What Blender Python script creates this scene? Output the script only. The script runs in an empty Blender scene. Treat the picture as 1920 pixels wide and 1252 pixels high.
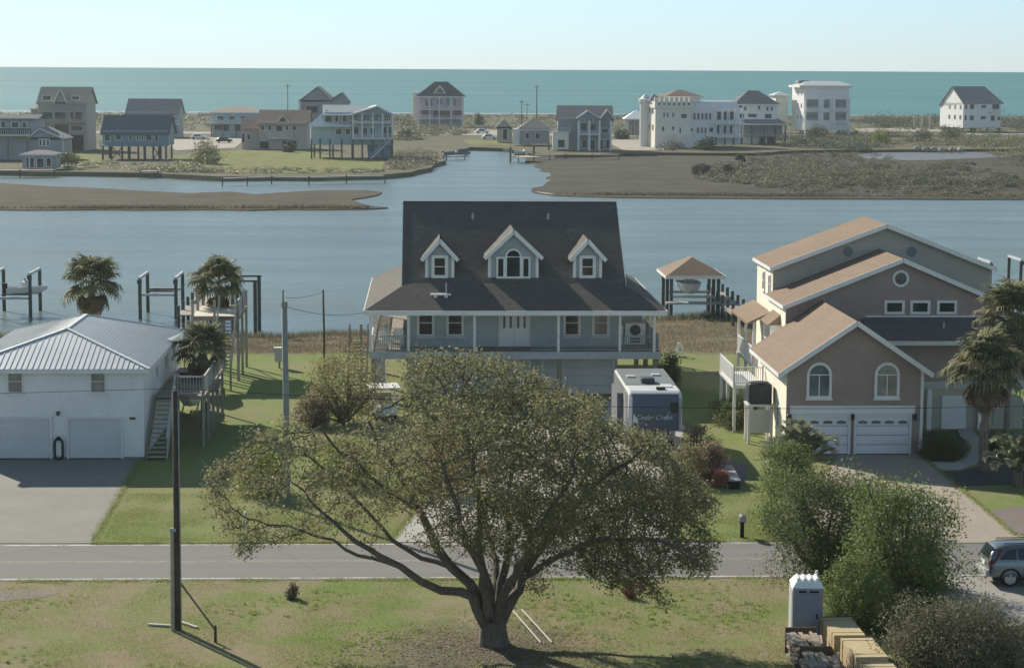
import bpy, bmesh, math, random
import numpy as np
from mathutils import Vector, Matrix

random.seed(7)
rng = np.random.default_rng(7)
R = math.radians
scene = bpy.context.scene
C = scene.collection

# ------------------------------------------------------------------ camera
FPX, CX, CY, CAMH = 4000.0, 960.0, 626.0, 20.0
PITCH, ROLL = math.atan(497 / 4000.0), 0.0052
_d = Vector((0, math.cos(PITCH), -math.sin(PITCH)))
_r0, _u0 = Vector((1, 0, 0)), Vector((0, math.sin(PITCH), math.cos(PITCH)))
_r = _r0 * math.cos(ROLL) + _u0 * math.sin(ROLL)
_u = _u0 * math.cos(ROLL) - _r0 * math.sin(ROLL)
cam_data = bpy.data.cameras.new('camera')
cam_data.sensor_fit = 'HORIZONTAL'
cam_data.sensor_width = 36.0
cam_data.lens = 75.0
cam_data.clip_start = 0.5
cam_data.clip_end = 60000.0
cam = bpy.data.objects.new('camera', cam_data)
C.objects.link(cam)
cam.matrix_world = Matrix(((_r.x, _u.x, -_d.x, 0), (_r.y, _u.y, -_d.y, 0), (_r.z, _u.z, -_d.z, CAMH), (0, 0, 0, 1)))
scene.camera = cam

# ------------------------------------------------------------------ sky, sun, exposure
SUN_EL, SUN_AZ = R(29.0), R(35.5)          # azimuth measured to the left of the viewing direction (+Y)
world = bpy.data.worlds.new('World')
scene.world = world
world.use_nodes = True
wn = world.node_tree.nodes
wl = world.node_tree.links
bg = wn['Background']
sky = wn.new('ShaderNodeTexSky')
sky.sky_type = 'NISHITA'
sky.sun_disc = False
sky.sun_elevation = SUN_EL
sky.sun_rotation = -SUN_AZ
sky.altitude = 0
sky.air_density = 0.88
sky.dust_density = 0.0
sky.ozone_density = 10.0
hsv = wn.new('ShaderNodeHueSaturation')       # thin spring haze: the whole sky is a little paler
hsv.inputs['Hue'].default_value = 0.476
hsv.inputs['Saturation'].default_value = 0.62
wl.new(sky.outputs[0], hsv.inputs['Color'])
wl.new(hsv.outputs[0], bg.inputs[0])
bg.inputs[1].default_value = 0.075
sun_data = bpy.data.lights.new('sun', 'SUN')
sun_data.energy = 4.1
sun_data.angle = R(0.6)
sun_data.color = (1.0, 0.91, 0.76)
sun = bpy.data.objects.new('sun', sun_data)
C.objects.link(sun)
_sd = Vector((-math.sin(SUN_AZ) * math.cos(SUN_EL), math.cos(SUN_AZ) * math.cos(SUN_EL), math.sin(SUN_EL)))
sun.rotation_euler = _sd.to_track_quat('Z', 'Y').to_euler()
sun.location = (-60, 60, 80)
scene.view_settings.view_transform = 'Standard'
scene.view_settings.look = 'None'
scene.view_settings.gamma = 1.0
scene.view_settings.exposure = 0.72
scene.view_settings.use_curve_mapping = False
scene.render.engine = 'CYCLES'
cy = scene.cycles
cy.use_denoising = True
cy.use_adaptive_sampling = True
cy.adaptive_threshold = 0.02
cy.max_bounces = 6
cy.diffuse_bounces = 4
cy.glossy_bounces = 2
cy.transmission_bounces = 2
cy.transparent_max_bounces = 6
cy.caustics_reflective = False
cy.caustics_refractive = False

# ------------------------------------------------------------------ frames of reference
TH = R(2.3)                                # the street grid is turned a little against the view
def _ray(px, py):
    return _r * ((px - CX) / FPX) + _u * ((CY - py) / FPX) + _d
def at_z(px, py, z=0.0):
    q = _ray(px, py)
    return Vector((0, 0, CAMH)) + q * ((z - CAMH) / q.z)
def at_y(px, py, y):
    q = _ray(px, py)
    return Vector((0, 0, CAMH)) + q * (y / q.y)
def site(u, v, z=0.0):
    return Vector((u * math.cos(TH) - v * math.sin(TH), u * math.sin(TH) + v * math.cos(TH), z))
def uv(p):
    return (p.x * math.cos(TH) + p.y * math.sin(TH), -p.x * math.sin(TH) + p.y * math.cos(TH))

# ------------------------------------------------------------------ mesh building
class MB:
    def __init__(s):
        s.v, s.f = [], []
    def add(s, vs, fs):
        n = len(s.v)
        s.v += [tuple(q) for q in vs]
        s.f += [tuple(i + n for i in f) for f in fs]
        return s
    def box(s, x0, x1, y0, y1, z0, z1):
        return s.add([(x0, y0, z0), (x1, y0, z0), (x1, y1, z0), (x0, y1, z0), (x0, y0, z1), (x1, y0, z1), (x1, y1, z1), (x0, y1, z1)],
                     [(0, 3, 2, 1), (4, 5, 6, 7), (0, 1, 5, 4), (1, 2, 6, 5), (2, 3, 7, 6), (3, 0, 4, 7)])
    def ob(s, c, a, b, d):
        c, a, b, d = Vector(c), Vector(a), Vector(b), Vector(d)
        return s.add([c - a - b - d, c + a - b - d, c + a + b - d, c - a + b - d, c - a - b + d, c + a - b + d, c + a + b + d, c - a + b + d],
                     [(0, 3, 2, 1), (4, 5, 6, 7), (0, 1, 5, 4), (1, 2, 6, 5), (2, 3, 7, 6), (3, 0, 4, 7)])
    def bar(s, p, q, w, h=None, up=(0, 0, 1)):
        p, q = Vector(p), Vector(q)
        h = h or w
        t = (q - p).normalized()
        a = t.cross(Vector(up))
        if a.length < 1e-4:
            a = t.cross(Vector((0, 1, 0)))
        a.normalize()
        b = a.cross(t)
        return s.ob((p + q) / 2, t * ((q - p).length / 2), a * (w / 2), b * (h / 2))
    def prism(s, pts, vec):
        n = len(pts)
        vec = Vector(vec)
        pts = [Vector(q) for q in pts]
        return s.add(pts + [q + vec for q in pts], [tuple(range(n))[::-1], tuple(range(n, 2 * n))] + [(i, (i + 1) % n, n + (i + 1) % n, n + i) for i in range(n)])
    def poly(s, pts):
        return s.add(pts, [tuple(range(len(pts)))])
    def slab(s, pts, t):
        """a roof plane: polygon thickened straight down by t"""
        return s.prism(pts, (0, 0, -t))
    def tube(s, p, q, r0, r1=None, n=8):
        p, q = Vector(p), Vector(q)
        r1 = r0 if r1 is None else r1
        t = (q - p).normalized()
        a = t.orthogonal().normalized()
        b = t.cross(a)
        ring = [(math.cos(2 * math.pi * i / n), math.sin(2 * math.pi * i / n)) for i in range(n)]
        vs = [p + (a * c + b * e) * r0 for c, e in ring] + [q + (a * c + b * e) * r1 for c, e in ring]
        return s.add(vs, [(i, (i + 1) % n, n + (i + 1) % n, n + i) for i in range(n)] + [tuple(range(n))[::-1], tuple(range(n, 2 * n))])
    def path(s, pts, rs, n=8):
        pts = [Vector(q) for q in pts]
        if not hasattr(rs, '__len__'):
            rs = [rs] * len(pts)
        base = len(s.v)
        ref = None
        for i, q in enumerate(pts):
            t = (pts[min(i + 1, len(pts) - 1)] - pts[max(i - 1, 0)]).normalized()
            a = t.orthogonal() if ref is None else ref - t * ref.dot(t)
            if a.length < 1e-5:
                a = t.orthogonal()
            a.normalize()
            ref = a
            b = t.cross(a)
            s.v += [tuple(q + (a * math.cos(2 * math.pi * k / n) + b * math.sin(2 * math.pi * k / n)) * rs[i]) for k in range(n)]
        for i in range(len(pts) - 1):
            o = base + i * n
            s.f += [(o + k, o + (k + 1) % n, o + n + (k + 1) % n, o + n + k) for k in range(n)]
        s.f.append(tuple(range(base, base + n))[::-1])
        o = base + (len(pts) - 1) * n
        s.f.append(tuple(range(o, o + n)))
        return s
    def lathe(s, prof, n=16, c=(0, 0, 0), axis='z'):
        base = len(s.v)
        for r, h in prof:
            for k in range(n):
                a = 2 * math.pi * k / n
                q = (r * math.cos(a), r * math.sin(a), h)
                if axis == 'y':
                    q = (q[0], q[2], q[1])
                elif axis == 'x':
                    q = (q[2], q[0], q[1])
                s.v.append((q[0] + c[0], q[1] + c[1], q[2] + c[2]))
        for i in range(len(prof) - 1):
            o = base + i * n
            s.f += [(o + k, o + (k + 1) % n, o + n + (k + 1) % n, o + n + k) for k in range(n)]
        s.f.append(tuple(range(base, base + n))[::-1])
        o = base + (len(prof) - 1) * n
        s.f.append(tuple(range(o, o + n)))
        return s
    def build(s, name, mat, parent=None, smooth=False, bevel=0.0, recalc=True):
        me = bpy.data.meshes.new(name)
        me.from_pydata(s.v, [], s.f)
        if recalc and len(s.f) < 4000:
            bm = bmesh.new()
            bm.from_mesh(me)
            bmesh.ops.recalc_face_normals(bm, faces=bm.faces)
            bm.to_mesh(me)
            bm.free()
        me.materials.append(mat)
        if smooth:
            me.polygons.foreach_set('use_smooth', [True] * len(me.polygons))
        o = bpy.data.objects.new(name, me)
        C.objects.link(o)
        if parent is not None:
            o.parent = parent
        if bevel:
            m = o.modifiers.new('bevel', 'BEVEL')
            m.width = bevel
            m.segments = 2
            m.limit_method = 'ANGLE'
        return o

def np_mesh(name, verts, quads, mat, parent=None, tris=False, smooth=False):
    """a big mesh from numpy arrays"""
    me = bpy.data.meshes.new(name)
    k = 3 if tris else 4
    nv, nf = len(verts), len(quads)
    me.vertices.add(nv)
    me.vertices.foreach_set('co', np.asarray(verts, dtype=np.float32).ravel())
    me.loops.add(nf * k)
    me.loops.foreach_set('vertex_index', np.asarray(quads, dtype=np.int32).ravel())
    me.polygons.add(nf)
    me.polygons.foreach_set('loop_start', np.arange(0, nf * k, k, dtype=np.int32))
    me.polygons.foreach_set('loop_total', np.full(nf, k, dtype=np.int32))
    if smooth:
        me.polygons.foreach_set('use_smooth', np.ones(nf, dtype=bool))
    me.update(calc_edges=True)
    me.validate()
    me.materials.append(mat)
    o = bpy.data.objects.new(name, me)
    C.objects.link(o)
    if parent is not None:
        o.parent = parent
    return o

def tag(o, label=None, cat=None, group=None, kind=None):
    if label: o['label'] = label
    if cat: o['category'] = cat
    if group: o['group'] = group
    if kind: o['kind'] = kind
    return o
def thing(name, label, cat, loc=(0, 0, 0), rz=0.0, group=None):
    o = bpy.data.objects.new(name, None)
    o.empty_display_size = 0.3
    C.objects.link(o)
    o.location = loc
    o.rotation_euler = (0, 0, rz)
    return tag(o, label, cat, group)
def struct(o):
    o['kind'] = 'structure'
    return o
def copy_of(o, parent=None, loc=None, rot=None, scale=None):
    c = o.copy()
    C.objects.link(c)
    if parent is not None: c.parent = parent
    if loc is not None: c.location = loc
    if rot is not None: c.rotation_euler = rot
    if scale is not None: c.scale = scale
    return c
def copy_tree(o, parent=None):
    c = o.copy()
    C.objects.link(c)
    c.parent = parent
    for ch in list(o.children):
        copy_tree(ch, c)
    return c

# ------------------------------------------------------------------ materials
def S(r, g, b):
    f = lambda c: (c / 255 / 12.92) if c / 255 <= 0.04045 else ((c / 255 + 0.055) / 1.055) ** 2.4
    return (f(r), f(g), f(b), 1.0)
class NT:
    def __init__(s, name):
        s.m = bpy.data.materials.new(name)
        s.m.use_nodes = True
        s.t = s.m.node_tree
        s.n, s.l = s.t.nodes, s.t.links
        s.b = s.n['Principled BSDF']
        s.out = s.n['Material Output']
        s.tc = s.n.new('ShaderNodeTexCoord')
    def node(s, t, **kw):
        q = s.n.new(t)
        for k, v in kw.items():
            setattr(q, k, v)
        return q
    def link(s, a, b):
        s.l.new(a, b)
    def coords(s, scale=(1, 1, 1), which='Object', rot=(0, 0, 0)):
        mp = s.node('ShaderNodeMapping')
        mp.inputs['Scale'].default_value = scale
        mp.inputs['Rotation'].default_value = rot
        s.link(s.tc.outputs[which], mp.inputs['Vector'])
        return mp.outputs[0]
    def noise(s, scale, detail=4, rough=0.55, vec=None, out='Fac'):
        q = s.node('ShaderNodeTexNoise')
        q.inputs['Scale'].default_value = scale
        q.inputs['Detail'].default_value = detail
        q.inputs['Roughness'].default_value = rough
        s.link(vec if vec is not None else s.tc.outputs['Object'], q.inputs['Vector'])
        return q.outputs[out]
    def ramp(s, fac, stops, interp='LINEAR'):
        q = s.node('ShaderNodeValToRGB')
        q.color_ramp.interpolation = interp
        e = q.color_ramp.elements
        while len(e) < len(stops): e.new(0.5)
        for el, (p, c) in zip(e, stops):
            el.position = p
            el.color = c if hasattr(c, '__len__') else (c, c, c, 1)
        s.link(fac, q.inputs[0])
        return q.outputs[0]
    def mix(s, fac, a, b, mode='MIX'):
        q = s.node('ShaderNodeMix', data_type='RGBA', blend_type=mode)
        for sock, val in ((q.inputs[0], fac), (q.inputs[6], a), (q.inputs[7], b)):
            if hasattr(val, 'is_output') or isinstance(val, bpy.types.NodeSocket):
                s.link(val, sock)
            else:
                sock.default_value = val
        return q.outputs[2]
    def math(s, op, a, b=0.0):
        q = s.node('ShaderNodeMath', operation=op)
        for sock, val in ((q.inputs[0], a), (q.inputs[1], b)):
            if isinstance(val, bpy.types.NodeSocket): s.link(val, sock)
            else: sock.default_value = val
        return q.outputs[0]
    def bump(s, h, strength=0.3, dist=0.02):
        q = s.node('ShaderNodeBump')
        q.inputs['Strength'].default_value = strength
        q.inputs['Distance'].default_value = dist
        s.link(h, q.inputs['Height'])
        s.link(q.outputs[0], s.b.inputs['Normal'])
    def col(s, c):
        if isinstance(c, bpy.types.NodeSocket): s.link(c, s.b.inputs['Base Color'])
        else: s.b.inputs['Base Color'].default_value = c
    def rough(s, r):
        if isinstance(r, bpy.types.NodeSocket): s.link(r, s.b.inputs['Roughness'])
        else: s.b.inputs['Roughness'].default_value = r

_mats = {}
def dk(c, k):
    return (c[0] * k, c[1] * k, c[2] * k, 1)
def plain(name, c, rough=0.7, var=0.25, scale=1.2, bump=0.15, metal=0.0, spec=0.3):
    """painted or bare surface with broad weathering and fine grain"""
    if name in _mats: return _mats[name]
    t = NT(name)
    n1 = t.noise(scale, 5)
    n2 = t.noise(scale * 9, 3)
    base = t.ramp(n1, [(0.3, dk(c, 1 - var)), (0.7, dk(c, 1 + var * 0.5))])
    base = t.mix(t.ramp(n2, [(0.35, 0.0), (0.75, var * 0.8)]), base, dk(c, 0.72))
    t.col(base)
    t.rough(rough)
    t.b.inputs['Metallic'].default_value = metal
    t.b.inputs['Specular IOR Level'].default_value = spec
    if bump: t.bump(n2, bump, 0.02)
    _mats[name] = t.m
    return t.m
def siding(name, c, pitch=0.2, rough=0.65, var=0.12, vertical=False):
    """lap siding: shallow saw-tooth relief, streaky weathering"""
    if name in _mats: return _mats[name]
    t = NT(name)
    sep = t.node('ShaderNodeSeparateXYZ')
    t.link(t.tc.outputs['Object'], sep.inputs[0])
    if vertical:
        src = t.math('ADD', sep.outputs[0], sep.outputs[1])
    else:
        src = sep.outputs[2]
    saw = t.math('FRACT', t.math('DIVIDE', src, pitch))
    n1 = t.noise(0.7, 4)
    n2 = t.noise(3.0, 4, vec=t.coords((1, 1, 0.25)))
    base = t.ramp(n1, [(0.3, dk(c, 1 - var)), (0.7, dk(c, 1 + var * 0.5))])
    base = t.mix(t.ramp(n2, [(0.4, 0.0), (0.8, 0.25)]), base, dk(c, 0.7))
    gap = t.ramp(saw, [(0.0, 0.0), (0.06, 1.0)])
    base = t.mix(gap, dk(c, 0.45 if c[0] < 0.7 else 0.8), base)
    t.col(base)
    t.rough(rough)
    t.bump(t.math('SUBTRACT', 1.0, saw), 0.6 if c[0] < 0.7 else 0.25, 0.025)
    _mats[name] = t.m
    return t.m
def shingles(name, c, var=0.3, w=0.3, h=0.14, rough=0.9, horizontal_axis='x'):
    """asphalt shingles: rows along the slope, mottled tabs"""
    if name in _mats: return _mats[name]
    t = NT(name)
    sep = t.node('ShaderNodeSeparateXYZ')
    t.link(t.tc.outputs['Object'], sep.inputs[0])
    com = t.node('ShaderNodeCombineXYZ')
    t.link(t.math('ADD', sep.outputs[0], t.math('MULTIPLY', sep.outputs[1], 0.37)), com.inputs[0])
    t.link(t.math('MULTIPLY', sep.outputs[2], 1.7), com.inputs[1])
    br = t.node('ShaderNodeTexBrick')
    br.inputs['Scale'].default_value = 1.0
    br.inputs['Brick Width'].default_value = w
    br.inputs['Row Height'].default_value = h
    br.inputs['Mortar Size'].default_value = 0.008
    br.inputs['Color1'].default_value = dk(c, 1 - var)
    br.inputs['Color2'].default_value = dk(c, 1 + var)
    br.inputs['Mortar'].default_value = dk(c, 0.5)
    t.link(com.outputs[0], br.inputs['Vector'])
    n1 = t.noise(0.45, 5)
    base = t.mix(t.ramp(n1, [(0.35, 0.0), (0.7, 0.55)]), br.outputs[0], dk(c, 0.75))
    n2 = t.noise(14, 2)
    base = t.mix(t.ramp(n2, [(0.4, 0.0), (0.8, 0.35)]), base, dk(c, 1.35))
    t.col(base)
    t.rough(rough)
    t.b.inputs['Specular IOR Level'].default_value = 0.15
    t.bump(br.outputs['Fac'], -0.4, 0.015)
    _mats[name] = t.m
    return t.m
def bricky(name, c, var=0.25):
    if name in _mats: return _mats[name]
    t = NT(name)
    sep = t.node('ShaderNodeSeparateXYZ')
    t.link(t.tc.outputs['Object'], sep.inputs[0])
    com = t.node('ShaderNodeCombineXYZ')
    t.link(t.math('ADD', sep.outputs[0], sep.outputs[1]), com.inputs[0])
    t.link(sep.outputs[2], com.inputs[1])
    br = t.node('ShaderNodeTexBrick')
    br.inputs['Scale'].default_value = 1.0
    br.inputs['Brick Width'].default_value = 0.24
    br.inputs['Row Height'].default_value = 0.09
    br.inputs['Mortar Size'].default_value = 0.008
    br.inputs['Color1'].default_value = dk(c, 1 - var)
    br.inputs['Color2'].default_value = dk(c, 1 + var)
    br.inputs['Mortar'].default_value = dk(c, 1.3)
    t.link(com.outputs[0], br.inputs['Vector'])
    n1 = t.noise(0.8, 5)
    base = t.mix(t.ramp(n1, [(0.35, 0.0), (0.7, 0.5)]), br.outputs[0], dk(c, 0.8))
    t.col(base)
    t.rough(0.85)
    t.bump(br.outputs['Fac'], -0.3, 0.01)
    _mats[name] = t.m
    return t.m
def leafmat(name, c1, c2, c3=None, trans=0.35, rough=0.55):
    """leaves: each leaf face takes its own tone; light passes through"""
    if name in _mats: return _mats[name]
    t = NT(name)
    g = t.node('ShaderNodeNewGeometry')
    n1 = t.noise(0.55, 3)
    stops = [(0.0, c1), (0.6, c2), (1.0, c3 or c2)]
    f = t.math('ADD', t.math('MULTIPLY', g.outputs['Random Per Island'], 0.6), t.math('MULTIPLY', n1, 0.45))
    col = t.ramp(f, stops)
    t.col(col)
    t.rough(rough)
    t.b.inputs['Specular IOR Level'].default_value = 0.25
    tr = t.node('ShaderNodeBsdfTranslucent')
    t.link(col, tr.inputs[0])
    mx = t.node('ShaderNodeMixShader')
    mx.inputs[0].default_value = trans
    t.link(t.b.outputs[0], mx.inputs[1])
    t.link(tr.outputs[0], mx.inputs[2])
    t.link(mx.outputs[0], t.out.inputs[0])
    _mats[name] = t.m
    return t.m
def glass(name, c=(0.02, 0.028, 0.032, 1), rough=0.08):
    if name in _mats: return _mats[name]
    t = NT(name)
    n = t.noise(0.8, 2)
    t.col(t.ramp(n, [(0.3, dk(c, 0.6)), (0.7, dk(c, 1.6))]))
    t.rough(rough)
    t.b.inputs['Specular IOR Level'].default_value = 0.5
    _mats[name] = t.m
    return t.m
WHITE = plain('white_paint', (0.72, 0.73, 0.72, 1), 0.5, 0.08, 0.6, 0.05)
CREAM = plain('cream_paint', (0.72, 0.66, 0.50, 1), 0.6, 0.1, 0.5, 0.05)
WOOD = plain('weathered_wood', (0.27, 0.235, 0.19, 1), 0.85, 0.35, 2.0, 0.3)
PILE = plain('dark_piling', (0.10, 0.105, 0.10, 1), 0.85, 0.4, 2.5, 0.3)
POLE = plain('pole_wood', (0.085, 0.07, 0.06, 1), 0.85, 0.35, 2.0, 0.3)
STEEL = plain('grey_steel', (0.35, 0.37, 0.38, 1), 0.45, 0.15, 2.0, 0.05, metal=0.6)
BLACK = plain('black_rubber', (0.012, 0.012, 0.013, 1), 0.7, 0.2, 4, 0.1)
DARK = plain('dark_void', (0.012, 0.014, 0.016, 1), 0.9, 0.1, 1, 0)
GLASS = glass('window_glass')
GLASSB = glass('blind_glass', (0.22, 0.21, 0.18, 1), 0.25)
GLASSL = glass('grey_glass', (0.10, 0.12, 0.13, 1), 0.12)

# ------------------------------------------------------------------ shared building parts
ZV = Vector((0, 0, 1))
def window(root, o, a, n, w, h, fr=0.1, bars=(1, 2), pane=None, fmat=None, arch=False, sill=True, deep=0.07, name='window'):
    """a window on a wall: o bottom centre on the wall, a along the wall, n outwards; frame > pane, sill"""
    o, a, n = Vector(o), Vector(a).normalized(), Vector(n).normalized()
    fmat = fmat or WHITE
    pane = pane or GLASS
    m = MB()
    P = lambda s, z, d: o + a * s + ZV * z + n * d
    dd = deep / 2
    for s in (-1, 1):
        m.ob(P(s * (w / 2 - fr / 2), h / 2, dd), a * (fr / 2), n * dd, ZV * (h / 2))
    m.ob(P(0, fr / 2, dd), a * (w / 2 - fr), n * dd, ZV * (fr / 2))
    if not arch:
        m.ob(P(0, h - fr / 2, dd), a * (w / 2 - fr), n * dd, ZV * (fr / 2))
    iw, ih = w - 2 * fr, h - 2 * fr if not arch else h - fr
    nx, nz = bars
    bw = min(0.05, fr * 0.6)
    for i in range(1, nx):
        m.ob(P(-iw / 2 + iw * i / nx, fr + ih / 2, dd * 0.75), a * (bw / 2), n * dd * 0.75, ZV * (ih / 2))
    for i in range(1, nz):
        m.ob(P(0, fr + ih * i / nz, dd * 0.8), a * (iw / 2), n * dd * 0.8, ZV * (bw / 2))
    if arch:                                   # half-round head on top of the sides
        k = 10
        m.ob(P(0, h, dd * 0.8), a * (iw / 2), n * dd * 0.8, ZV * (bw / 2))
        for i in range(k):
            t0, t1 = math.pi * i / k, math.pi * (i + 1) / k
            q = []
            for rr in (w / 2 - fr, w / 2):
                q.append([P(rr * math.cos(t), h + rr * math.sin(t), 0) for t in (t0, t1)])
            m.prism([q[0][0], q[1][0], q[1][1], q[0][1]], n * deep)
    f = m.build(name, fmat, root)
    for i in range(nx):
        for j in range(nz):
            x0, x1 = -iw / 2 + iw * i / nx, -iw / 2 + iw * (i + 1) / nx
            z0, z1 = fr + ih * j / nz, fr + ih * (j + 1) / nz
            MB().ob(P((x0 + x1) / 2, (z0 + z1) / 2, 0.012), a * ((x1 - x0) / 2), n * 0.01, ZV * ((z1 - z0) / 2)).build('pane', pane, f)
    if arch:
        rr = w / 2 - fr
        MB().prism([P(rr * math.cos(math.pi * i / 12), h + rr * math.sin(math.pi * i / 12), 0.002) for i in range(13)], n * 0.02).build('pane', pane, f)
    if sill:
        MB().ob(P(0, -0.04, dd + 0.03), a * (w / 2 + 0.06), n * (dd + 0.03), ZV * 0.04).build('sill', fmat, f)
    return f

def rail(m, p, q, h=0.95, step=0.14, post=0.09, picket=0.035, posts=True):
    """a balustrade between two floor points, added to m"""
    p, q = Vector(p), Vector(q)
    L = (q - p).length
    m.bar(p + ZV * h, q + ZV * h, 0.09, 0.05)
    m.bar(p + ZV * 0.12, q + ZV * 0.12, 0.05, 0.05)
    n = max(1, int(L / step))
    for i in range(1, n):
        c = p.lerp(q, i / n)
        m.bar(c + ZV * 0.12, c + ZV * h, picket)
    if posts:
        for c in (p, q):
            m.bar(c, c + ZV * (h + 0.08), post)
# ================================================================== THE SETTING
WATER_Z = -1.0
def water_mat(name, deep, ripple, amp, rough, stretch=(1, 1, 1), big=0.02, spec=0.5):
    t = NT(name)
    v1 = t.coords(stretch)
    n1 = t.noise(ripple, 5, 0.6, v1)
    n2 = t.noise(big, 4, 0.6, t.coords((0.35, 1.6, 1)))
    n3 = t.noise(big * 4, 3, 0.5, t.coords((0.3, 1.4, 1)))
    t.col(t.mix(t.ramp(n2, [(0.35, 0.0), (0.65, 1.0)]), dk(deep, 0.86), dk(deep, 1.14)))
    t.rough(t.ramp(n3, [(0.3, (rough * 0.85,) * 3 + (1,)), (0.7, (rough * 1.2,) * 3 + (1,))]))
    t.b.inputs['IOR'].default_value = 1.33
    t.b.inputs['Specular IOR Level'].default_value = spec
    t.bump(n1, amp, 0.25)
    return t.m
SOUND_M = water_mat('sound_water', (0.085, 0.125, 0.108, 1), 0.9, 0.55, 0.30, (0.6, 1.5, 1), 0.02)
OCEAN_M = water_mat('ocean_water', (0.035, 0.17, 0.175, 1), 0.25, 0.8, 0.5, (0.3, 1.2, 1), 0.0016, 0.25)
def flat(name, pts, mat, z=None, kind='structure'):
    m = MB()
    m.poly([(p[0], p[1], p[2] if z is None else z) for p in pts])
    o = m.build(name, mat, recalc=False)
    if o.data.polygons[0].normal.z < 0:
        o.data.flip_normals()
    o['kind'] = kind
    return o
flat('sound_water', [(-900, 60, 0), (900, 60, 0), (900, 1010, 0), (-900, 1010, 0)], SOUND_M, WATER_Z)
flat('ocean', [(-30000, 1016, 0), (30000, 1016, 0), (30000, 45000, 0), (-30000, 45000, 0)], OCEAN_M, WATER_Z + 0.004)

# ---- the near bank
OAK = at_z(925, 1207, 0)
def ground_material():
    t = NT('lawn_ground')
    sep = t.node('ShaderNodeSeparateXYZ')
    t.link(t.tc.outputs['Object'], sep.inputs[0])
    big = t.noise(0.09, 5, 0.6)
    mid = t.noise(0.55, 5, 0.62)
    fine = t.noise(5.0, 4, 0.7)
    tiny = t.noise(22.0, 3, 0.7)
    grn, lush, tan, dirt = (0.235, 0.25, 0.11, 1), (0.175, 0.245, 0.062, 1), (0.31, 0.25, 0.17, 1), (0.21, 0.17, 0.12, 1)
    base = t.mix(t.ramp(big, [(0.44, 0.0), (0.60, 1.0)]), grn, lush)
    base = t.mix(t.ramp(t.noise(0.33, 5, 0.65), [(0.52, 0.0), (0.66, 0.8)]), base, dk(lush, 1.08))
    dry = t.ramp(t.math('ADD', t.math('MULTIPLY', mid, 0.65), t.math('MULTIPLY', t.noise(0.14, 4), 0.5)), [(0.50, 0.0), (0.64, 1.0)])
    # the strip on the camera's side of the road is drier
    near = t.ramp(t.math('DIVIDE', sep.outputs[1], 160.0), [(0.40, 1.0), (0.505, 0.8), (0.545, 0.45), (0.8, 0.25)])
    base = t.mix(t.math('MULTIPLY', dry, near), base, tan)
    base = t.mix(t.ramp(fine, [(0.45, 0.0), (0.8, 0.45)]), base, dk(dirt, 0.9))
    base = t.mix(t.ramp(tiny, [(0.4, 0.0), (0.85, 0.4)]), base, dk(lush, 0.6))
    # leaf litter and bare earth under the oak
    sub = t.node('ShaderNodeVectorMath', operation='DISTANCE')
    t.link(t.tc.outputs['Object'], sub.inputs[0])
    sub.inputs[1].default_value = (OAK.x - 0.3, OAK.y - 0.8, 0)
    d = t.math('ADD', sub.outputs[1], t.math('MULTIPLY', t.math('SUBTRACT', mid, 0.5), 6.0))
    lit = t.ramp(t.math('DIVIDE', d, 6.0), [(0.25, 1.0), (0.75, 0.0)])
    base = t.mix(lit, base, t.mix(fine, (0.10, 0.085, 0.075, 1), (0.24, 0.20, 0.165, 1)))
    # marsh edge towards the water
    vv = t.math('ADD', t.math('SUBTRACT', sep.outputs[1], t.math('MULTIPLY', sep.outputs[0], 0.06)), t.math('MULTIPLY', t.math('SUBTRACT', mid, 0.5), 5.0))
    mf = t.ramp(t.math('DIVIDE', t.math('SUBTRACT', vv, 140.0), 20.0), [(0.42, 0.0), (0.56, 1.0)])
    mcol = t.mix(t.ramp(t.noise(0.8, 5), [(0.35, 0.0), (0.65, 1.0)]), (0.19, 0.155, 0.095, 1), (0.115, 0.115, 0.065, 1))
    base = t.mix(mf, base, mcol)
    t.col(base)
    t.rough(0.95)
    t.b.inputs['Specular IOR Level'].default_value = 0.1
    t.bump(t.math('ADD', tiny, fine), 0.7, 0.06)
    return t.m
GROUND_M = ground_material()
def near_ground():
    us = np.linspace(-130, 130, 131)
    vs = np.concatenate([np.linspace(15, 146, 14), np.linspace(147, 200, 45)])
    V, Q = [], []
    for j, v in enumerate(vs):
        for i, u in enumerate(us):
            shore = 164 + 0.5 * (min(max(u, -16), 16) + 16) + 1.3 * math.sin(u * 0.31) + 0.8 * math.sin(u * 0.77 + 1)
            edge = 149
            t = (v - edge) / (shore - edge)
            z = 0.0 if t <= 0 else (-0.55 * min(t * 2.0, 1) ** 1.5 - max(0, t - 0.8) * 2.6)
            V.append(site(u, v, max(z, -2.6)))
    n = len(us)
    for j in range(len(vs) - 1):
        for i in range(n - 1):
            Q.append((j * n + i, j * n + i + 1, (j + 1) * n + i + 1, (j + 1) * n + i))
    o = np_mesh('ground', np.array([tuple(q) for q in V]), np.array(Q), GROUND_M)
    return struct(o)
near_ground()

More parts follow.
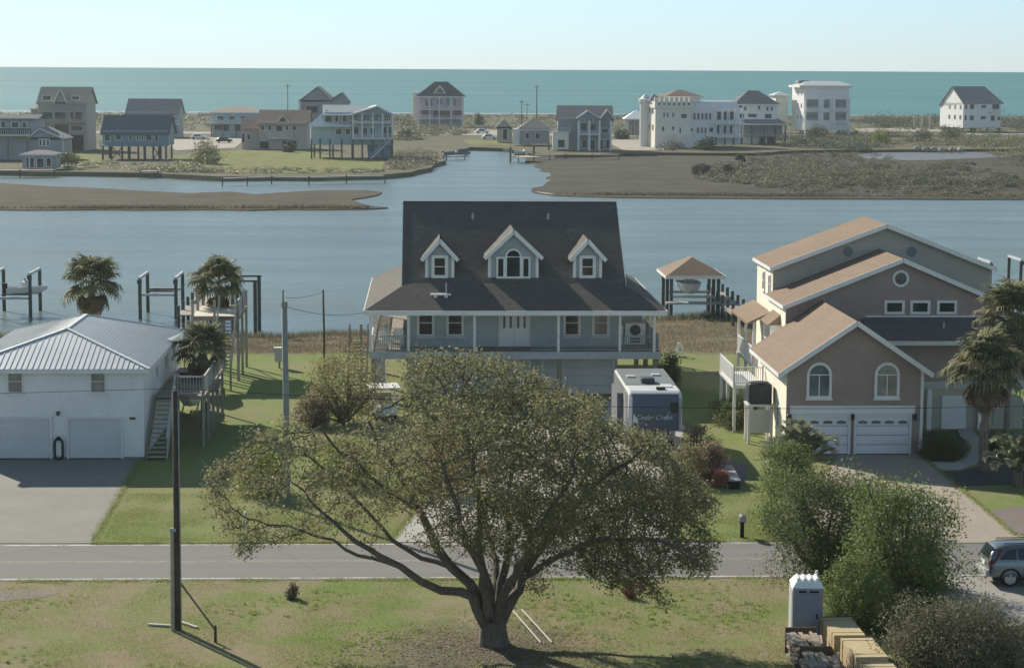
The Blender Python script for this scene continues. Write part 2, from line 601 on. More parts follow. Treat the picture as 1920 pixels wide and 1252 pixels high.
# ---- road
vF = uv(at_z(400, 1021.5))[1]
vN = uv(at_z(400, 1084.5))[1]
vC = (vF + vN) / 2 - 0.1
def asphalt():
    t = NT('asphalt')
    n1 = t.noise(0.25, 5, 0.6, t.coords((0.25, 1.0, 1)))
    n2 = t.noise(9, 4, 0.7)
    n3 = t.noise(0.8, 4, 0.6, t.coords((0.08, 1.3, 1)))
    c = t.ramp(n1, [(0.3, (0.14, 0.14, 0.133, 1)), (0.7, (0.18, 0.177, 0.167, 1))])
    c = t.mix(t.ramp(n3, [(0.45, 0.0), (0.7, 0.35)]), c, (0.125, 0.125, 0.125, 1))
    c = t.mix(t.ramp(n2, [(0.4, 0.0), (0.8, 0.4)]), c, (0.11, 0.11, 0.11, 1))
    # wheel tracks along the lanes and a few sealed cracks
    sep = t.node('ShaderNodeSeparateXYZ')
    t.link(t.tc.outputs['Object'], sep.inputs[0])
    vv = t.math('SUBTRACT', t.math('SUBTRACT', sep.outputs[1], t.math('MULTIPLY', sep.outputs[0], math.tan(TH))), vC / math.cos(TH))
    trk = t.math('ABSOLUTE', t.math('SINE', t.math('MULTIPLY', vv, 2.0)))
    c = t.mix(t.math('MULTIPLY', t.ramp(trk, [(0.55, 0.0), (0.95, 0.35)]), t.ramp(n1, [(0.3, 0.3), (0.7, 1.0)])), c, (0.115, 0.114, 0.11, 1))
    vo = t.node('ShaderNodeTexVoronoi', feature='DISTANCE_TO_EDGE')
    vo.inputs['Scale'].default_value = 0.16
    wv = t.node('ShaderNodeMix', data_type='VECTOR')
    wv.inputs[0].default_value = 0.28
    t.link(t.coords((1, 1, 1)), wv.inputs[4])
    t.link(t.noise(0.9, 4, 0.6, out='Color'), wv.inputs[5])
    t.link(wv.outputs[1], vo.inputs['Vector'])
    c = t.mix(t.ramp(vo.outputs[0], [(0.0, 0.5), (0.006, 0.0)]), c, (0.06, 0.06, 0.06, 1))
    t.col(c)
    t.rough(0.9)
    t.bump(n2, 0.3, 0.02)
    return t.m
ASPH = asphalt()
def worn_paint(name, c):
    t = NT(name)
    n = t.noise(2.2, 5, 0.7)
    t.col(t.mix(t.ramp(n, [(0.38, 0.0), (0.55, 1.0)]), (0.20, 0.195, 0.18, 1), c))
    t.rough(0.8)
    return t.m
LINE = worn_paint('road_paint_white', (0.62, 0.61, 0.56, 1))
LINEY = worn_paint('road_paint_faded', (0.36, 0.33, 0.24, 1))
def strip(name, v0, v1, z, mat, u0=-130, u1=130, wob=0.0, n=70):
    V, Q = [], []
    for i in range(n + 1):
        u = u0 + (u1 - u0) * i / n
        w = wob * (math.sin(u * 1.7) + math.sin(u * 0.63 + 2) * 0.7)
        w2 = wob * (math.sin(u * 1.3 + 1) + math.sin(u * 0.71) * 0.7)
        V += [site(u, v0 + w, z), site(u, v1 + w2, z)]
        if i < n: Q.append((2 * i, 2 * i + 2, 2 * i + 3, 2 * i + 1))
    return struct(np_mesh(name, np.array([tuple(q) for q in V]), np.array(Q), mat))
strip('road', vN - 0.28, vF + 0.25, 0.012, ASPH, wob=0.05)
strip('road_edge_line', vN - 0.06, vN + 0.07, 0.018, LINE)
strip('road_edge_line', vF - 0.06, vF + 0.07, 0.018, LINE)
strip('road_centre_line', vC - 0.12, vC - 0.04, 0.018, LINEY)
strip('road_centre_line', vC + 0.04, vC + 0.12, 0.018, LINEY)

# ---- driveways and paths
def concrete(name, c, crack=True):
    t = NT(name)
    n1 = t.noise(0.22, 5, 0.65)
    n2 = t.noise(1.6, 5, 0.65)
    n3 = t.noise(14, 3, 0.6)
    b = t.ramp(n1, [(0.3, dk(c, 0.82)), (0.7, dk(c, 1.1))])
    b = t.mix(t.ramp(n2, [(0.45, 0.0), (0.75, 0.4)]), b, dk(c, 0.66))
    b = t.mix(t.ramp(n3, [(0.4, 0.0), (0.8, 0.3)]), b, dk(c, 0.7))
    if crack:
        vo = t.node('ShaderNodeTexVoronoi', feature='DISTANCE_TO_EDGE')
        vo.inputs['Scale'].default_value = 0.22
        t.link(t.coords((1, 1, 1)), vo.inputs['Vector'])
        b = t.mix(t.ramp(vo.outputs[0], [(0.0, 0.22), (0.008, 0.0)]), b, dk(c, 0.45))
    t.col(b)
    t.rough(0.9)
    t.bump(n3, 0.2, 0.02)
    return t.m
CONC = concrete('old_concrete', (0.215, 0.21, 0.188, 1))
CONCL = concrete('light_concrete', (0.38, 0.365, 0.33, 1))
def pavers():
    t = NT('beige_pavers')
    br = t.node('ShaderNodeTexBrick')
    br.inputs['Scale'].default_value = 1.0
    br.inputs['Brick Width'].default_value = 0.24
    br.inputs['Row Height'].default_value = 0.12
    br.inputs['Mortar Size'].default_value = 0.006
    br.inputs['Color1'].default_value = (0.31, 0.265, 0.21, 1)
    br.inputs['Color2'].default_value = (0.37, 0.32, 0.26, 1)
    br.inputs['Mortar'].default_value = (0.22, 0.19, 0.15, 1)
    t.link(t.coords(rot=(0, 0, R(45))), br.inputs['Vector'])
    n1 = t.noise(0.3, 5, 0.65)
    t.col(t.mix(t.ramp(n1, [(0.35, 0.0), (0.7, 0.5)]), br.outputs[0], (0.27, 0.235, 0.19, 1)))
    t.rough(0.9)
    return t.m
PAVE = pavers()
GRAVEL = concrete('pale_gravel', (0.30, 0.29, 0.265, 1), crack=False)
MULCH = concrete('dark_mulch', (0.055, 0.05, 0.046, 1), crack=False)
MULCHB = concrete('brown_mulch', (0.17, 0.14, 0.125, 1), crack=False)
def sheet(name, px, mat, z, t=0.0, rag=0.0, seg=1.2):
    """a paved area outlined on the ground; rag gives it an uneven border"""
    pts = [at_z(x, y, 0) for x, y in px]
    if rag:
        out = []
        for i, p in enumerate(pts):
            q = pts[(i + 1) % len(pts)]
            k = max(1, int((q - p).length / seg))
            for j in range(k):
                c = p.lerp(q, j / k)
                out.append(c + Vector((rng.normal(0, rag), rng.normal(0, rag), 0)))
        pts = out
    m = MB()
    m.prism([(p.x, p.y, z) for p in pts], (0, 0, -0.08))
    o = m.build(name, mat)
    return struct(o)
sheet('driveway_slab', [(-160, 858), (262, 862), (230, 921), (176, 1008), (170, 1016), (-260, 1018)], CONC, 0.03, rag=0.02)
sheet('driveway_apron', [(-250, 1012), (168, 1011), (178, 1017.5), (-255, 1020)], GRAVEL, 0.022, rag=0.06)
sheet('driveway', [(985, 752), (1180, 752), (1285, 800), (1262, 900), (1255, 1016), (733, 1017), (800, 930), (900, 850)], CONCL, 0.034)
sheet('paver_driveway', [(1574, 851), (1722, 851), (1905, 1005), (1932, 1018), (1470, 1018), (1530, 930), (1548, 892)], PAVE, 0.032)
sheet('walkway', [(1745, 867), (1790, 868), (1812, 858), (1822, 842), (1816, 828), (1800, 818), (1794, 802), (1822, 802), (1830, 815), (1846, 832), (1846, 850), (1832, 868), (1802, 880), (1760, 882)], CONCL, 0.036)
sheet('mulch_bed', [(1724, 810), (1795, 806), (1806, 822), (1815, 842), (1806, 856), (1786, 864), (1742, 864), (1724, 852)], MULCH, 0.02, rag=0.05)
sheet('mulch_bed', [(1835, 812), (1990, 812), (1990, 880), (1850, 880), (1850, 850), (1850, 832)], MULCH, 0.02, rag=0.05)
sheet('mulch_bed', [(1758, 884), (1802, 882), (1840, 872), (1960, 878), (1960, 905), (1800, 912)], MULCH, 0.018, rag=0.05)
sheet('mulch_bed', [(1850, 958), (1900, 950), (2000, 945), (2000, 1000), (1915, 1000), (1885, 985)], MULCHB, 0.02, rag=0.1)
sheet('gravel_lot', [(1730, 1082), (2100, 1078), (2300, 1300), (1860, 1300), (1790, 1180)], GRAVEL, 0.010, rag=0.25)
sheet('gravel_verge', [(-200, 1106), (-200, 1128), (60, 1124), (110, 1112), (60, 1104)], MULCHB, 0.008, rag=0.15)
sheet('mulch_bed', [(1318, 846), (1400, 872), (1400, 905), (1350, 915), (1310, 890)], MULCHB, 0.012, rag=0.12)

# ---- marshes and the far shore
def land(name, px, mat, z, skirt=1.4, rag=0.8, seg=6.0):
    pts = [at_z(x, y, z) for x, y in px]
    out = []
    for i, p in enumerate(pts):
        q = pts[(i + 1) % len(pts)]
        L = (q - p).length
        k = max(1, int(L / seg)) if L < 400 else 1
        for j in range(k):
            c = p.lerp(q, j / k)
            if k > 1: c = c + Vector((rng.normal(0, rag), rng.normal(0, rag), 0))
            out.append(c)
    m = MB()
    n = len(out)
    cen = sum(out, Vector()) / n
    low = []
    for c in out:
        dv = (c - cen)
        low.append(Vector((c.x, c.y - 1.0 if c.y < cen.y else c.y + 1.0, z - skirt)))
    m.add(out + low, [tuple(range(n))] + [(i, (i + 1) % n, n + (i + 1) % n, n + i) for i in range(n)])
    o = m.build(name, mat, recalc=True)
    bm = bmesh.new()
    bm.from_mesh(o.data)
    bmesh.ops.triangulate(bm, faces=[f for f in bm.faces if len(f.verts) > 4])
    bm.to_mesh(o.data)
    bm.free()
    return struct(o)
def marsh_mat(name, a, b, c, s=0.06):
    t = NT(name)
    n1 = t.noise(s, 5, 0.65, t.coords((0.45, 1.3, 1)))
    n2 = t.noise(s * 5, 5, 0.65, t.coords((0.6, 1.3, 1)))
    n3 = t.noise(s * 25, 4, 0.7)
    q = t.ramp(n1, [(0.36, a), (0.52, b), (0.66, c)])
    q = t.mix(t.ramp(n2, [(0.42, 0.0), (0.62, 0.75)]), q, dk(a, 0.55))
    q = t.mix(t.ramp(n3, [(0.4, 0.0), (0.8, 0.5)]), q, dk(b, 0.6))
    t.col(q)
    t.rough(0.95)
    t.b.inputs['Specular IOR Level'].default_value = 0.1
    t.bump(t.math('ADD', n2, n3), 0.8, 0.3)
    return t.m
MARSHL = marsh_mat('marsh_left', (0.075, 0.066, 0.048, 1), (0.105, 0.09, 0.067, 1), (0.082, 0.08, 0.05, 1))
MARSHR = marsh_mat('marsh_right', (0.068, 0.066, 0.052, 1), (0.096, 0.088, 0.07, 1), (0.08, 0.086, 0.052, 1), 0.05)
FARLAND = marsh_mat('island_ground', (0.125, 0.13, 0.075, 1), (0.165, 0.155, 0.10, 1), (0.10, 0.115, 0.06, 1), 0.04)
FARLAWN = marsh_mat('far_lawn', (0.20, 0.23, 0.075, 1), (0.24, 0.25, 0.10, 1), (0.17, 0.20, 0.07, 1), 0.08)
SAND = concrete('far_sand', (0.33, 0.30, 0.245, 1), crack=False)
MUD = water_mat('mudflat_water', (0.12, 0.11, 0.105, 1), 0.6, 0.2, 0.42, (1, 1, 1), 0.05)
land('marsh_island', [(-420, 392), (0, 392.5), (400, 393), (600, 392.5), (700, 391), (728, 389), (690, 385), (668, 378), (655, 373),
      (712, 364), (716, 360), (690, 357), (600, 356.5), (560, 358), (480, 364), (430, 359), (330, 362), (250, 356), (100, 349), (0, 343), (-420, 338)], MARSHL, -0.84, 0.5, 0.8, 5)
land('marsh', [(975, 300), (1010, 311), (1028, 325), (1032, 340), (1018, 349), (996, 356), (1000, 360), (1040, 366), (1150, 370), (1400, 371), (1600, 372),
      (1920, 373), (2400, 376), (2400, 268), (1600, 268), (1300, 268), (1000, 285)], MARSHR, -0.82, 0.5, 0.7, 6)
land('far_shore', [(-420, 320), (0, 321), (270, 324), (420, 331), (580, 330), (720, 328), (775, 322), (812, 313), (832, 301), (822, 292), (840, 286),
      (868, 281), (880, 276), (950, 278), (990, 287), (1040, 291), (1240, 286), (1420, 287), (1500, 282), (1600, 281), (2000, 279), (2400, 278), (2400, 219), (-420, 210)], FARLAND, -0.15, 1.4, 0.8, 7)
def far_sheet(name, px, mat, z):
    return flat(name, [at_z(x, y, z) for x, y in px], mat)
far_sheet('far_lawn', [(322, 292), (440, 281), (570, 284), (640, 296), (722, 300), (716, 321), (580, 325), (440, 323), (330, 316)], FARLAWN, -0.10)
far_sheet('far_lawn', [(118, 290), (190, 286), (192, 312), (150, 318), (112, 312)], FARLAWN, -0.10)
far_sheet('far_lawn', [(868, 262), (960, 264), (975, 272), (880, 272)], FARLAWN, -0.10)
far_sheet('far_lawn', [(1180, 266), (1215, 262), (1260, 272), (1200, 276)], SAND, -0.10)
far_sheet('sand_lot', [(300, 262), (440, 256), (460, 262), (440, 277), (330, 282)], SAND, -0.11)
far_sheet('sand_lot', [(860, 241), (960, 243), (960, 256), (880, 252)], SAND, -0.11)
far_sheet('sand_lot', [(1600, 241), (1780, 240), (1780, 247), (1620, 248)], SAND, -0.11)
far_sheet('sand_lot', [(1130, 262), (1270, 262), (1262, 281), (1170, 283)], SAND, -0.11)
far_sheet('sandy_edge', [(1000, 358.5), (1030, 362), (1040, 365), (1020, 363)], SAND, -0.80)
far_sheet('mudflat', [(1590, 292), (1650, 285), (1760, 282), (1850, 286), (1890, 294), (1760, 300), (1650, 301)], MUD, -0.79)
far_sheet('far_road', [(-420, 246), (560, 252), (960, 254), (1300, 256), (2400, 250), (2400, 247.5), (1300, 252.5), (960, 250.5), (560, 248.5), (-420, 243)], GRAVEL, -0.09)
# ================================================================== THE THREE HOUSES ON THE STREET
def gar_door(root, x0, x1, z0, z1, y, mat, rows=4, cols=0, lights=False):
    """sectional garage door facing -y: door > door_section"""
    f = MB()
    f.box(x0 - 0.12, x0, y - 0.11, y, z0, z1 + 0.12).box(x1, x1 + 0.12, y - 0.11, y, z0, z1 + 0.12).box(x0, x1, y - 0.11, y, z1, z1 + 0.12)
    d = f.build('garage_door', WHITE, root)
    h = (z1 - z0) / rows
    for i in range(rows):
        m = MB()
        a, b = z0 + i * h + 0.02, z0 + (i + 1) * h - 0.004
        m.box(x0 + 0.01, x1 - 0.01, y - 0.03, y - 0.001, a + 0.008, b - 0.008)
        if cols:
            w = (x1 - x0) / cols
            for c in range(cols):
                m.box(x0 + c * w + 0.08, x0 + (c + 1) * w - 0.08, y - 0.045, y - 0.03, a + 0.09, b - 0.07)
        m.build('door_section', mat, d)
    MB().box(x0, x1, y - 0.035, y - 0.002, z0 - 0.02, z0 + 0.025).build('bottom_seal', BLACK, d)
    if lights:
        w = (x1 - x0) / 4
        for c in range(4):
            xc = x0 + (c + 0.5) * w
            MB().prism([(xc - 0.24, y - 0.036, z1 - 0.38), (xc + 0.24, y - 0.036, z1 - 0.38), (xc + 0.24, y - 0.036, z1 - 0.25), (xc, y - 0.036, z1 - 0.2), (xc - 0.24, y - 0.036, z1 - 0.25)], (0, -0.012, 0)).build('door_light', GLASSL, d)
    return d

# ------------------------------------------------------------------ white house with the metal roof
def white_house():
    p = at_z(271, 861)
    W, D, E = 9.2, 15.6, 4.75
    root = thing('house', 'white two storey house with ribbed pale metal hip roof and two garage doors', 'house', p, TH)
    wall = siding('white_siding', (0.80, 0.81, 0.81, 1), 0.18, var=0.08)
    MB().box(-W, 0, 0, D, 0, E).build('wall', wall, root)
    fnd = MB()
    fnd.box(-W - 0.02, 0.02, -0.02, D + 0.02, 0, 0.14)
    fnd.build('foundation', CONC, root)
    ov, rise = 0.35, 1.45
    x0, x1, y0, y1 = -W - ov, ov, -ov, D + ov
    hw = (x1 - x0) / 2
    xm = (x0 + x1) / 2
    ze, zr = E - 0.02, E + rise
    A, B = Vector((xm, y0 + hw, zr)), Vector((xm, y1 - hw, zr))
    c = [Vector((x0, y0, ze)), Vector((x1, y0, ze)), Vector((x1, y1, ze)), Vector((x0, y1, ze))]
    metal = plain('pale_metal_roof', (0.62, 0.645, 0.65, 1), 0.42, 0.10, 0.5, 0.05, metal=0.35)
    m = MB()
    t = 0.1
    m.slab([c[0], c[1], A], t).slab([c[1], c[2], B, A], t).slab([c[2], c[3], B], t).slab([c[3], c[0], A, B], t)
    roof = m.build('roof', metal, root)
    cap = plain('white_ridge_cap', (0.72, 0.74, 0.74, 1), 0.4, 0.08, 0.6, 0.03)
    rc = MB()
    for q, w in ((c[0], A), (c[1], A), (c[2], B), (c[3], B), (A, B)):
        rc.bar(q + ZV * 0.03, w + ZV * 0.03, 0.2, 0.05)
    rc.build('ridge_cap', cap, roof)
    tr = MB()
    for i in range(4):
        q, w = c[i], c[(i + 1) % 4]
        dv = (w - q).normalized() * 0.001
        tr.bar(q + ZV * -0.13 + dv, w + ZV * -0.13 - dv, 0.05, 0.2)
    tr.build('fascia', WHITE, roof)
    # ribs of the metal sheets, each its own piece, one shared unit bar
    unit = MB().box(-0.02, 0.02, 0, 1, 0, 0.035).build('roof_rib', metal, roof)
    first = [True]
    def rib(a, b):
        dv = b - a
        o = unit if first[0] else copy_of(unit, roof)
        first[0] = False
        o.parent = roof
        o.location = a
        o.rotation_mode = 'QUATERNION'
        zax = Vector((0, 0, 1))
        yv = dv.normalized()
        xv = yv.cross(zax).normalized()
        zz = xv.cross(yv)
        o.rotation_quaternion = Matrix((xv, yv, zz)).transposed().to_quaternion()
        o.scale = (1, dv.length, 1)
    sl = rise / hw
    n = int((x1 - x0) / 0.28)
    for i in range(1, n):
        x = x0 + (x1 - x0) * i / n
        L = min(x - x0, x1 - x)
        if L > 0.3: rib(Vector((x, y0, ze)), Vector((x, y0 + L - 0.1, ze + (L - 0.1) * sl)))
    n = int((y1 - y0) / 0.4)
    for i in range(1, n):
        y = y0 + (y1 - y0) * i / n
        L = min(y - y0, y1 - y, hw)
        if L > 0.3:
            for sgn, xe in ((-1, x1), (1, x0)):
                rib(Vector((xe, y, ze)), Vector((xe + sgn * (L - 0.1), y, ze + (L - 0.1) * sl)))
    gd = plain('white_garage_door', (0.60, 0.63, 0.65, 1), 0.5, 0.06, 0.8, 0.02)
    gx = lambda px: (px - 271) / 36.6
    gar_door(root, gx(1), gx(96), 0.06, 2.12, -0.005, gd)
    gar_door(root, gx(131), gx(228), 0.06, 2.12, -0.005, gd)
    for px in (33.5, 187):
        window(root, (gx(px), 0, 3.45), (1, 0, 0), (0, -1, 0), 0.8, 1.2, 0.06, (1, 2), GLASSB)
    lm = plain('lamp_metal', (0.05, 0.05, 0.05, 1), 0.4, 0.1, 3, 0)
    MB().box(gx(112) - 0.09, gx(112) + 0.09, -0.12, 0, 2.42, 2.5).lathe([(0.05, 2.3), (0.08, 2.4), (0.06, 2.46)], 8, (gx(112), -0.14, 0)).build('wall_lamp', lm, root)
    MB().box(gx(250) - 0.15, gx(250) + 0.15, -0.03, 0, 2.08, 2.2).build('number_plate', lm, root)
    MB().box(-0.62, -0.48, -0.04, 0, 3.5, 4.3).build('downpipe', WHITE, root)
    # side door and windows on the lit wall towards the yard
    for y in (5.2, 9.0, 13.0):
        window(root, (0, y, 3.5), (0, 1, 0), (1, 0, 0), 0.85, 1.15, 0.07, (1, 2), GLASS)
    return root, p
WH, WHP = white_house()
# outside stair and decks on its right
def white_house_stair():
    root = thing('outside_stair', 'grey wooden stair climbing along the white house to its side deck', 'stair', WHP + Vector((0.12, 0.0, 0)), TH)
    n, run, rise = 14, 0.285, 0.195
    tread = MB().box(0.05, 1.0, 0, 0.27, -0.045, 0).build('tread', plain('grey_treads', (0.40, 0.41, 0.40, 1), 0.8, 0.2, 2, 0.1), root)
    for i in range(n):
        o = tread if i == 0 else copy_of(tread, root)
        o.location = (0, -0.3 + i * run, (i + 1) * rise)
    for x in (0.03, 1.03):
        m = MB()
        m.prism([(x - 0.025, -0.35, 0.0), (x - 0.025, -0.35, 0.22), (x - 0.025, -0.3 + n * run, n * rise + 0.02), (x - 0.025, -0.3 + n * run, n * rise - 0.28), (x - 0.025, -0.05, 0.0)], (0.05, 0, 0))
        m.build('stringer', WOOD, root)
    g = MB()
    grey = plain('pale_grey_boards', (0.44, 0.44, 0.42, 1), 0.8, 0.2, 1.5, 0.1)
    for i in range(34):
        y = -0.3 + i * 0.117
        z = max(0.05, (y + 0.3) / run * rise + 0.1)
        g.box(1.06, 1.09, y, y + 0.10, z - 0.08, z + 1.02)
    g.bar((1.075, -0.3, 1.16), (1.075, 3.7, 1.16 + 4.0 / run * rise), 0.12, 0.05)
    g.build('guard_boards', grey, root)
    # walkway deck at the top of the flight
    d = MB()
    zt = n * rise
    d.box(0.05, 2.6, 3.72, 14.5, zt - 0.2, zt)
    d.build('deck_floor', WOOD, root)
    post = MB().box(-0.07, 0.07, -0.07, 0.07, 0, zt + 1.0).build('post', plain('grey_posts', (0.33, 0.32, 0.29, 1), 0.85, 0.3, 2, 0.2), root)
    for i, y in enumerate((3.8, 6.4, 9.0, 11.6, 14.3)):
        o = post if i == 0 else copy_of(post, root)
        o.location = (2.52, y, 0)
    o = copy_of(post, root); o.location = (1.2, 3.8, 0)
    rr = MB()
    rail(rr, (1.2, 3.8, zt), (2.5, 3.8, zt), 1.0, 0.16)
    rail(rr, (2.55, 3.8, zt), (2.55, 14.4, zt), 1.0, 0.14)
    rr.build('railing', grey, root)
white_house_stair()
def tower_deck():
    p = at_z(446, 714)                     # foot of its near right post
    root = thing('tower_deck', 'tall wooden deck on posts with sunlit pale floor behind the white house', 'deck', p, TH)
    zt = 4.2
    W, D = 2.9, 6.4
    pale = plain('pale_deck_boards', (0.66, 0.61, 0.50, 1), 0.75, 0.12, 1.2, 0.08)
    n = 20
    for i in range(n):
        y = D * i / n
        b = MB().box(-W, 0.1, y, y + D / n - 0.02, zt - 0.04, zt).build('deck_board', pale, root) if i == 0 else copy_of(b0, root, (0, y, 0))
        if i == 0: b0 = b
    j = MB().box(-W, 0.1, 0.02, 0.1, zt - 0.3, zt - 0.045).box(-W, 0.1, D - 0.1, D - 0.02, zt - 0.3, zt - 0.045).box(0, 0.08, 0.1, D - 0.1, zt - 0.3, zt - 0.045).box(-W + 0.02, -W + 0.1, 0.1, D - 0.1, zt - 0.3, zt - 0.045)
    j.build('rim_joist', WOOD, root)
    pm_ = plain('grey_posts', (0.33, 0.32, 0.29, 1))
    post = MB().box(-0.08, 0.08, -0.08, 0.08, 0, zt + 1.0).build('post', pm_, root)
    k = 0
    for x in (-W + 0.06, -W / 2, 0.04):
        for y in (0.05, D / 2, D - 0.05):
            o = post if k == 0 else copy_of(post, root)
            o.location = (x, y, 0)
            k += 1
    br = MB()
    br.bar((0.04, 0.05, 0.6), (0.04, D / 2, 3.6), 0.06, 0.12).bar((0.04, D / 2, 3.6), (0.04, D - 0.05, 0.6), 0.06, 0.12)
    br.build('brace', pm_, root)
    r = MB()
    rail(r, (-W + 0.06, D - 0.06, zt), (0.04, D - 0.06, zt), 1.0, 0.4, posts=False)
    rail(r, (0.04, 0.06, zt), (0.04, D - 0.06, zt), 1.0, 0.2, posts=False)
    r.build('railing', plain('pale_grey_boards', (0.44, 0.44, 0.42, 1)), root)
    # flight down towards the street
    st = MB()
    m2 = 14
    for i in range(m2):
        st.box(-1.15, -0.1, -0.3 - i * 0.3, -0.02 - i * 0.3, zt - (i + 1) * 0.2 - 0.04, zt - (i + 1) * 0.2)
    st.build('steps', WOOD, root)
    g = MB()
    for x in (-1.2, -0.06):
        g = MB()
        for i in range(36):
            y = -0.1 - i * 0.117
            z = zt - 0.2 + (y + 0.1) / 0.3 * 0.2
            g.box(x - 0.015, x + 0.015, y, y + 0.1, z - 0.25, z + 1.0)
        g.build('guard_boards', plain('pale_grey_boards', (0.44, 0.44, 0.42, 1)), root)
    for x in (-1.2, -0.06):
        o = MB().box(x - 0.06, x + 0.06, -4.36, -4.24, 0, 2.3).build('newel', pm_, root)
tower_deck()

# ------------------------------------------------------------------ grey house with dormers
GHO = at_z(966, 750)
def grey_house():
    root = thing('house', 'blue grey house with dark roof, three dormers and a wrap-around porch', 'house', GHO, TH)
    sid = siding('blue_grey_siding', (0.40, 0.48, 0.50, 1), 0.21, var=0.1)
    sidd = siding('dormer_siding', (0.34, 0.40, 0.41, 1), 0.21, var=0.1)
    roofm = shingles('charcoal_shingles', (0.125, 0.118, 0.105, 1), 0.18)
    trim = plain('pale_trim', (0.76, 0.77, 0.74, 1), 0.55, 0.1, 0.8, 0.04)
    HW, PW, V0, V1, VD = 6.6, 8.8, 2.6, 17.2, 19.8
    ZF, ZE, ZB, ZR = 2.95, 5.5, 6.92, 11.45
    VR = (V0 + V1) / 2
    MB().box(-HW, HW, V0, V1, ZF, ZB - 0.3).build('wall', sid, root)
    # ground floor: set-back walls with garages
    gf = siding('ground_floor_siding', (0.44, 0.49, 0.51, 1), 0.21, var=0.1)
    MB().box(-HW, HW - 0.2, 2.0, V1, 0, ZF - 0.32).build('ground_floor_wall', gf, root)
    gd = plain('grey_garage_door', (0.56, 0.59, 0.61, 1), 0.5, 0.07, 0.8, 0.02)
    gar_door(root, 1.8, 6.1, 0.05, 2.3, 1.995, gd, 4)
    gar_door(root, -3.4, 0.9, 0.05, 2.3, 1.995, gd, 4)
    # porch floor and skirt
    MB().box(-PW, PW, 0, VD, ZF - 0.14, ZF).build('porch_floor', WOOD, root)
    rim = MB()
    rim.box(-PW - 0.02, PW + 0.02, -0.06, -0.002, ZF - 0.42, ZF + 0.02).box(-PW - 0.06, -PW - 0.002, 0, VD, ZF - 0.42, ZF + 0.02).box(PW + 0.002, PW + 0.06, 0, VD, ZF - 0.42, ZF + 0.02)
    rim.build('porch_skirt', plain('grey_skirt', (0.40, 0.44, 0.46, 1), 0.7, 0.15, 1, 0.05), root)
    # main roof
    ov = 0.3
    k = (ZR - ZB) / (VR - V0)
    m = MB()
    Lx = HW + ov
    m.slab([(-Lx, V0, ZB), (Lx, V0, ZB), (Lx, VR, ZR), (-Lx, VR, ZR)], 0.16)
    m.slab([(Lx, V1, ZB), (-Lx, V1, ZB), (-Lx, VR, ZR), (Lx, VR, ZR)], 0.16)
    roof = m.build('roof', roofm, root)
    MB().box(-Lx, Lx, VR - 0.12, VR + 0.12, ZR - 0.015, ZR + 0.03).build('ridge_cap', roofm, roof)
    rk = MB()
    for sx in (-1, 1):
        for va, vb in ((V0, VR), (V1, VR)):
            rk.bar((sx * (Lx + 0.02), va, ZB - 0.1), (sx * (Lx + 0.02), vb, ZR - 0.1), 0.04, 0.24)
    rk.build('rake_board', trim, roof)
    gb = MB()
    for sx in (-1, 1):
        gb.prism([(sx * HW, V0, ZB - 0.3), (sx * HW, V1, ZB - 0.3), (sx * HW, VR, ZR - 0.25)], (-sx * 0.15, 0, 0))
    gb.build('gable_wall', sid, root)
    # porch roof: low slopes on all four sides
    o2, ks = 0.35, (ZB - ZE) / (V0 + 0.35)
    X0, Y0, Y1 = PW + o2, -o2, VD + o2
    zi = ZB
    pr = MB()
    ci = [(-HW, V0), (HW, V0), (HW, V1), (-HW, V1)]
    co = [(-X0, Y0), (X0, Y0), (X0, Y1), (-X0, Y1)]
    for i in range(4):
        j = (i + 1) % 4
        pr.slab([(co[i][0], co[i][1], ZE), (co[j][0], co[j][1], ZE), (ci[j][0], ci[j][1], zi - 0.01), (ci[i][0], ci[i][1], zi - 0.01)], 0.14)
    proof = pr.build('porch_roof', roofm, root)
    fa = MB()
    fa.box(-X0 - 0.03, X0 + 0.03, Y0 - 0.05, Y0, ZE - 0.28, ZE + 0.01).box(-X0 - 0.05, -X0, Y0, Y1, ZE - 0.28, ZE + 0.01).box(X0, X0 + 0.05, Y0, Y1, ZE - 0.28, ZE + 0.01).box(-X0, X0, Y1, Y1 + 0.05, ZE - 0.28, ZE + 0.01)
    fa.build('fascia', trim, proof)
    MB().box(-X0, X0, Y0, V0 - 0.01, ZE - 0.24, ZE - 0.17).box(-X0, -HW - 0.01, V0, Y1, ZE - 0.24, ZE - 0.17).box(HW + 0.01, X0, V0, Y1, ZE - 0.24, ZE - 0.17).build('soffit', trim, proof)
    # porch posts, each its own piece
    pp = MB().box(-0.075, 0.075, -0.075, 0.075, 0, ZE - ZF - 0.24).build('porch_post', trim, root)
    first = True
    for x, y in [((px - 966) / 31.0, 0.15) for px in (694, 765, 889, 1047, 1163, 1228)] + [(s * (PW - 0.12), y) for s in (-1, 1) for y in (4.5, 9.0, 13.5, 19.5)]:
        o = pp if first else copy_of(pp, root)
        first = False
        o.location = (x, y, ZF)
    sp = MB().box(-0.14, 0.14, -0.14, 0.14, 0, ZF - 0.42).build('support_post', WOOD, root)
    for i, (x, y) in enumerate([(-8.6, 0.3), (-4.0, 0.3), (2.7, 0.3), (8.55, 0.3), (8.55, 6), (8.55, 12), (-8.6, 6), (-8.6, 12)]):
        o = sp if i == 0 else copy_of(sp, root)
        o.location = (x, y, 0)
    # porch rails
    rr = MB()
    rail(rr, (-8.72, 0.12, ZF), (-2.5, 0.12, ZF), 0.95, 0.13, posts=False)
    rail(rr, (0.9, 0.12, ZF), (8.72, 0.12, ZF), 0.95, 0.13, posts=False)
    rail(rr, (8.72, 0.12, ZF), (8.72, VD, ZF), 0.95, 0.13, posts=False)
    rr.build('porch_rail', plain('grey_green_rail', (0.26, 0.31, 0.33, 1), 0.7, 0.15, 1, 0.05), root)
    rl = MB()
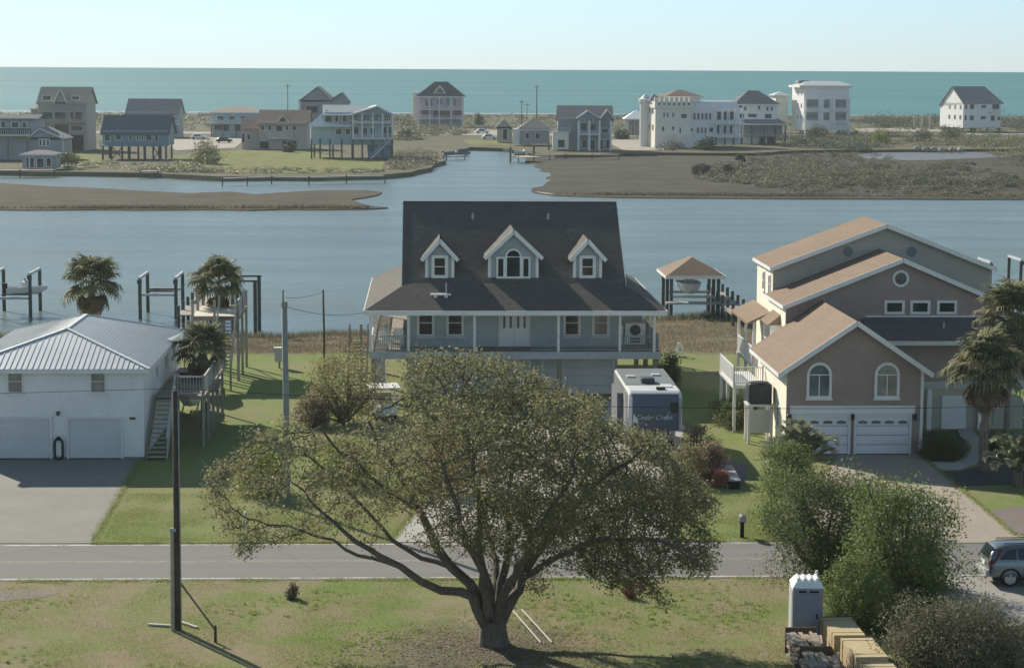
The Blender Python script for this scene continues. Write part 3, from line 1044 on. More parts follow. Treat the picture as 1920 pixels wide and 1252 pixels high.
    rail(rl, (-8.72, 0.12, ZF), (-8.72, VD, ZF), 0.95, 0.13, posts=False)
    rl.build('porch_rail', WHITE, root)
    # windows and door of the porch front
    for i, px in enumerate((801, 856, 1075, 1129)):
        f = window(root, ((px - 966) / 30.3, V0, ZF + 0.62), (1, 0, 0), (0, -1, 0), 1.08, 1.72, 0.15, (1, 2), GLASS if i != 3 else GLASSB, trim, deep=0.09)
    for s in (-1, 1):
        dm = MB()
    xd = (967 - 966) / 30.3
    d = MB().box(xd - 0.98, xd - 0.86, V0 - 0.08, V0, ZF, ZF + 2.2).box(xd + 0.86, xd + 0.98, V0 - 0.08, V0, ZF, ZF + 2.2).box(xd - 0.98, xd + 0.98, V0 - 0.08, V0, ZF + 2.08, ZF + 2.2).build('front_door', trim, root)
    for s in (-1, 1):
        q = MB().box(xd + min(s * 0.01, s * 0.85), xd + max(s * 0.01, s * 0.85), V0 - 0.06, V0 - 0.002, ZF + 0.02, ZF + 2.07)
        for sx in (-0.2, 0.2):
            for z0_, z1_ in ((0.15, 0.55), (0.65, 1.0)):
                q.box(xd + s * 0.43 + sx - 0.13, xd + s * 0.43 + sx + 0.13, V0 - 0.075, V0 - 0.06, ZF + z0_, ZF + z1_)
        q.build('door_leaf', plain('white_door', (0.78, 0.80, 0.82, 1), 0.45, 0.06, 1, 0.02), d)
        for sx in (-0.2, 0.2):
            MB().box(xd + s * 0.43 + sx - 0.075, xd + s * 0.43 + sx + 0.075, V0 - 0.07, V0 - 0.06, ZF + 1.15, ZF + 1.9).build('door_pane', GLASSL, d)
    MB().lathe([(0.02, -0.06), (0.045, -0.04), (0.03, 0)], 8, (xd - 0.7, V0 - 0.07, ZF + 1.0), 'y').build('handle', STEEL, d)
    for px in (921, 1008):
        MB().box((px - 966) / 30.3 - 0.07, (px - 966) / 30.3 + 0.07, V0 - 0.16, V0 - 0.002, ZF + 1.95, ZF + 2.22).build('porch_lamp', trim, root)
    # room wall seen under the right-hand porch
    MB().box(HW + 0.01, PW - 0.3, 11.5, 16.8, ZF, ZE - 0.2).build('side_room_wall', sid, root)
    # dormers
    def dormer(px, w, zeave, zpeak, wide):
        x = (px - 966) / 30.45
        y = V0 + 0.45
        zb = ZB - 0.05
        dn = MB()
        back = y + 4.2
        dn.prism([(x - w / 2, y, zb), (x + w / 2, y, zb), (x + w / 2, y, zeave), (x, y, zpeak), (x - w / 2, y, zeave)], (0, 3.9, 0))
        body = dn.build('dormer', sidd, root)
        sl = (zpeak - zeave) / (w / 2)
        e = 0.3
        rf = MB()
        for s in (-1, 1):
            pts = [Vector((x, y - 0.28, zpeak + 0.14)), Vector((x + s * (w / 2 + e), y - 0.28, zeave + 0.14 - e * sl))]
            ends = []
            for q in pts:
                yb = V0 + (q.z - ZB) / k + 0.25
                ends.append(Vector((q.x, yb, q.z)))
            rf.slab([pts[0], pts[1], ends[1], ends[0]], 0.12)
        rf.build('dormer_roof', roofm, body)
        tm = MB()
        for s in (-1, 1):
            tm.bar((x, y - 0.31, zpeak + 0.04), (x + s * (w / 2 + e + 0.02), y - 0.31, zeave + 0.04 - e * sl), 0.06, 0.24)
            tm.box(x + s * (w / 2) - 0.09, x + s * (w / 2) + 0.09, y - 0.03, y - 0.002, zb, zeave - 0.05)
            tm.box(x + s * (w / 2) - 0.012, x + s * (w / 2) + 0.032 * s + 0.012, y, y + 0.16, zb, zeave - 0.1)
        tm.box(x - w / 2 + 0.09, x + w / 2 - 0.09, y - 0.03, y - 0.002, zb, zb + 0.1)
        tm.build('dormer_trim', trim, body)
        if not wide:
            window(root, (x, y, zb + 0.28), (1, 0, 0), (0, -1, 0), 1.02, 1.42, 0.19, (1, 2), GLASS, trim, sill=False)
        else:
            window(root, (x, y, zb + 0.28), (1, 0, 0), (0, -1, 0), 1.02, 1.32, 0.11, (1, 1), GLASS, trim, arch=True, sill=False, deep=0.09)
            for s in (-1, 1):
                window(root, (x + s * 0.78, y, zb + 0.28), (1, 0, 0), (0, -1, 0), 0.54, 1.32, 0.11, (1, 1), GLASS, trim, sill=False)
            MB().box(x - 1.1, x + 1.1, y - 0.1, y - 0.002, zb + 0.14, zb + 0.28).build('window_base', trim, body)
    dormer(826.5, 1.62, 8.55, 9.45, False)
    dormer(965, 2.95, 8.62, 10.0, True)
    dormer(1105, 1.62, 8.55, 9.45, False)
    # roof vents and the pale fitting above the left eave
    for px, py in ((888, 434), (1031, 434)):
        x = (px - 960) / 29.6
        v = VR - 1.6
        MB().tube((x, v, ZB + (v - V0) * k - 0.1), (x, v, ZB + (v - V0) * k + 0.35), 0.08, n=8).build('vent_pipe', STEEL, root)
    v = 1.1
    zz = ZE + (v + 0.35) * ks
    MB().box(-5.15, -3.9, v - 0.18, v + 0.18, zz + 0.1, zz + 0.2).box(-4.95, -4.75, v - 0.1, v + 0.1, zz - 0.05, zz + 0.1).box(-4.3, -4.1, v - 0.1, v + 0.1, zz - 0.05, zz + 0.1).tube((-4.2, v + 0.1, zz + 0.2), (-4.2, v + 0.1, zz + 0.85), 0.025, n=6).build('roof_antenna', WHITE, root)
    # outside stairs at the left end
    st = MB()
    for i in range(15):
        st.box(-10.2, -9.15, 2 + i * 0.28, 2.27 + i * 0.28, (i + 1) * 0.193 - 0.04, (i + 1) * 0.193)
    stair = st.build('side_stair', WOOD, root)
    s2 = MB()
    for x in (-10.25, -9.1):
        s2.bar((x, 1.9, 0.1), (x, 6.3, 2.9), 0.06, 0.28).bar((x, 1.9, 1.1), (x, 6.3, 3.9), 0.08, 0.06)
        for i in range(6):
            y = 1.95 + i * 0.85
            s2.bar((x, y, (y - 1.9) * 0.63), (x, y, (y - 1.9) * 0.63 + 1.1), 0.1)
    s2.build('stair_rail', WOOD, stair)
    MB().bar((-9.35, 0.4, 0), (-9.35, 0.4, 4.6), 0.16).build('corner_post', WOOD, root)
    # pale panel screening the space below the left porch
    MB().box(-8.5, -7.9, 0.2, 0.26, 0.6, 2.5).build('screen_panel', plain('lavender_panel', (0.40, 0.40, 0.45, 1), 0.7, 0.06, 1, 0.02), root)
    return root
GH = grey_house()

# ------------------------------------------------------------------ brown brick house
BHO = at_z(1472, 853)
def brown_house():
    root = thing('house', 'brown house with tan shingle roofs in three stepped gables and cream side walls', 'house', BHO, TH)
    brick = bricky('brown_brick', (0.335, 0.26, 0.23, 1), 0.08)
    cream = siding('cream_siding', (0.86, 0.81, 0.68, 1), 0.2, var=0.05)
    tan_ = siding('tan_gable_siding', (0.43, 0.40, 0.35, 1), 0.2, var=0.06)
    roofm = shingles('tan_shingles', (0.255, 0.19, 0.14, 1), 0.07)
    roofg = shingles('grey_brown_shingles', (0.15, 0.14, 0.135, 1), 0.15)
    trim = plain('white_trim', (0.78, 0.78, 0.75, 1), 0.55, 0.08, 0.8, 0.04)
    def gable(name, xl, xr, v0, v1, z0, ze, zp, front, side, e=0.45, oh=0.5, xp=None, backoh=0.0):
        """a gabled block: front wall with its gable, two side walls, roof > rakes and fascia"""
        xp = (xl + xr) / 2 if xp is None else xp
        MB().prism([(xl + 0.03, v0, z0), (xr - 0.03, v0, z0), (xr - 0.03, v0, ze), (xp, v0, zp), (xl + 0.03, v0, ze)], (0, 0.2, 0)).build('front_wall', front, root)
        MB().prism([(xl + 0.03, v1 - 0.2, z0), (xr - 0.03, v1 - 0.2, z0), (xr - 0.03, v1 - 0.2, ze), (xp, v1 - 0.2, zp), (xl + 0.03, v1 - 0.2, ze)], (0, 0.2, 0)).build('rear_wall', side, root)
        MB().box(xl, xl + 0.2, v0 + 0.004, v1, z0, ze - 0.05).build('side_wall', side, root)
        MB().box(xr - 0.2, xr, v0 + 0.004, v1, z0, ze - 0.05).build('side_wall', side, root)
        sl = (zp - ze) / (xp - xl)
        sr = (zp - ze) / (xr - xp)
        up = 0.16
        L = (xl - e, ze + up - e * sl)
        Rr = (xr + e, ze + up - e * sr)
        Pk = (xp, zp + up)
        m = MB()
        m.slab([(L[0], v0 - oh, L[1]), (Pk[0], v0 - oh, Pk[1]), (Pk[0], v1 + backoh, Pk[1]), (L[0], v1 + backoh, L[1])], 0.14)
        m.slab([(Pk[0], v0 - oh, Pk[1]), (Rr[0], v0 - oh, Rr[1]), (Rr[0], v1 + backoh, Rr[1]), (Pk[0], v1 + backoh, Pk[1])], 0.14)
        rf = m.build(name, roofm, root)
        t = MB()
        for q in (L, Rr):
            t.bar((Pk[0], v0 - oh - 0.03, Pk[1] - 0.1), (q[0], v0 - oh - 0.03, q[1] - 0.1), 0.05, 0.25)
            t.bar((q[0], v0 - oh, q[1] - 0.1), (q[0], v1 + backoh, q[1] - 0.1), 0.05, 0.2)
        t.build('fascia', trim, rf)
        return rf
    s = 36.0
    W1 = 255 / s
    # garage wing
    gable('roof', 0, W1, 0, 9.6, 0, 4.55, 6.95, brick, cream, e=0.5, oh=0.5)
    sk = MB()
    sk.box(0.05, 0.35, -0.03, -0.002, 0, 2.5).box(W1 - 0.62, W1 - 0.1, -0.03, -0.002, 0, 2.5)
    for xa, xb in ((0.42, 3.28), (3.7, 6.5)):
        gar_door(root, xa, xb, 0.05, 2.05, -0.005, plain('white_panel_door', (0.74, 0.76, 0.78, 1), 0.45, 0.05, 0.8, 0.02), 4, 4, True)
    MB().box(0.2, W1 - 0.3, -0.05, -0.002, 2.18, 2.62).build('garage_header', trim, root)
    lm = plain('lamp_metal', (0.05, 0.05, 0.05, 1))
    for x in (0.12, 3.49, 6.78):
        MB().lathe([(0.02, 1.85), (0.09, 1.92), (0.11, 2.12), (0.02, 2.25)], 8, (x, -0.16, 0)).box(x - 0.03, x + 0.03, -0.16, 0, 1.95, 2.0).build('wall_lamp', lm, root)
    for px in (1533.5, 1662):
        window(root, ((px - 1472) / s, 0, 3.0), (1, 0, 0), (0, -1, 0), 1.32, 1.25, 0.14, (2, 1), GLASSB if px > 1600 else GLASSL, trim, arch=True)
    MB().box(W1 - 0.02, W1 + 0.12, -0.08, 0.0, 0, 4.5).build('corner_board', trim, root)
    # middle block: wide gable behind the wing
    v2 = 9.6
    X2L, X2P, X2R = 1.5, 8.05, 14.2
    gable('roof', X2L, X2R, v2, v2 + 6.2, 2.6, 6.75, 9.35, brick, cream, e=0.2, oh=0.35, xp=X2P)
    # ground and first floor of the middle block
    MB().box(X2L + 0.05, X2R, v2 - 1.4, v2 + 6.0, 0, 2.75).build('ground_floor_wall', plain('cream_stucco', (0.50, 0.46, 0.37, 1), 0.8, 0.1, 0.8, 0.05), root)
    MB().box(W1 + 0.02, 16.2, v2 - 1.5, v2 - 0.02, 2.75, 5.05).build('first_floor_wall', brick, root)
    # skirt roof between wing and gable
    m = MB()
    m.slab([(W1 - 1.2, v2 - 2.1, 5.05), (16.6, v2 - 2.1, 5.05), (16.6, v2 + 0.05, 6.15), (W1 - 1.2, v2 + 0.05, 6.15)], 0.14)
    sr_ = m.build('skirt_roof', roofg, root)
    MB().box(W1 - 0.8, 16.6, v2 - 2.16, v2 - 2.1, 4.82, 5.06).build('fascia', trim, sr_)
    MB().box(W1 - 1.0, 14.2, v2 - 0.045, v2 - 0.002, 6.17, 6.26).build('flashing', trim, sr_)
    MB().tube((10.3, v2 - 0.9, 5.5), (10.3, v2 - 0.9, 6.0), 0.08).build('vent_pipe', STEEL, root)
    # circular gable vent
    def roundel(x, z, y, r, col):
        f = MB()
        k = 20
        for i in range(k):
            t0, t1 = 2 * math.pi * i / k, 2 * math.pi * (i + 1) / k
            f.prism([(x + rr * math.cos(t), y - 0.002, z + rr * math.sin(t)) for rr, t in ((r, t0), (r * 1.42, t0), (r * 1.42, t1), (r, t1))], (0, -0.07, 0))
        o = f.build('round_window', trim, root)
        MB().prism([(x + r * math.cos(2 * math.pi * i / k), y - 0.012, z + r * math.sin(2 * math.pi * i / k)) for i in range(k)], (0, -0.02, 0)).build('pane', col, o)
    roundel(X2P - 0.05, 8.35, v2, 0.34, GLASSL)
    for px in (1695, 1743.5, 1794):
        window(root, ((px - 1472) / 33.1 + 0.95, v2, 6.32), (1, 0, 0), (0, -1, 0), 1.15, 0.8, 0.15, (1, 1), GLASS, trim, sill=False)
    # tall rear block
    v3 = v2 + 6.2
    X3L, X3P, X3R = 1.75, 8.4, 14.8
    gable('roof', X3L, X3R, v3, v3 + 6.0, 0.0, 8.35, 10.85, tan_, cream, e=0.22, oh=0.45, xp=X3P, backoh=0.4)
    for px in (1581, 1701):
        xx = (px - 1472) / 31.4 + 2.72
        k = 18
        MB().prism([(xx + 0.3 * math.cos(2 * math.pi * i / k), v3 - 0.004, 9.35 + 0.3 * math.sin(2 * math.pi * i / k)) for i in range(k)], (0, -0.03, 0)).build('gable_vent', plain('vent_grey', (0.2, 0.22, 0.25, 1), 0.6, 0.1, 1, 0), root)
    # windows on the sunlit left wall
    for v, z, w, h in ((v3 + 1.0, 6.7, 0.7, 1.2), (v3 + 3.2, 6.7, 0.7, 1.2), (v3 + 2.2, 3.6, 0.9, 1.6)):
        window(root, (X3L, v, z), (0, 1, 0), (-1, 0, 0), w, h, 0.1, (1, 2), GLASS, trim)
    bay = MB().box(X2L - 0.55, X2L, v2 + 1.8, v2 + 4.2, 2.9, 5.5).build('bay_window', trim, root)
    MB().prism([(X2L - 0.75, v2 + 1.6, 5.5), (X2L, v2 + 1.6, 6.1), (X2L, v2 + 1.6, 5.5)], (0, 2.8, 0)).build('bay_roof', roofm, bay)
    for i in range(3):
        for z0_, z1_ in ((3.2, 4.5), (4.6, 5.3)):
            MB().box(X2L - 0.57, X2L - 0.552, v2 + 1.95 + i * 0.75, v2 + 2.55 + i * 0.75, z0_, z1_).build('bay_pane', GLASSL, bay)
    window(root, (0, 2.2, 1.1), (0, 1, 0), (-1, 0, 0), 0.8, 1.2, 0.1, (1, 2), GLASS, trim)
    # left balconies
    bm = MB()
    for z in (2.7,):
        bm.box(X2L - 1.0, X2L, v3 - 0.6, v3 + 5.6, z - 0.18, z)
    bal = bm.build('balcony', WHITE, root)
    bb = MB()
    for z in (2.7,):
        rail(bb, (X2L - 0.95, v3 - 0.55, z), (X2L - 0.95, v3 + 5.5, z), 1.0, 0.13)
        rail(bb, (X2L - 0.95, v3 - 0.55, z), (X2L - 0.05, v3 - 0.55, z), 1.0, 0.13)
    for y in (v3 - 0.5, v3 + 2.5, v3 + 5.5):
        bb.bar((X2L - 0.9, y, 0), (X2L - 0.9, y, 5.2), 0.15)
    bb.build('balcony_rail', WHITE, bal)
    MB().slab([(X2L - 1.35, v3 - 0.9, 5.2), (X2L + 0.02, v3 - 0.9, 5.85), (X2L + 0.02, v3 + 5.9, 5.85), (X2L - 1.35, v3 + 5.9, 5.2)], 0.14).build('balcony_roof', roofm, bal)
    b2 = MB().box(-1.75, -0.02, 7.2, 12.8, 2.45, 2.62).build('side_deck', WHITE, root)
    b3 = MB()
    rail(b3, (-1.7, 7.25, 2.62), (-1.7, 12.7, 2.62), 1.0, 0.12)
    rail(b3, (-1.7, 7.25, 2.62), (-0.1, 7.25, 2.62), 1.0, 0.12)
    for x, y in ((-1.65, 7.3), (-1.65, 10.0), (-1.65, 12.7), (-0.7, 7.3)):
        b3.bar((x, y, 0), (x, y, 2.5), 0.16)
    b3.build('deck_rail', WHITE, b2)
    # entrance on the right: pale arches and door
    av = v2 - 1.42
    for xc, w, h in ((8.35, 1.7, 1.55), (10.9, 2.6, 1.55), (14.0, 1.7, 1.55)):
        pts = [(xc - w / 2, av, 0), (xc + w / 2, av, 0), (xc + w / 2, av, h)] + [(xc + w / 2 * math.cos(math.pi * i / 10), av, h + 0.45 * math.sin(math.pi * i / 10)) for i in range(1, 10)] + [(xc - w / 2, av, h)]
        MB().prism(pts, (0, -0.03, 0)).build('arched_bay', plain('arch_panel', (0.42, 0.40, 0.34, 1), 0.8, 0.1, 0.8, 0.05), root)
    MB().box(10.2, 11.6, av - 0.07, av - 0.032, 0, 1.9).build('entry_door', WHITE, root)
    MB().box(W1 + 0.3, 16.0, av - 0.10, av - 0.002, 2.25, 2.72).build('entry_beam', plain('entry_trim', (0.5, 0.49, 0.45, 1), 0.7, 0.1, 1, 0.04), root)
    window(root, (15.2, av + 0.0, 0.7), (1, 0, 0), (0, -1, 0), 0.6, 1.2, 0.1, (1, 1), GLASS, trim)
    for x in (9.45, 12.35, 15.9):
        MB().box(x - 0.13, x + 0.13, av - 0.3, av - 0.11, 0, 2.25).build('entry_column', trim, root)
    return root
BH = brown_house()
# ================================================================== HOUSES ON THE FAR SHORE
class Far:
    """a house described by what shows of its front, in metres from the left of the front; y runs back"""
    def __init__(s, label, x0, base, rz=0.0, name='far_house', cat='house', group='houses along the far shore', z0=-0.1):
        p = at_z(x0, base, z0)
        s.x0, s.b = x0, base
        s.s = FPX / ((p.y) * math.cos(PITCH) + (CAMH - z0) * math.sin(PITCH))
        s.k = 1.0 / math.cos(rz)
        s.root = thing(name, label, cat, p, rz, group)
    def u(s, px): return (px - s.x0) / s.s * s.k
    def h(s, py): return (s.b - py) / s.s
    def block(s, x0, x1, yt, yb, mat, y=0.0, d=9.0, name='wall', parent=None):
        return MB().box(s.u(x0), s.u(x1), y, y + d, s.h(yb), s.h(yt)).build(name, mat, parent or s.root)
    def side_gable(s, x0, x1, ye, yr, mat, y=0.0, d=9.0, wall=None, oh=0.5, name='roof'):
        """ridge runs along the front"""
        a, b, e, r = s.u(x0), s.u(x1), s.h(ye), s.h(yr)
        m = MB()
        k = (r - e) / (d / 2)
        ym = y + d / 2
        m.slab([(a, y - oh, e - oh * k), (b, y - oh, e - oh * k), (b, ym, r), (a, ym, r)], 0.25)
        m.slab([(b, y + d + oh, e - oh * k), (a, y + d + oh, e - oh * k), (a, ym, r), (b, ym, r)], 0.25)
        o = m.build(name, mat, s.root)
        if wall:
            for xx in (a + 0.4, b - 0.55):
                MB().prism([(xx, y, e - 0.3), (xx, y + d, e - 0.3), (xx, ym, r - 0.3)], (0.15, 0, 0)).build('gable_wall', wall, s.root)
        return o
    def front_gable(s, x0, x1, ye, yr, mat, wall, y=0.0, d=9.0, oh=0.5, xp=None, name='roof', trim=WHITE):
        a, b, e, r = s.u(x0), s.u(x1), s.h(ye), s.h(yr)
        p = s.u(xp) if xp else (a + b) / 2
        m = MB()
        m.slab([(a, y - oh, e), (p, y - oh, r), (p, y + d, r), (a, y + d, e)], 0.25)
        m.slab([(p, y - oh, r), (b, y - oh, e), (b, y + d, e), (p, y + d, r)], 0.25)
        o = m.build(name, mat, s.root)
        MB().prism([(a + 0.3, y, e - 0.25), (b - 0.3, y, e - 0.25), (p, y, r - 0.3)], (0, 0.3, 0)).build('gable_wall', wall, s.root)
        t = MB().bar((a, y - oh - 0.04, e - 0.12), (p, y - oh - 0.04, r - 0.12), 0.06, 0.3).bar((p, y - oh - 0.04, r - 0.12), (b, y - oh - 0.04, e - 0.12), 0.06, 0.3)
        t.build('rake_board', trim, o)
        return o
    def hip(s, x0, x1, ye, yr, mat, y=0.0, d=9.0, ins=None, oh=0.5, name='roof', fascia=WHITE):
        a, b, e, r = s.u(x0), s.u(x1), s.h(ye), s.h(yr)
        i = ins if ins is not None else d / 2
        i = min(i, (b - a) / 2 - 0.05)
        y0, y1, ym = y - oh, y + d + oh, y + d / 2
        m = MB()
        A, B = (a + i, ym, r), (b - i, ym, r)
        m.slab([(a, y0, e), (b, y0, e), B, A], 0.25).slab([(b, y0, e), (b, y1, e), B], 0.25).slab([(b, y1, e), (a, y1, e), A, B], 0.25).slab([(a, y1, e), (a, y0, e), A], 0.25)
        o = m.build(name, mat, s.root)
        if fascia:
            MB().box(a, b, y0 - 0.06, y0 - 0.01, e - 0.3, e).build('fascia', fascia, o)
        return o
    def wins(s, rects, y=0.0, pane=None, frame=WHITE, f=0.14):
        for x0, x1, y0, y1 in rects:
            a, b, c, d = s.u(x0), s.u(x1), s.h(y1), s.h(y0)
            m = MB()
            m.box(a - f, a, y - 0.1, y - 0.005, c - f, d + f).box(b, b + f, y - 0.1, y - 0.005, c - f, d + f).box(a, b, y - 0.1, y - 0.005, d, d + f).box(a, b, y - 0.1, y - 0.005, c - f, c)
            o = m.build('window', frame, s.root)
            MB().box(a, b, y - 0.05, y - 0.008, c, d).build('pane', pane or GLASS, o)
    def lwins(s, x, spots, w=1.0, h=1.3, pane=None, frame=WHITE):
        """windows on the left side wall: (y, z) spots"""
        for y, z in spots:
            o = MB().box(x - 0.08, x - 0.005, y - w / 2 - 0.12, y + w / 2 + 0.12, z - 0.12, z + h + 0.12).build('window', frame, s.root)
            MB().box(x - 0.1, x - 0.082, y - w / 2, y + w / 2, z, z + h).build('pane', pane or GLASS, o)
    def posts(s, xs, yt, yb, mat, y=0.2, w=0.3, name='post'):
        o0 = None
        for x in xs:
            if o0 is None:
                o0 = MB().box(-w / 2, w / 2, -w / 2, w / 2, s.h(yb), s.h(yt)).build(name, mat, s.root)
                o0.location = (s.u(x), y, 0)
            else:
                copy_of(o0, s.root, (s.u(x), y, 0))
    def deck(s, x0, x1, yf, mat, y=-2.0, d=2.0, railh=1.0, name='deck', back=None):
        a, b, z = s.u(x0), s.u(x1), s.h(yf)
        o = MB().box(a, b, y, y + d, z - 0.25, z).build(name, mat, s.root)
        m = MB()
        rail(m, (a, y + 0.1, z), (b, y + 0.1, z), railh, 0.45, 0.15, 0.08)
        m.build('railing', mat, o)
        return o
dv = DARK
def wcol(n, c): return siding(n, c, 0.25, var=0.06)
RSL = shingles('slate_roof', (0.13, 0.145, 0.165, 1), 0.15)
RGR = shingles('grey_roof', (0.24, 0.235, 0.24, 1), 0.1)
RBR = shingles('brown_roof', (0.20, 0.15, 0.13, 1), 0.15)
RTN = shingles('tan_roof', (0.38, 0.27, 0.21, 1), 0.1)
RPL = plain('pale_roof', (0.45, 0.49, 0.49, 1), 0.5, 0.08, 0.2, 0.03)
RDK = shingles('black_roof', (0.075, 0.08, 0.09, 1), 0.15)
RBG = shingles('beige_roof', (0.40, 0.36, 0.29, 1), 0.1)
BG = wcol('beige_wall', (0.42, 0.39, 0.34, 1))
BL = wcol('blue_wall', (0.22, 0.31, 0.36, 1))
BLP = wcol('pale_blue_wall', (0.38, 0.50, 0.54, 1))
GW = wcol('grey_wall', (0.34, 0.35, 0.37, 1))
GW2 = wcol('mid_grey_wall', (0.25, 0.26, 0.29, 1))
PK = wcol('pinkish_wall', (0.50, 0.42, 0.38, 1))
PU = wcol('mauve_wall', (0.42, 0.33, 0.38, 1))
MAR = wcol('maroon_wall', (0.17, 0.055, 0.075, 1))
OW = wcol('off_white_wall', (0.78, 0.73, 0.63, 1))
WW = wcol('white_wall', (0.74, 0.75, 0.74, 1))
FWOOD = plain('far_timber', (0.20, 0.18, 0.15, 1), 0.9, 0.3, 0.8, 0.1)
FDK = plain('far_dark_timber', (0.07, 0.08, 0.085, 1), 0.9, 0.3, 0.8, 0.1)

# 1 far left blue house
f = Far('dull blue flat fronted house cut by the left picture edge', 70, 300)
f.block(-60, 68, 222, 300, GW, d=9); f.side_gable(-64, 74, 223, 216, RSL, d=9)
f.wins([(4, 12, 229, 240), (24, 36, 230, 240), (44, 51, 230, 240)])
f.deck(-40, 60, 253, WHITE, -2.4, 2.4); f.posts((-20, 20, 56), 253, 300, FWOOD, -2.2)
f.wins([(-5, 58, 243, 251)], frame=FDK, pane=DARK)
# 2 tall beige house
f = Far('tall beige house with pale roof, front gable and stacked porches near left edge', 62, 282)
f.block(73, 164, 190, 282, BG, d=11); f.side_gable(70, 168, 192, 164, RBG, d=11, wall=BG)
f.front_gable(104, 130, 193, 167, RBG, BG, -0.6, 5); f.block(106, 128, 192, 198, BG, -0.6, 4)
f.wins([(83, 98, 180, 188), (137, 150, 181, 187)], y=-0.0)
f.deck(74, 166, 208, BG, -2.2, 2.2); f.deck(74, 166, 228, BG, -2.2, 2.2); f.posts((75, 105, 135, 164), 208, 282, BG, -2.0)
f.wins([(82, 100, 211, 224), (104, 124, 211, 224), (130, 138, 210, 224), (142, 156, 210, 224), (98, 132, 234, 252), (134, 156, 236, 245)], pane=GLASS)
f.block(56, 74, 204, 282, BG, 2, 6); f.hip(55, 90, 204, 197, RBG, 2, 6)
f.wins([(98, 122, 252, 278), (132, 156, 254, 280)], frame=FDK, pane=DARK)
# 3 pale grey gabled house in front
f = Far('light grey house with low gable facing the creek, three thin windows', 60, 300)
f.block(58, 118, 258, 300, GW, d=10); f.front_gable(52, 122, 260, 240, RGR, GW, 0, 10, xp=76)
f.wins([(75, 78.5, 262, 273), (82, 85.5, 262, 273), (89, 92.5, 262, 273)], f=0.2)
f.posts((118,), 250, 300, WHITE, 0.2)
# 4 boathouse pavilion
f = Far('small grey boathouse with pale roof on the far left dock', 40, 318, name='boathouse', cat='boathouse', group=None)
f.block(42, 104, 288, 316, GW, d=5); f.hip(38, 108, 289, 282, RGR, d=5)
f.wins([(50, 54, 296, 314), (57, 64, 296, 314), (70, 82, 297, 314), (88, 96, 297, 312)], frame=WHITE)
# 5 grey roof house at the back
f = Far('house with broad plain purple grey roof behind the stilt cottage', 236, 258)
f.block(238, 334, 210, 258, GW, d=10); f.side_gable(235, 336, 212, 186, RGR, d=12, wall=GW)
f.wins([(246, 258, 213, 217), (268, 280, 213, 217), (318, 330, 220, 228)])
f.deck(320, 336, 232, WHITE, -1.5, 1.5)
# 6 stilt cottage
f = Far('blue cottage on cross braced stilts with long dark slate roof', 190, 299)
f.block(193, 315, 245, 273, BL, d=9); f.side_gable(189, 319, 248, 217, RSL, d=10, wall=BL)
f.wins([(197, 207, 251, 264), (218, 228, 252, 262), (243, 248, 253, 262), (257, 260, 252, 262), (266, 269, 252, 262), (275, 285, 252, 263), (292, 297, 251, 266)])
f.deck(191, 316, 272, BL, -2.0, 2.0)
f.posts((196, 212, 232, 246, 262, 275, 290, 304, 314), 273, 299, FDK, -1.7, 0.35); f.posts((196, 232, 262, 290, 314), 273, 299, FDK, 6, 0.35)
for a, b in ((213, 232), (291, 304)):
    MB().bar((f.u(a), -1.6, f.h(297)), (f.u(b), -1.6, f.h(275)), 0.15, 0.2).bar((f.u(b), -1.65, f.h(297)), (f.u(a), -1.65, f.h(275)), 0.15, 0.2).build('cross_brace', FDK, f.root)
# 7 low pale house
f = Far('low pale house with flat cream roof between grey roof and pink house', 396, 257)
f.block(398, 485, 212, 257, BLP, d=9); f.hip(392, 492, 211, 200, RBG, d=10)
f.wins([(408, 420, 218, 226), (430, 440, 218, 226), (452, 460, 218, 226), (402, 430, 234, 246), (440, 476, 234, 246)])
f.deck(396, 488, 230, WHITE, -1.8, 1.8); f.posts((398, 420, 444, 466, 486), 230, 257, FWOOD, -1.6)
# 8 pink house with tan roof
f = Far('pinkish house with tan roof and centre dormer behind the far lawn', 453, 280)
f.block(486, 576, 228, 280, PK, d=10); f.side_gable(482, 580, 232, 207, RTN, d=11, wall=PK)
f.block(453, 488, 240, 280, PK, 1, 8); f.side_gable(450, 490, 241, 222, RTN, 1, 8)
f.front_gable(517, 545, 231, 214, RTN, PK, 0.6, 5); f.wins([(525, 536, 222, 230)], y=0.6)
f.wins([(490, 496, 236, 244), (503, 509, 236, 244), (518, 530, 236, 246), (536, 541, 236, 244), (549, 555, 236, 244), (454, 459, 250, 268), (464, 470, 252, 262)])
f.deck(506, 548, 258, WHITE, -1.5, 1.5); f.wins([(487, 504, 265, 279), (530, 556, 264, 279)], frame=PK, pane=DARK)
# 9 big grey house at the back
f = Far('large grey shingled house with low gable against the sea behind the blue stilt house', 561, 252)
f.block(562, 652, 188, 252, GW2, d=10); f.front_gable(560, 628, 190, 163, RGR, GW2, 0, 10, xp=596, trim=GW2); f.front_gable(612, 654, 192, 174, RGR, GW2, 0.5, 8, xp=640, trim=GW2)
f.block(560, 564, 188, 210, WHITE, -0.3, 0.4, 'corner_board'); f.wins([(575, 596, 200, 212), (606, 620, 202, 212)], pane=DARK, frame=GW2)
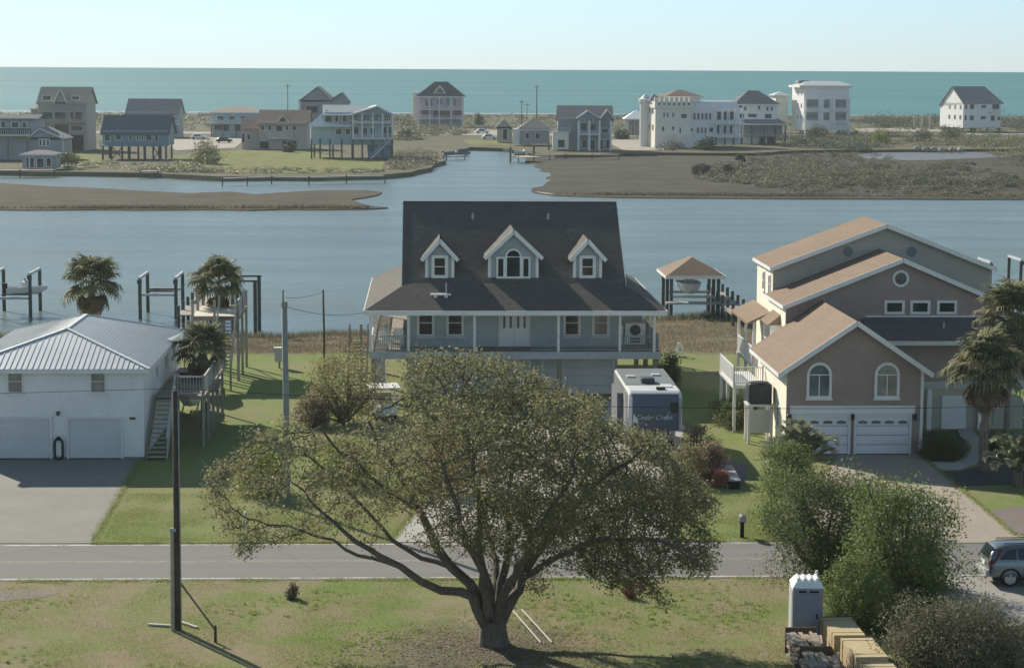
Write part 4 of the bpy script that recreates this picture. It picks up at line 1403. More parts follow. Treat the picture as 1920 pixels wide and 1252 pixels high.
# 10 blue and white stilt house
f = Far('blue house on stilts with white gable porches and long outside stair', 580, 297, R(6))
W10 = WHITE
f.block(608, 660, 211, 250, BLP, 0.5, 9); f.block(583, 662, 238, 272, BLP, 0.3, 9, 'lower_wall')
f.front_gable(657, 737, 214, 198, RPL, BL, -2.0, 11, xp=706); f.block(660, 734, 213, 272, BLP, 0.0, 9)
f.side_gable(606, 690, 214, 198, RPL, 0, 10)
m = MB(); m.slab([(f.u(578), -1.6, f.h(236)), (f.u(659), -1.6, f.h(236)), (f.u(659), 2, f.h(230)), (f.u(612), 2, f.h(206)), (f.u(596), 2, f.h(222))], 0.2); m.build('lower_roof', plain('white_metal', (0.72, 0.75, 0.76, 1), 0.4, 0.05, 0.4, 0.02), f.root)
f.deck(660, 735, 229, WHITE, -2.0, 2.0); f.deck(660, 735, 259, WHITE, -2.0, 2.0)
f.posts((661, 678, 698, 716, 734), 212, 260, WHITE, -1.9, 0.3); f.posts((584, 600, 618, 640, 661, 678, 698, 716, 734), 260, 297, FDK, -1.7, 0.35); f.posts((590, 625, 661, 700, 734), 260, 297, FDK, 5, 0.35)
f.wins([(610, 622, 217, 229), (628, 634, 217, 229), (642, 650, 217, 229), (663, 671, 216, 226), (680, 692, 216, 226), (700, 708, 216, 226), (720, 731, 218, 226), (663, 672, 238, 254), (678, 688, 240, 254), (694, 702, 240, 254), (718, 724, 238, 258), (728, 733, 238, 258), (630, 640, 242, 252), (648, 656, 242, 252)], pane=GLASS)
f.block(690, 733, 262, 297, BL, 2, 5, 'store_wall')
st = MB()
for i in range(16):
    x = f.u(728 - i * 2.2); z = f.h(262 + i * 2.1)
    st.box(x - 0.3, x + 0.1, -3.6, -2.3, z - 0.1, z)
so = st.build('outside_stair', plain('pale_blue_trim', (0.45, 0.52, 0.58, 1), 0.7, 0.1, 1, 0.02), f.root)
sr2 = MB()
for y in (-3.65, -2.25): sr2.bar((f.u(729), y, f.h(262) + 0.9), (f.u(693), y, f.h(297) + 0.9), 0.1, 0.1).bar((f.u(729), y, f.h(262)), (f.u(693), y, f.h(297)), 0.1, 0.35)
sr2.build('stair_rail', plain('pale_blue_trim', (0.45, 0.52, 0.58, 1)), so)
# 11 mauve house with black hip roof
f = Far('mauve house with steep black hip roof and white porches beside the creek mouth', 776, 238)
f.block(783, 868, 180, 238, PU, d=11); f.hip(780, 872, 181, 154, RDK, d=12, ins=6.2)
f.front_gable(813, 836, 176, 160, RDK, WW, 0.8, 4, trim=WHITE); f.block(815, 834, 172, 180, WW, 0.8, 3); f.wins([(818, 831, 167, 175)], y=0.8)
f.block(774, 784, 174, 226, OW, 2, 8, 'stair_tower'); f.deck(783, 868, 205, WHITE, -2, 2); f.deck(783, 868, 222, WHITE, -2, 2); f.posts((784, 806, 824, 846, 867), 181, 238, WHITE, -1.8, 0.35)
f.wins([(796, 803, 185, 200), (806, 812, 185, 200), (818, 830, 186, 196), (836, 843, 184, 199), (850, 856, 185, 199)], pane=GLASSL)
f.block(790, 808, 205, 215, MAR, -0.05, 0.2, 'red_panel'); f.block(850, 866, 205, 217, MAR, -0.05, 0.2, 'red_panel'); f.wins([(812, 844, 207, 220), (852, 856, 218, 228)], y=-0.0)
f.block(790, 862, 226, 240, GW2, -0.5, 5, 'ground_floor')
# 12 small low house beside the pilings
f = Far('low beige roofed shed house beside the creek head', 962, 273)
f.block(974, 1030, 240, 270, GW, d=8); f.hip(968, 1036, 243, 221, RBG, d=9); f.block(962, 974, 242, 270, WW, -0.5, 4, 'white_end')
f.wins([(985, 992, 250, 260), (1004, 1012, 250, 260)])
f = Far('tiny tan gabled cabin left of the low beige house', 928, 268)
f.block(932, 960, 238, 266, BG, d=7); f.front_gable(926, 964, 240, 222, RBG, BG, 0, 7)
f.wins([(943, 951, 242, 262)], pane=DARK)
# 13 blue grey double gable
f = Far('slate blue house with twin gables and white pillared porch right of the creek', 1037, 282)
f.block(1046, 1146, 222, 282, GW2, d=10); f.side_gable(1044, 1150, 224, 199, RGR, 1, 11, wall=GW2)
f.front_gable(1080, 1125, 221, 207, RGR, BL, -2.6, 8, xp=1101); f.front_gable(1124, 1152, 222, 205, RGR, GW2, -0.6, 8, xp=1138)
f.block(1083, 1122, 218, 226, BL, -2.4, 3); f.wins([(1090, 1093, 222, 228), (1097, 1101, 222, 228), (1105, 1109, 222, 228), (1113, 1117, 222, 228)], y=-2.4)
f.deck(1083, 1124, 251, WHITE, -2.6, 2.6); f.posts((1084, 1104, 1123, 1144), 226, 282, WHITE, -2.4, 0.5)
f.wins([(1088, 1100, 231, 247), (1104, 1117, 233, 247), (1128, 1140, 241, 249), (1091, 1101, 262, 277), (1107, 1116, 262, 280), (1122, 1131, 262, 280), (1136, 1143, 262, 278)])
f.block(1036, 1066, 247, 280, OW, -1.6, 4, 'white_annex'); f.deck(1036, 1068, 247, WHITE, -1.8, 1.8); f.block(1045, 1066, 236, 248, BL, 0.2, 3, 'upper_annex'); f.wins([(1046, 1058, 262, 276)], y=-1.6)
# 14 white roofed pavilion
f = Far('pavilion with bright white hip roof left of the white castle like house', 1172, 254)
f.hip(1170, 1218, 223, 207, plain('bright_roof', (0.78, 0.8, 0.8, 1), 0.4, 0.03, 0.4, 0.02), d=10); f.block(1176, 1214, 222, 254, BG, 1, 7); f.posts((1174, 1186, 1200, 1214), 223, 254, FWOOD, 0, 0.3)
f.wins([(1180, 1185, 227, 236), (1190, 1196, 227, 236), (1203, 1209, 227, 236)], y=1)
# 15 white castle like house
f = Far('long cream white house like a castle with crenellated tower and flat terraces', 1228, 277, R(10))
f.block(1228, 1296, 203, 277, OW, d=13); f.block(1226, 1298, 191, 203, OW, -0.5, 13.6, 'parapet')
cr = MB().box(-0.55, 0.55, -0.75, -0.15, 0, 1.1).build('crenel', OW, f.root)
for i in range(8):
    o = cr if i == 0 else copy_of(cr, f.root)
    o.location = (f.u(1229 + i * 9.4), 0.1, f.h(191))
f.wins([(1232 + i * 9.4, 1236 + i * 9.4, 193.5, 198) for i in range(7)], y=-0.5)
f.hip(1251, 1325, 182, 170, RBR, 3, 9); f.block(1256, 1318, 182, 192, OW, 3, 8, 'penthouse'); f.wins([(1262, 1294, 183.5, 190)], y=3, pane=GLASSL)
f.hip(1222, 1252, 190, 178, RSL, 4, 6)
f.wins([(1243, 1246, 212, 220), (1250, 1253, 212, 220), (1260, 1263, 212, 220), (1277, 1287, 214, 222), (1241, 1245, 238, 246), (1260, 1264, 238, 244), (1274, 1277, 240, 250)])
f.lwins(0, [(2.5, 8.8), (6, 8.8), (9.5, 8.8), (2.5, 4.5), (6, 4.5), (9.5, 4.5)])
f.block(1265, 1294, 252, 277, OW, -2.5, 2.6, 'garden_wall')
f.block(1296, 1392, 202, 272, WW, 1.5, 11, 'wing_wall'); f.block(1296, 1392, 191, 202, WW, 4, 8, 'terrace_parapet')
f.wins([(1303, 1307, 213, 225), (1310.5, 1314.5, 213, 225), (1318, 1322, 213, 225), (1325.5, 1329.5, 213, 225), (1333, 1337, 213, 225), (1348, 1356, 210, 226), (1360, 1367, 210, 226), (1370, 1380, 210, 226), (1297, 1302, 241, 247), (1310, 1314, 240, 250), (1318, 1321, 240, 250), (1325, 1328, 240, 250), (1334, 1341, 240, 248), (1348, 1353, 236, 252), (1358, 1366, 236, 252), (1370, 1378, 236, 252)], y=1.5)
f.deck(1342, 1394, 257, WHITE, -0.6, 2.1); f.deck(1342, 1394, 232, WHITE, -0.6, 2.1); f.posts((1343, 1356, 1368, 1380, 1393), 204, 258, WHITE, -0.5, 0.25); f.posts((1343, 1360, 1377, 1393), 258, 272, FDK, -0.5, 0.35)
tw = MB().lathe([(1.5, 0), (1.5, f.h(196)), (1.9, f.h(194)), (1.9, f.h(188)), (1.3, f.h(186)), (0.15, f.h(178))], 12, (f.u(1224), 9.0, 0)); tw.build('round_turret', plain('turret_white', (0.76, 0.75, 0.71, 1), 0.6, 0.06, 0.5, 0.02), f.root)
# 16 white house with dark flared roof
f = Far('white house with dark flared roof and wide dark porch next to the castle like house', 1380, 270, R(4))
f.block(1380, 1456, 198, 270, WW, d=11); f.hip(1374, 1462, 196, 171, RSL, d=12, ins=5.0); f.wins([(1384, 1390, 197, 203), (1394, 1398, 201, 207), (1420, 1424, 199, 206), (1436, 1440, 201, 208), (1444, 1448, 201, 208), (1384, 1394, 214, 222), (1402, 1418, 214, 220), (1434, 1446, 214, 222)], y=0)
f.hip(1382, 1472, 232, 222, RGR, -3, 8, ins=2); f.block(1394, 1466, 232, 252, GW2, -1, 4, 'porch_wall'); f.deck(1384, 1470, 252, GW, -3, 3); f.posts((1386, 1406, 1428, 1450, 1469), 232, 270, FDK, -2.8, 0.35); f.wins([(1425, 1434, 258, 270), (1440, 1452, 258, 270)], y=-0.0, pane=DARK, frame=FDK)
# 17 white four storey house
f = Far('white four storey block with pale flat roof and recessed balconies against the sea', 1506, 252, R(7))
f.block(1506, 1592, 164, 244, WW, d=15); f.block(1496, 1596, 161, 165, OW, -0.8, 14, 'eave_slab'); f.hip(1500, 1598, 161, 153, RPL, -0.5, 13, ins=3)
f.block(1504, 1524, 152, 156, GW2, 6, 4, 'roof_hatch')
for xs in ((1508, 1536), (1541, 1558), (1563, 1590)):
    for yt, yb in ((187, 203), (211, 226)):
        f.wins([(xs[0] + 3, xs[1] - 3, yt, yb)], pane=GLASSL)
f.deck(1507, 1537, 206, WHITE, -1.6, 1.6); f.deck(1562, 1591, 206, WHITE, -1.6, 1.6); f.deck(1507, 1537, 229, WHITE, -1.6, 1.6); f.deck(1562, 1591, 229, WHITE, -1.6, 1.6)
f.posts((1507, 1537, 1562, 1591), 184, 252, WHITE, -1.5, 0.35); f.block(1532, 1560, 171, 182, WW, -0.06, 0.3, 'gable_panel'); f.wins([(1549, 1554, 174, 181)], y=-0.08, pane=WHITE)
f.lwins(0, [(3, 12.2), (7, 12.2), (3, 8.3), (7, 8.3), (3, 4.6), (7, 4.6)])
f.posts((1512, 1530, 1552, 1575), 236, 252, FDK, 0.5, 0.4); f.block(1470, 1494, 180, 236, OW, 12, 7, 'rear_wing'); f.hip(1466, 1498, 180, 173, RPL, 12, 7)
# 18 white gabled house far right
f = Far('tall white house with grey sloping roof standing alone at far right', 1805, 248, R(15))
LB = plain('left_white', (0.78, 0.79, 0.76, 1), 0.6, 0.05, 0.5, 0.02)
f.block(1805, 1880, 194, 240, WW, d=17)
m = MB(); e = f.h(194); r = f.h(163); m.slab([(-0.5, -0.6, e), (f.u(1884), -0.6, e), (f.u(1868), 8, r), (-0.5, 8, r)], 0.25).slab([(-0.5, 17.5, e - 1), (-0.5, 8, r), (f.u(1868), 8, r), (f.u(1884), 17.5, e - 1)], 0.25); m.build('roof', RGR, f.root)
MB().prism([(0.0, 0, e - 0.4), (0.0, 17, e - 1.3), (0.0, 8, r - 0.35)], (0.2, 0, 0)).build('gable_wall', WW, f.root)
f.wins([(1808, 1812, 196, 205), (1818, 1826, 196, 205), (1840, 1850, 198, 203), (1862, 1876, 196, 206), (1808, 1812, 217, 226), (1818, 1826, 217, 226), (1840, 1850, 218, 224), (1860, 1868, 217, 227), (1873, 1879, 219, 226)])
f.lwins(0, [(2, 4.2), (6, 4.2), (10, 4.2), (2, 7.6), (6, 7.6), (10, 7.6)]); f.posts((1806, 1830, 1855, 1879), 240, 250, FDK, 0.5, 0.5); f.posts((1806, 1850), 240, 250, FDK, 10, 0.5)
f.deck(1855, 1884, 210, WHITE, -1.2, 1.2)

# ---- far poles, pilings, docks and boats
def far_pole(px, yt, yb, label, w=0.16):
    p = at_z(px, yb, -0.1)
    d = p.y
    top = at_y(px, yt, d).z
    m = MB()
    m.tube((0, 0, -0.2), (0, 0, top), w, w * 0.7, 6).bar((-0.9, 0, top - 0.6), (0.9, 0, top - 0.6), 0.12, 0.15)
    o = m.build('utility_pole', POLE)
    o.location = (p.x, p.y, 0)
    tag(o, label, 'utility pole', 'poles on the far shore')
far_pole(540, 158, 250, 'thin dark utility pole left of the large grey far house')
far_pole(978, 188, 246, 'short utility pole left of the tall one near the creek head')
far_pole(988, 193, 246, 'thin pale utility pole between two others near the creek head', 0.11)
far_pole(1006, 160, 250, 'tallest utility pole on the far shore near the creek head', 0.2)
for px, yt in ((1714, 215), (1728, 219), (1743, 217)):
    p = at_z(px, 243, -0.1)
    o = MB().tube((0, 0, -0.2), (0, 0, at_y(px, yt, p.y).z), 0.35, n=8).build('house_piling', plain('pale_pilings', (0.42, 0.39, 0.33, 1), 0.9, 0.2, 1, 0.1))
    o.location = (p.x, p.y, 0)
    tag(o, {1714: 'leftmost of three bare pilings on the dune left of the white house', 1728: 'middle one of three bare pilings on the far right dune', 1743: 'bare piling nearest the lone white house on the far right dune'}[px], 'piling', 'bare pilings on the dune')
def dock(label, pts, w=1.6, zt=0.25, roofed=False):
    q = [at_z(x, y, zt) for x, y in pts]
    root = thing('dock', label, 'dock', (q[0].x, q[0].y, 0))
    m = MB()
    for a, b in zip(q, q[1:]):
        a2, b2 = a - q[0], b - q[0]
        m.bar((a2.x, a2.y, zt), (b2.x, b2.y, zt), w, 0.22)
    m.build('dock_deck', plain('dock_timber', (0.36, 0.335, 0.29, 1), 0.9, 0.25, 1, 0.1), root)
    o0 = None
    for a, b in zip(q, q[1:]):
        L = (b - a).length
        k = max(1, int(L / 5))
        for i in range(k + 1):
            c = a.lerp(b, i / k) - q[0]
            if o0 is None:
                o0 = MB().tube((0, 0, -2.4), (0, 0, zt + 0.3), 0.11, n=6).build('piling', FDK, root)
                o0.location = (c.x, c.y - w / 2 - 0.1, 0)
            else: copy_of(o0, root, (c.x, c.y - w / 2 - 0.1, 0))
    return root
dock('long low timber bulkhead dock along the far lawn', [(418, 335), (510, 332), (580, 333), (650, 331), (722, 330)], 1.4)
dock('white edged dock in front of the small far left boathouse', [(-40, 320), (40, 320), (104, 319)], 2.2, 0.3)
dock('floating dock jutting out from the creek mouth bank', [(838, 293), (872, 292)], 3.0, -0.1)
dock('pale dock with boat slip at the creek head', [(972, 293), (1000, 296)], 5.0, 0.2)
dock('narrow marsh boardwalk in front of the slate blue house', [(1000, 292), (1060, 290), (1160, 291)], 1.4, 0.2)
dock('small white dock below the stilt cottage', [(265, 322), (298, 321)], 2.5, 0.2)
for px, yb, yt in ((957, 304, 276), (1001, 300, 272), (1029, 288, 268)):
    p = at_z(px, yb, WATER_Z)
    o = MB().tube((0, 0, -3), (0, 0, at_y(px, yt, p.y).z), 0.22, n=8).build('mooring_pile', FDK)
    o.location = (p.x, p.y, 0)
    tag(o, {957: 'dark mooring pile in open creek water left of the pale dock', 1001: 'dark mooring pile at the right end of the pale creek dock', 1029: 'mooring pile in front of the slate blue far house'}[px], 'piling', 'mooring piles in the creek')
# ================================================================== TREES AND SHRUBS
from mathutils import noise as mnoise
def leaf_quads(cen, size, up=0.5, jitter=0.35, aspect=0.5, droop=0.0):
    """one leaf-shaped face per row of cen"""
    n = len(cen)
    nr = rng.normal(size=(n, 3))
    nr /= np.linalg.norm(nr, axis=1, keepdims=True) + 1e-9
    nr[:, 2] += up
    nr /= np.linalg.norm(nr, axis=1, keepdims=True) + 1e-9
    t = rng.normal(size=(n, 3))
    t[:, 2] -= droop
    t -= nr * (t * nr).sum(1, keepdims=True)
    t /= np.linalg.norm(t, axis=1, keepdims=True) + 1e-9
    b = np.cross(nr, t)
    L = size * (1 + jitter * rng.uniform(-1, 1, (n, 1)))
    v = np.empty((n, 4, 3))
    v[:, 0] = cen - t * L * 0.5
    v[:, 1] = cen + b * L * aspect * 0.5
    v[:, 2] = cen + t * L * 0.5
    v[:, 3] = cen - b * L * aspect * 0.5
    return v.reshape(-1, 3), np.arange(4 * n).reshape(n, 4)

def tubes_from_nodes(P, par, rad, sides=6):
    """branch skeleton to a mesh of tapering tubes"""
    n = len(P)
    V, F = [], []
    ang = np.arange(sides) * 2 * math.pi / sides
    def ring(c, t, r):
        a = np.cross(t, (0.31, 0.17, 0.93))
        a /= np.linalg.norm(a) + 1e-9
        b = np.cross(t, a)
        return c + r * (np.cos(ang)[:, None] * a + np.sin(ang)[:, None] * b)
    rid = [None] * n
    kids = [[] for _ in range(n)]
    for i in range(n):
        if par[i] >= 0: kids[par[i]].append(i)
    for i in range(n):
        p = par[i]
        if p < 0: continue
        t = P[i] - P[p]
        L = np.linalg.norm(t)
        if L < 1e-6: continue
        t = t / L
        main = max(kids[p], key=lambda q: rad[q])
        if rid[p] is None or main != i:
            base = len(V)
            V.extend(ring(P[p], t, min(rad[p], rad[i] * 1.15)))
        else:
            base = rid[p]
        top = len(V)
        V.extend(ring(P[i], t, rad[i]))
        rid[i] = top
        for k in range(sides):
            F.append((base + k, base + (k + 1) % sides, top + (k + 1) % sides, top + k))
    return np.array(V), np.array(F)

def colonize(P, par, att, step=0.3, infl=3.0, kill=0.5, iters=120, wander=0.12):
    P = [np.array(q, float) for q in P]
    par = list(par)
    att = np.array(att)
    A = np.array(P)
    d = np.linalg.norm(att[:, None, :] - A[None], axis=2)
    near = d.argmin(1)
    dist = d.min(1)
    alive = np.ones(len(att), bool)
    for it in range(iters):
        act = alive & (dist < infl)
        if not act.any(): break
        idx = np.where(act)[0]
        acc = {}
        for i in idx:
            v = att[i] - P[near[i]]
            v /= np.linalg.norm(v) + 1e-9
            acc.setdefault(near[i], []).append(v)
        new = []
        for k, vs in acc.items():
            m = np.mean(vs, 0) + rng.normal(0, wander, 3)
            L = np.linalg.norm(m)
            if L < 1e-3: continue
            q = P[k] + m / L * step
            new.append((q, k))
        if not new: break
        s0 = len(P)
        for q, k in new:
            P.append(q)
            par.append(k)
        N = np.array([q for q, _ in new])
        for c0 in range(0, len(att), 2000):
            sl = slice(c0, c0 + 2000)
            dn = np.linalg.norm(att[sl][:, None, :] - N[None], axis=2)
            j = dn.argmin(1)
            dm = dn.min(1)
            better = dm < dist[sl]
            dist[sl] = np.where(better, dm, dist[sl])
            near[sl] = np.where(better, s0 + j, near[sl])
        alive &= dist > kill
    return np.array(P), np.array(par)

def pipe_radii(par, n, tip=0.012, ex=2.3, given=None):
    kids = [[] for _ in range(n)]
    for i in range(n):
        if par[i] >= 0: kids[par[i]].append(i)
    r = np.zeros(n)
    order = list(range(n))
    depth = np.zeros(n, int)
    for i in range(n):
        if par[i] >= 0: depth[i] = depth[par[i]] + 1
    for i in sorted(order, key=lambda q: -depth[q]):
        r[i] = tip if not kids[i] else sum(r[k] ** ex for k in kids[i]) ** (1 / ex)
    if given:
        for i, g in given.items(): r[i] = g
    return r, kids

def in_poly(x, y, poly):
    c = False
    j = len(poly) - 1
    for i in range(len(poly)):
        xi, yi = poly[i]
        xj, yj = poly[j]
        if (yi > y) != (yj > y) and x < (xj - xi) * (y - yi) / (yj - yi) + xi: c = not c
        j = i
    return c
def edge_dist(x, y, poly):
    best = 1e9
    for i in range(len(poly)):
        ax, ay = poly[i]
        bx, by = poly[(i + 1) % len(poly)]
        dx, dy = bx - ax, by - ay
        t = max(0, min(1, ((x - ax) * dx + (y - ay) * dy) / (dx * dx + dy * dy + 1e-9)))
        best = min(best, math.hypot(x - ax - t * dx, y - ay - t * dy))
    return best
def bark(name, c):
    t = NT(name)
    n1 = t.noise(1.5, 5, 0.6)
    n2 = t.noise(9, 5, 0.7, t.coords((1, 1, 0.25)))
    q = t.ramp(n1, [(0.3, dk(c, 0.7)), (0.7, dk(c, 1.25))])
    q = t.mix(t.ramp(n2, [(0.4, 0.0), (0.65, 0.7)]), q, dk(c, 0.4))
    t.col(q)
    t.rough(0.95)
    t.bump(n2, 0.9, 0.06)
    return t.m
OAKBARK = bark('oak_bark', (0.15, 0.13, 0.105, 1))
TWIG = bark('twig_bark', (0.14, 0.12, 0.10, 1))
PALMBARK = bark('palm_bark', (0.24, 0.205, 0.165, 1))

def live_oak():
    root = thing('oak_tree', 'large spreading live oak with many leaning limbs in front of the road', 'tree', OAK)
    Y = OAK.y
    loc = lambda px, py, dy: np.array(at_y(px, py, Y + dy) - OAK)
    limbs = [
        # px, py, depth, radius
        [(926, 1213, 0, 0.92), (925, 1200, 0, 0.74), (924, 1185, 0, 0.68), (924, 1170, 0, 0.66), (924, 1160, 0, 0.6)],
        [(908, 1172, -0.2, 0.46), (896, 1140, -0.2, 0.40), (886, 1118, -0.25, 0.33), (862, 1108, -0.4, 0.29), (826, 1106, -0.7, 0.26), (790, 1090, -1, 0.23), (752, 1062, -1.2, 0.20), (712, 1042, -1.5, 0.17), (668, 1016, -1.8, 0.14), (628, 980, -2, 0.11), (590, 948, -2.2, 0.08)],
        [(752, 1062, -1.2, 0.14), (700, 1046, -0.7, 0.12), (648, 1030, -0.2, 0.10), (596, 1006, 0.2, 0.08), (540, 985, 0.5, 0.06)],
        [(914, 1165, 0.3, 0.44), (902, 1126, 0.35, 0.38), (880, 1092, 0.5, 0.31), (846, 1062, 0.8, 0.29), (822, 1030, 1.0, 0.27), (804, 992, 1.2, 0.25), (788, 958, 1.4, 0.22), (772, 922, 1.5, 0.2), (742, 880, 1.8, 0.16), (712, 836, 2.0, 0.12), (690, 790, 2.2, 0.09)],
        [(846, 1062, 0.8, 0.17), (790, 1046, 1.4, 0.15), (735, 1012, 2.0, 0.13), (690, 960, 2.4, 0.11), (640, 905, 2.8, 0.09), (585, 860, 3, 0.07), (520, 830, 3.1, 0.05)],
        [(788, 958, 1.4, 0.15), (745, 930, 0.8, 0.13), (690, 890, 0.2, 0.11), (640, 850, -0.4, 0.09), (600, 800, -0.8, 0.07)],
        [(922, 1165, 0.0, 0.42), (918, 1122, -0.1, 0.32), (906, 1070, -0.3, 0.25), (896, 1010, -0.6, 0.22), (900, 950, -0.8, 0.19), (888, 880, -1.0, 0.15), (872, 810, -1.0, 0.11), (862, 745, -0.8, 0.08)],
        [(932, 1165, 0.3, 0.42), (938, 1122, 0.4, 0.32), (948, 1062, 0.6, 0.25), (956, 1000, 1.0, 0.22), (948, 930, 1.4, 0.18), (966, 860, 1.8, 0.14), (985, 790, 2.0, 0.1)],
        [(938, 1168, -0.2, 0.46), (958, 1124, -0.3, 0.37), (980, 1082, -0.4, 0.28), (1006, 1036, -0.5, 0.25), (1034, 1000, -0.6, 0.22), (1066, 962, -0.7, 0.19), (1104, 920, -0.8, 0.16), (1150, 880, -0.9, 0.12), (1196, 850, -1, 0.08)],
        [(980, 1082, -0.4, 0.2), (1030, 1052, -1.2, 0.18), (1084, 1026, -1.8, 0.16), (1144, 1010, -2.2, 0.13), (1204, 1008, -2.4, 0.1), (1262, 1022, -2.5, 0.08), (1300, 1050, -2.5, 0.06)],
        [(1034, 1000, -0.6, 0.17), (1090, 975, 0.8, 0.15), (1150, 955, 1.8, 0.12), (1220, 935, 2.6, 0.09), (1280, 930, 3.0, 0.06)],
        [(922, 1160, -0.3, 0.36), (914, 1110, -0.8, 0.28), (900, 1060, -1.8, 0.22), (870, 1000, -3.0, 0.18), (850, 930, -4.0, 0.13), (830, 870, -4.5, 0.09)],
        [(934, 1160, -0.3, 0.36), (946, 1112, -0.9, 0.28), (970, 1060, -2.0, 0.22), (1010, 990, -3.4, 0.17), (1050, 930, -4.4, 0.12), (1080, 880, -4.8, 0.08)],
        [(926, 1160, 0.4, 0.36), (928, 1115, 1.0, 0.28), (930, 1050, 2.2, 0.22), (910, 980, 3.6, 0.17), (880, 900, 4.6, 0.12), (850, 830, 5.0, 0.08)],
        [(934, 1160, 0.4, 0.36), (952, 1112, 1.0, 0.28), (980, 1050, 2.4, 0.22), (1030, 970, 3.8, 0.17), (1090, 900, 4.8, 0.12), (1130, 850, 5.2, 0.08)],
    ]
    P, par, given = [], [], {}
    allpts = []
    for li, lb in enumerate(limbs):
        prev = -1
        pts = [loc(a, b, c) for a, b, c, _ in lb]
        if li > 0:                           # attach to the nearest node already there
            dd = [np.linalg.norm(q - pts[0]) for q in P]
            prev = int(np.argmin(dd))
        # subdivide with a slight wander
        for i, q in enumerate(pts):
            if i == 0 and li > 0 and np.linalg.norm(P[prev] - q) < 0.08: continue
            r1 = lb[i][3]
            if i > 0 or li > 0:
                a = P[prev]
                r0 = given.get(prev, r1)
                r0 = min(r0, r1 * 1.2)
                k = max(1, int(np.linalg.norm(q - a) / 0.45))
                for j in range(1, k):
                    c = a + (q - a) * j / k + rng.normal(0, 0.05, 3)
                    P.append(c); par.append(prev); prev = len(P) - 1
                    given[prev] = r0 + (r1 - r0) * j / k
            P.append(q); par.append(prev); prev = len(P) - 1
            given[prev] = r1
    for k_ in given: given[k_] *= (0.74 if given[k_] < 0.5 else 0.92)
    nman = len(P)
    outline = [(378, 905), (392, 870), (432, 852), (446, 812), (470, 800), (512, 812), (540, 782), (580, 796), (604, 782), (640, 794), (690, 796), (735, 786), (752, 722), (768, 672), (800, 657), (862, 662), (930, 666), (978, 692), (1042, 717),
               (1092, 747), (1142, 787), (1202, 802), (1240, 817), (1266, 852), (1302, 892), (1338, 937), (1343, 985), (1326, 1012), (1338, 1056), (1322, 1084), (1272, 1062), (1236, 1092), (1258, 1130),
               (1238, 1146), (1192, 1108), (1138, 1098), (1090, 1076), (1042, 1082), (1030, 1124), (1008, 1106), (988, 1062), (930, 1040), (870, 1020), (820, 965), (740, 955), (700, 985), (640, 995), (560, 1010), (500, 1040), (452, 1046), (412, 1000), (390, 945)]
    att = []
    off = Vector((11.3, 4.2, 7.7))
    while len(att) < 8600:
        x, y = rng.uniform(375, 1345), rng.uniform(655, 1150)
        if not in_poly(x, y, outline): continue
        ed = edge_dist(x, y, outline)
        hd = 6.2 * min(1.0, (ed + 12) / 190.0) ** 0.6
        if y > 930: hd *= 0.8
        dy = rng.uniform(-hd, hd)
        # foliage keeps to the outer shell of the crown
        if ed > 120 and abs(dy) < hd * 0.45 and rng.random() < 0.75: continue
        # the left side is thin, the underside of the middle is open
        keep = 1.0
        if x < 700: keep = 0.42
        if 640 <= x < 900 and y > 880: keep = 0.55
        if 860 < x < 1000 and y > 960: keep = 0.35
        if 1000 < x and y > 880: keep = 1.6
        if rng.random() > keep: continue
        q = at_y(x, y, Y + dy) - OAK
        thr = -0.17 if x > 960 else (-0.06 if x > 740 else 0.06)
        nv = mnoise.noise(Vector((q.x * 0.5, q.y * 0.45, q.z * 0.55)) + off) + 0.5 * mnoise.noise(Vector((q.x * 1.3, q.y * 1.2, q.z * 1.4)) + off)
        if nv < thr: continue
        att.append(tuple(q))
    # a near shell of foliage that screens the limbs from the street side
    while len(att) < 9700:
        x, y = rng.uniform(770, 1130), rng.uniform(740, 1030)
        q = at_y(x, y, Y + rng.uniform(-5.6, -2.6)) - OAK
        if mnoise.noise(Vector((q.x * 0.6, q.y * 0.5, q.z * 0.65)) + off) < 0.02: continue
        att.append(tuple(q))
    P, par = colonize(P, par, att, 0.26, 3.4, 0.36, 110, 0.16)
    rad, kids = pipe_radii(par, len(P), 0.011, 2.35)
    for i, g in given.items(): rad[i] = max(min(rad[i], g), g * 0.8)
    tr = [i for i in range(len(P))]
    V, F = tubes_from_nodes(P, par, rad, 7)
    lower = {i for i in range(nman)}
    np_mesh('trunk', V, F, OAKBARK, root, smooth=True)
    # leaves along all thin twigs, thicker at the tips
    cen = []
    for i in range(nman, len(P)):
        if rad[i] > 0.034: continue
        tip = not kids[i]
        k = 40 if tip else 15
        sg = 0.22 if tip else 0.17
        if P[i][0] > 1.0: k = int(k * 1.3)
        cen.append(P[i] + np.clip(rng.normal(0, sg, (k, 3)), -1.7 * sg, 1.7 * sg) * (1, 1, 0.8))
    cen = np.concatenate(cen)
    v, q = leaf_quads(cen, 0.105, 0.8, 0.4, 0.55)
    print('OAK nodes', len(P), 'leaves', len(q))
    np_mesh('crown', v, q, leafmat('oak_leaves', (0.115, 0.125, 0.068, 1), (0.195, 0.20, 0.102, 1), (0.305, 0.285, 0.145, 1), 0.52), root)
    return root
live_oak()

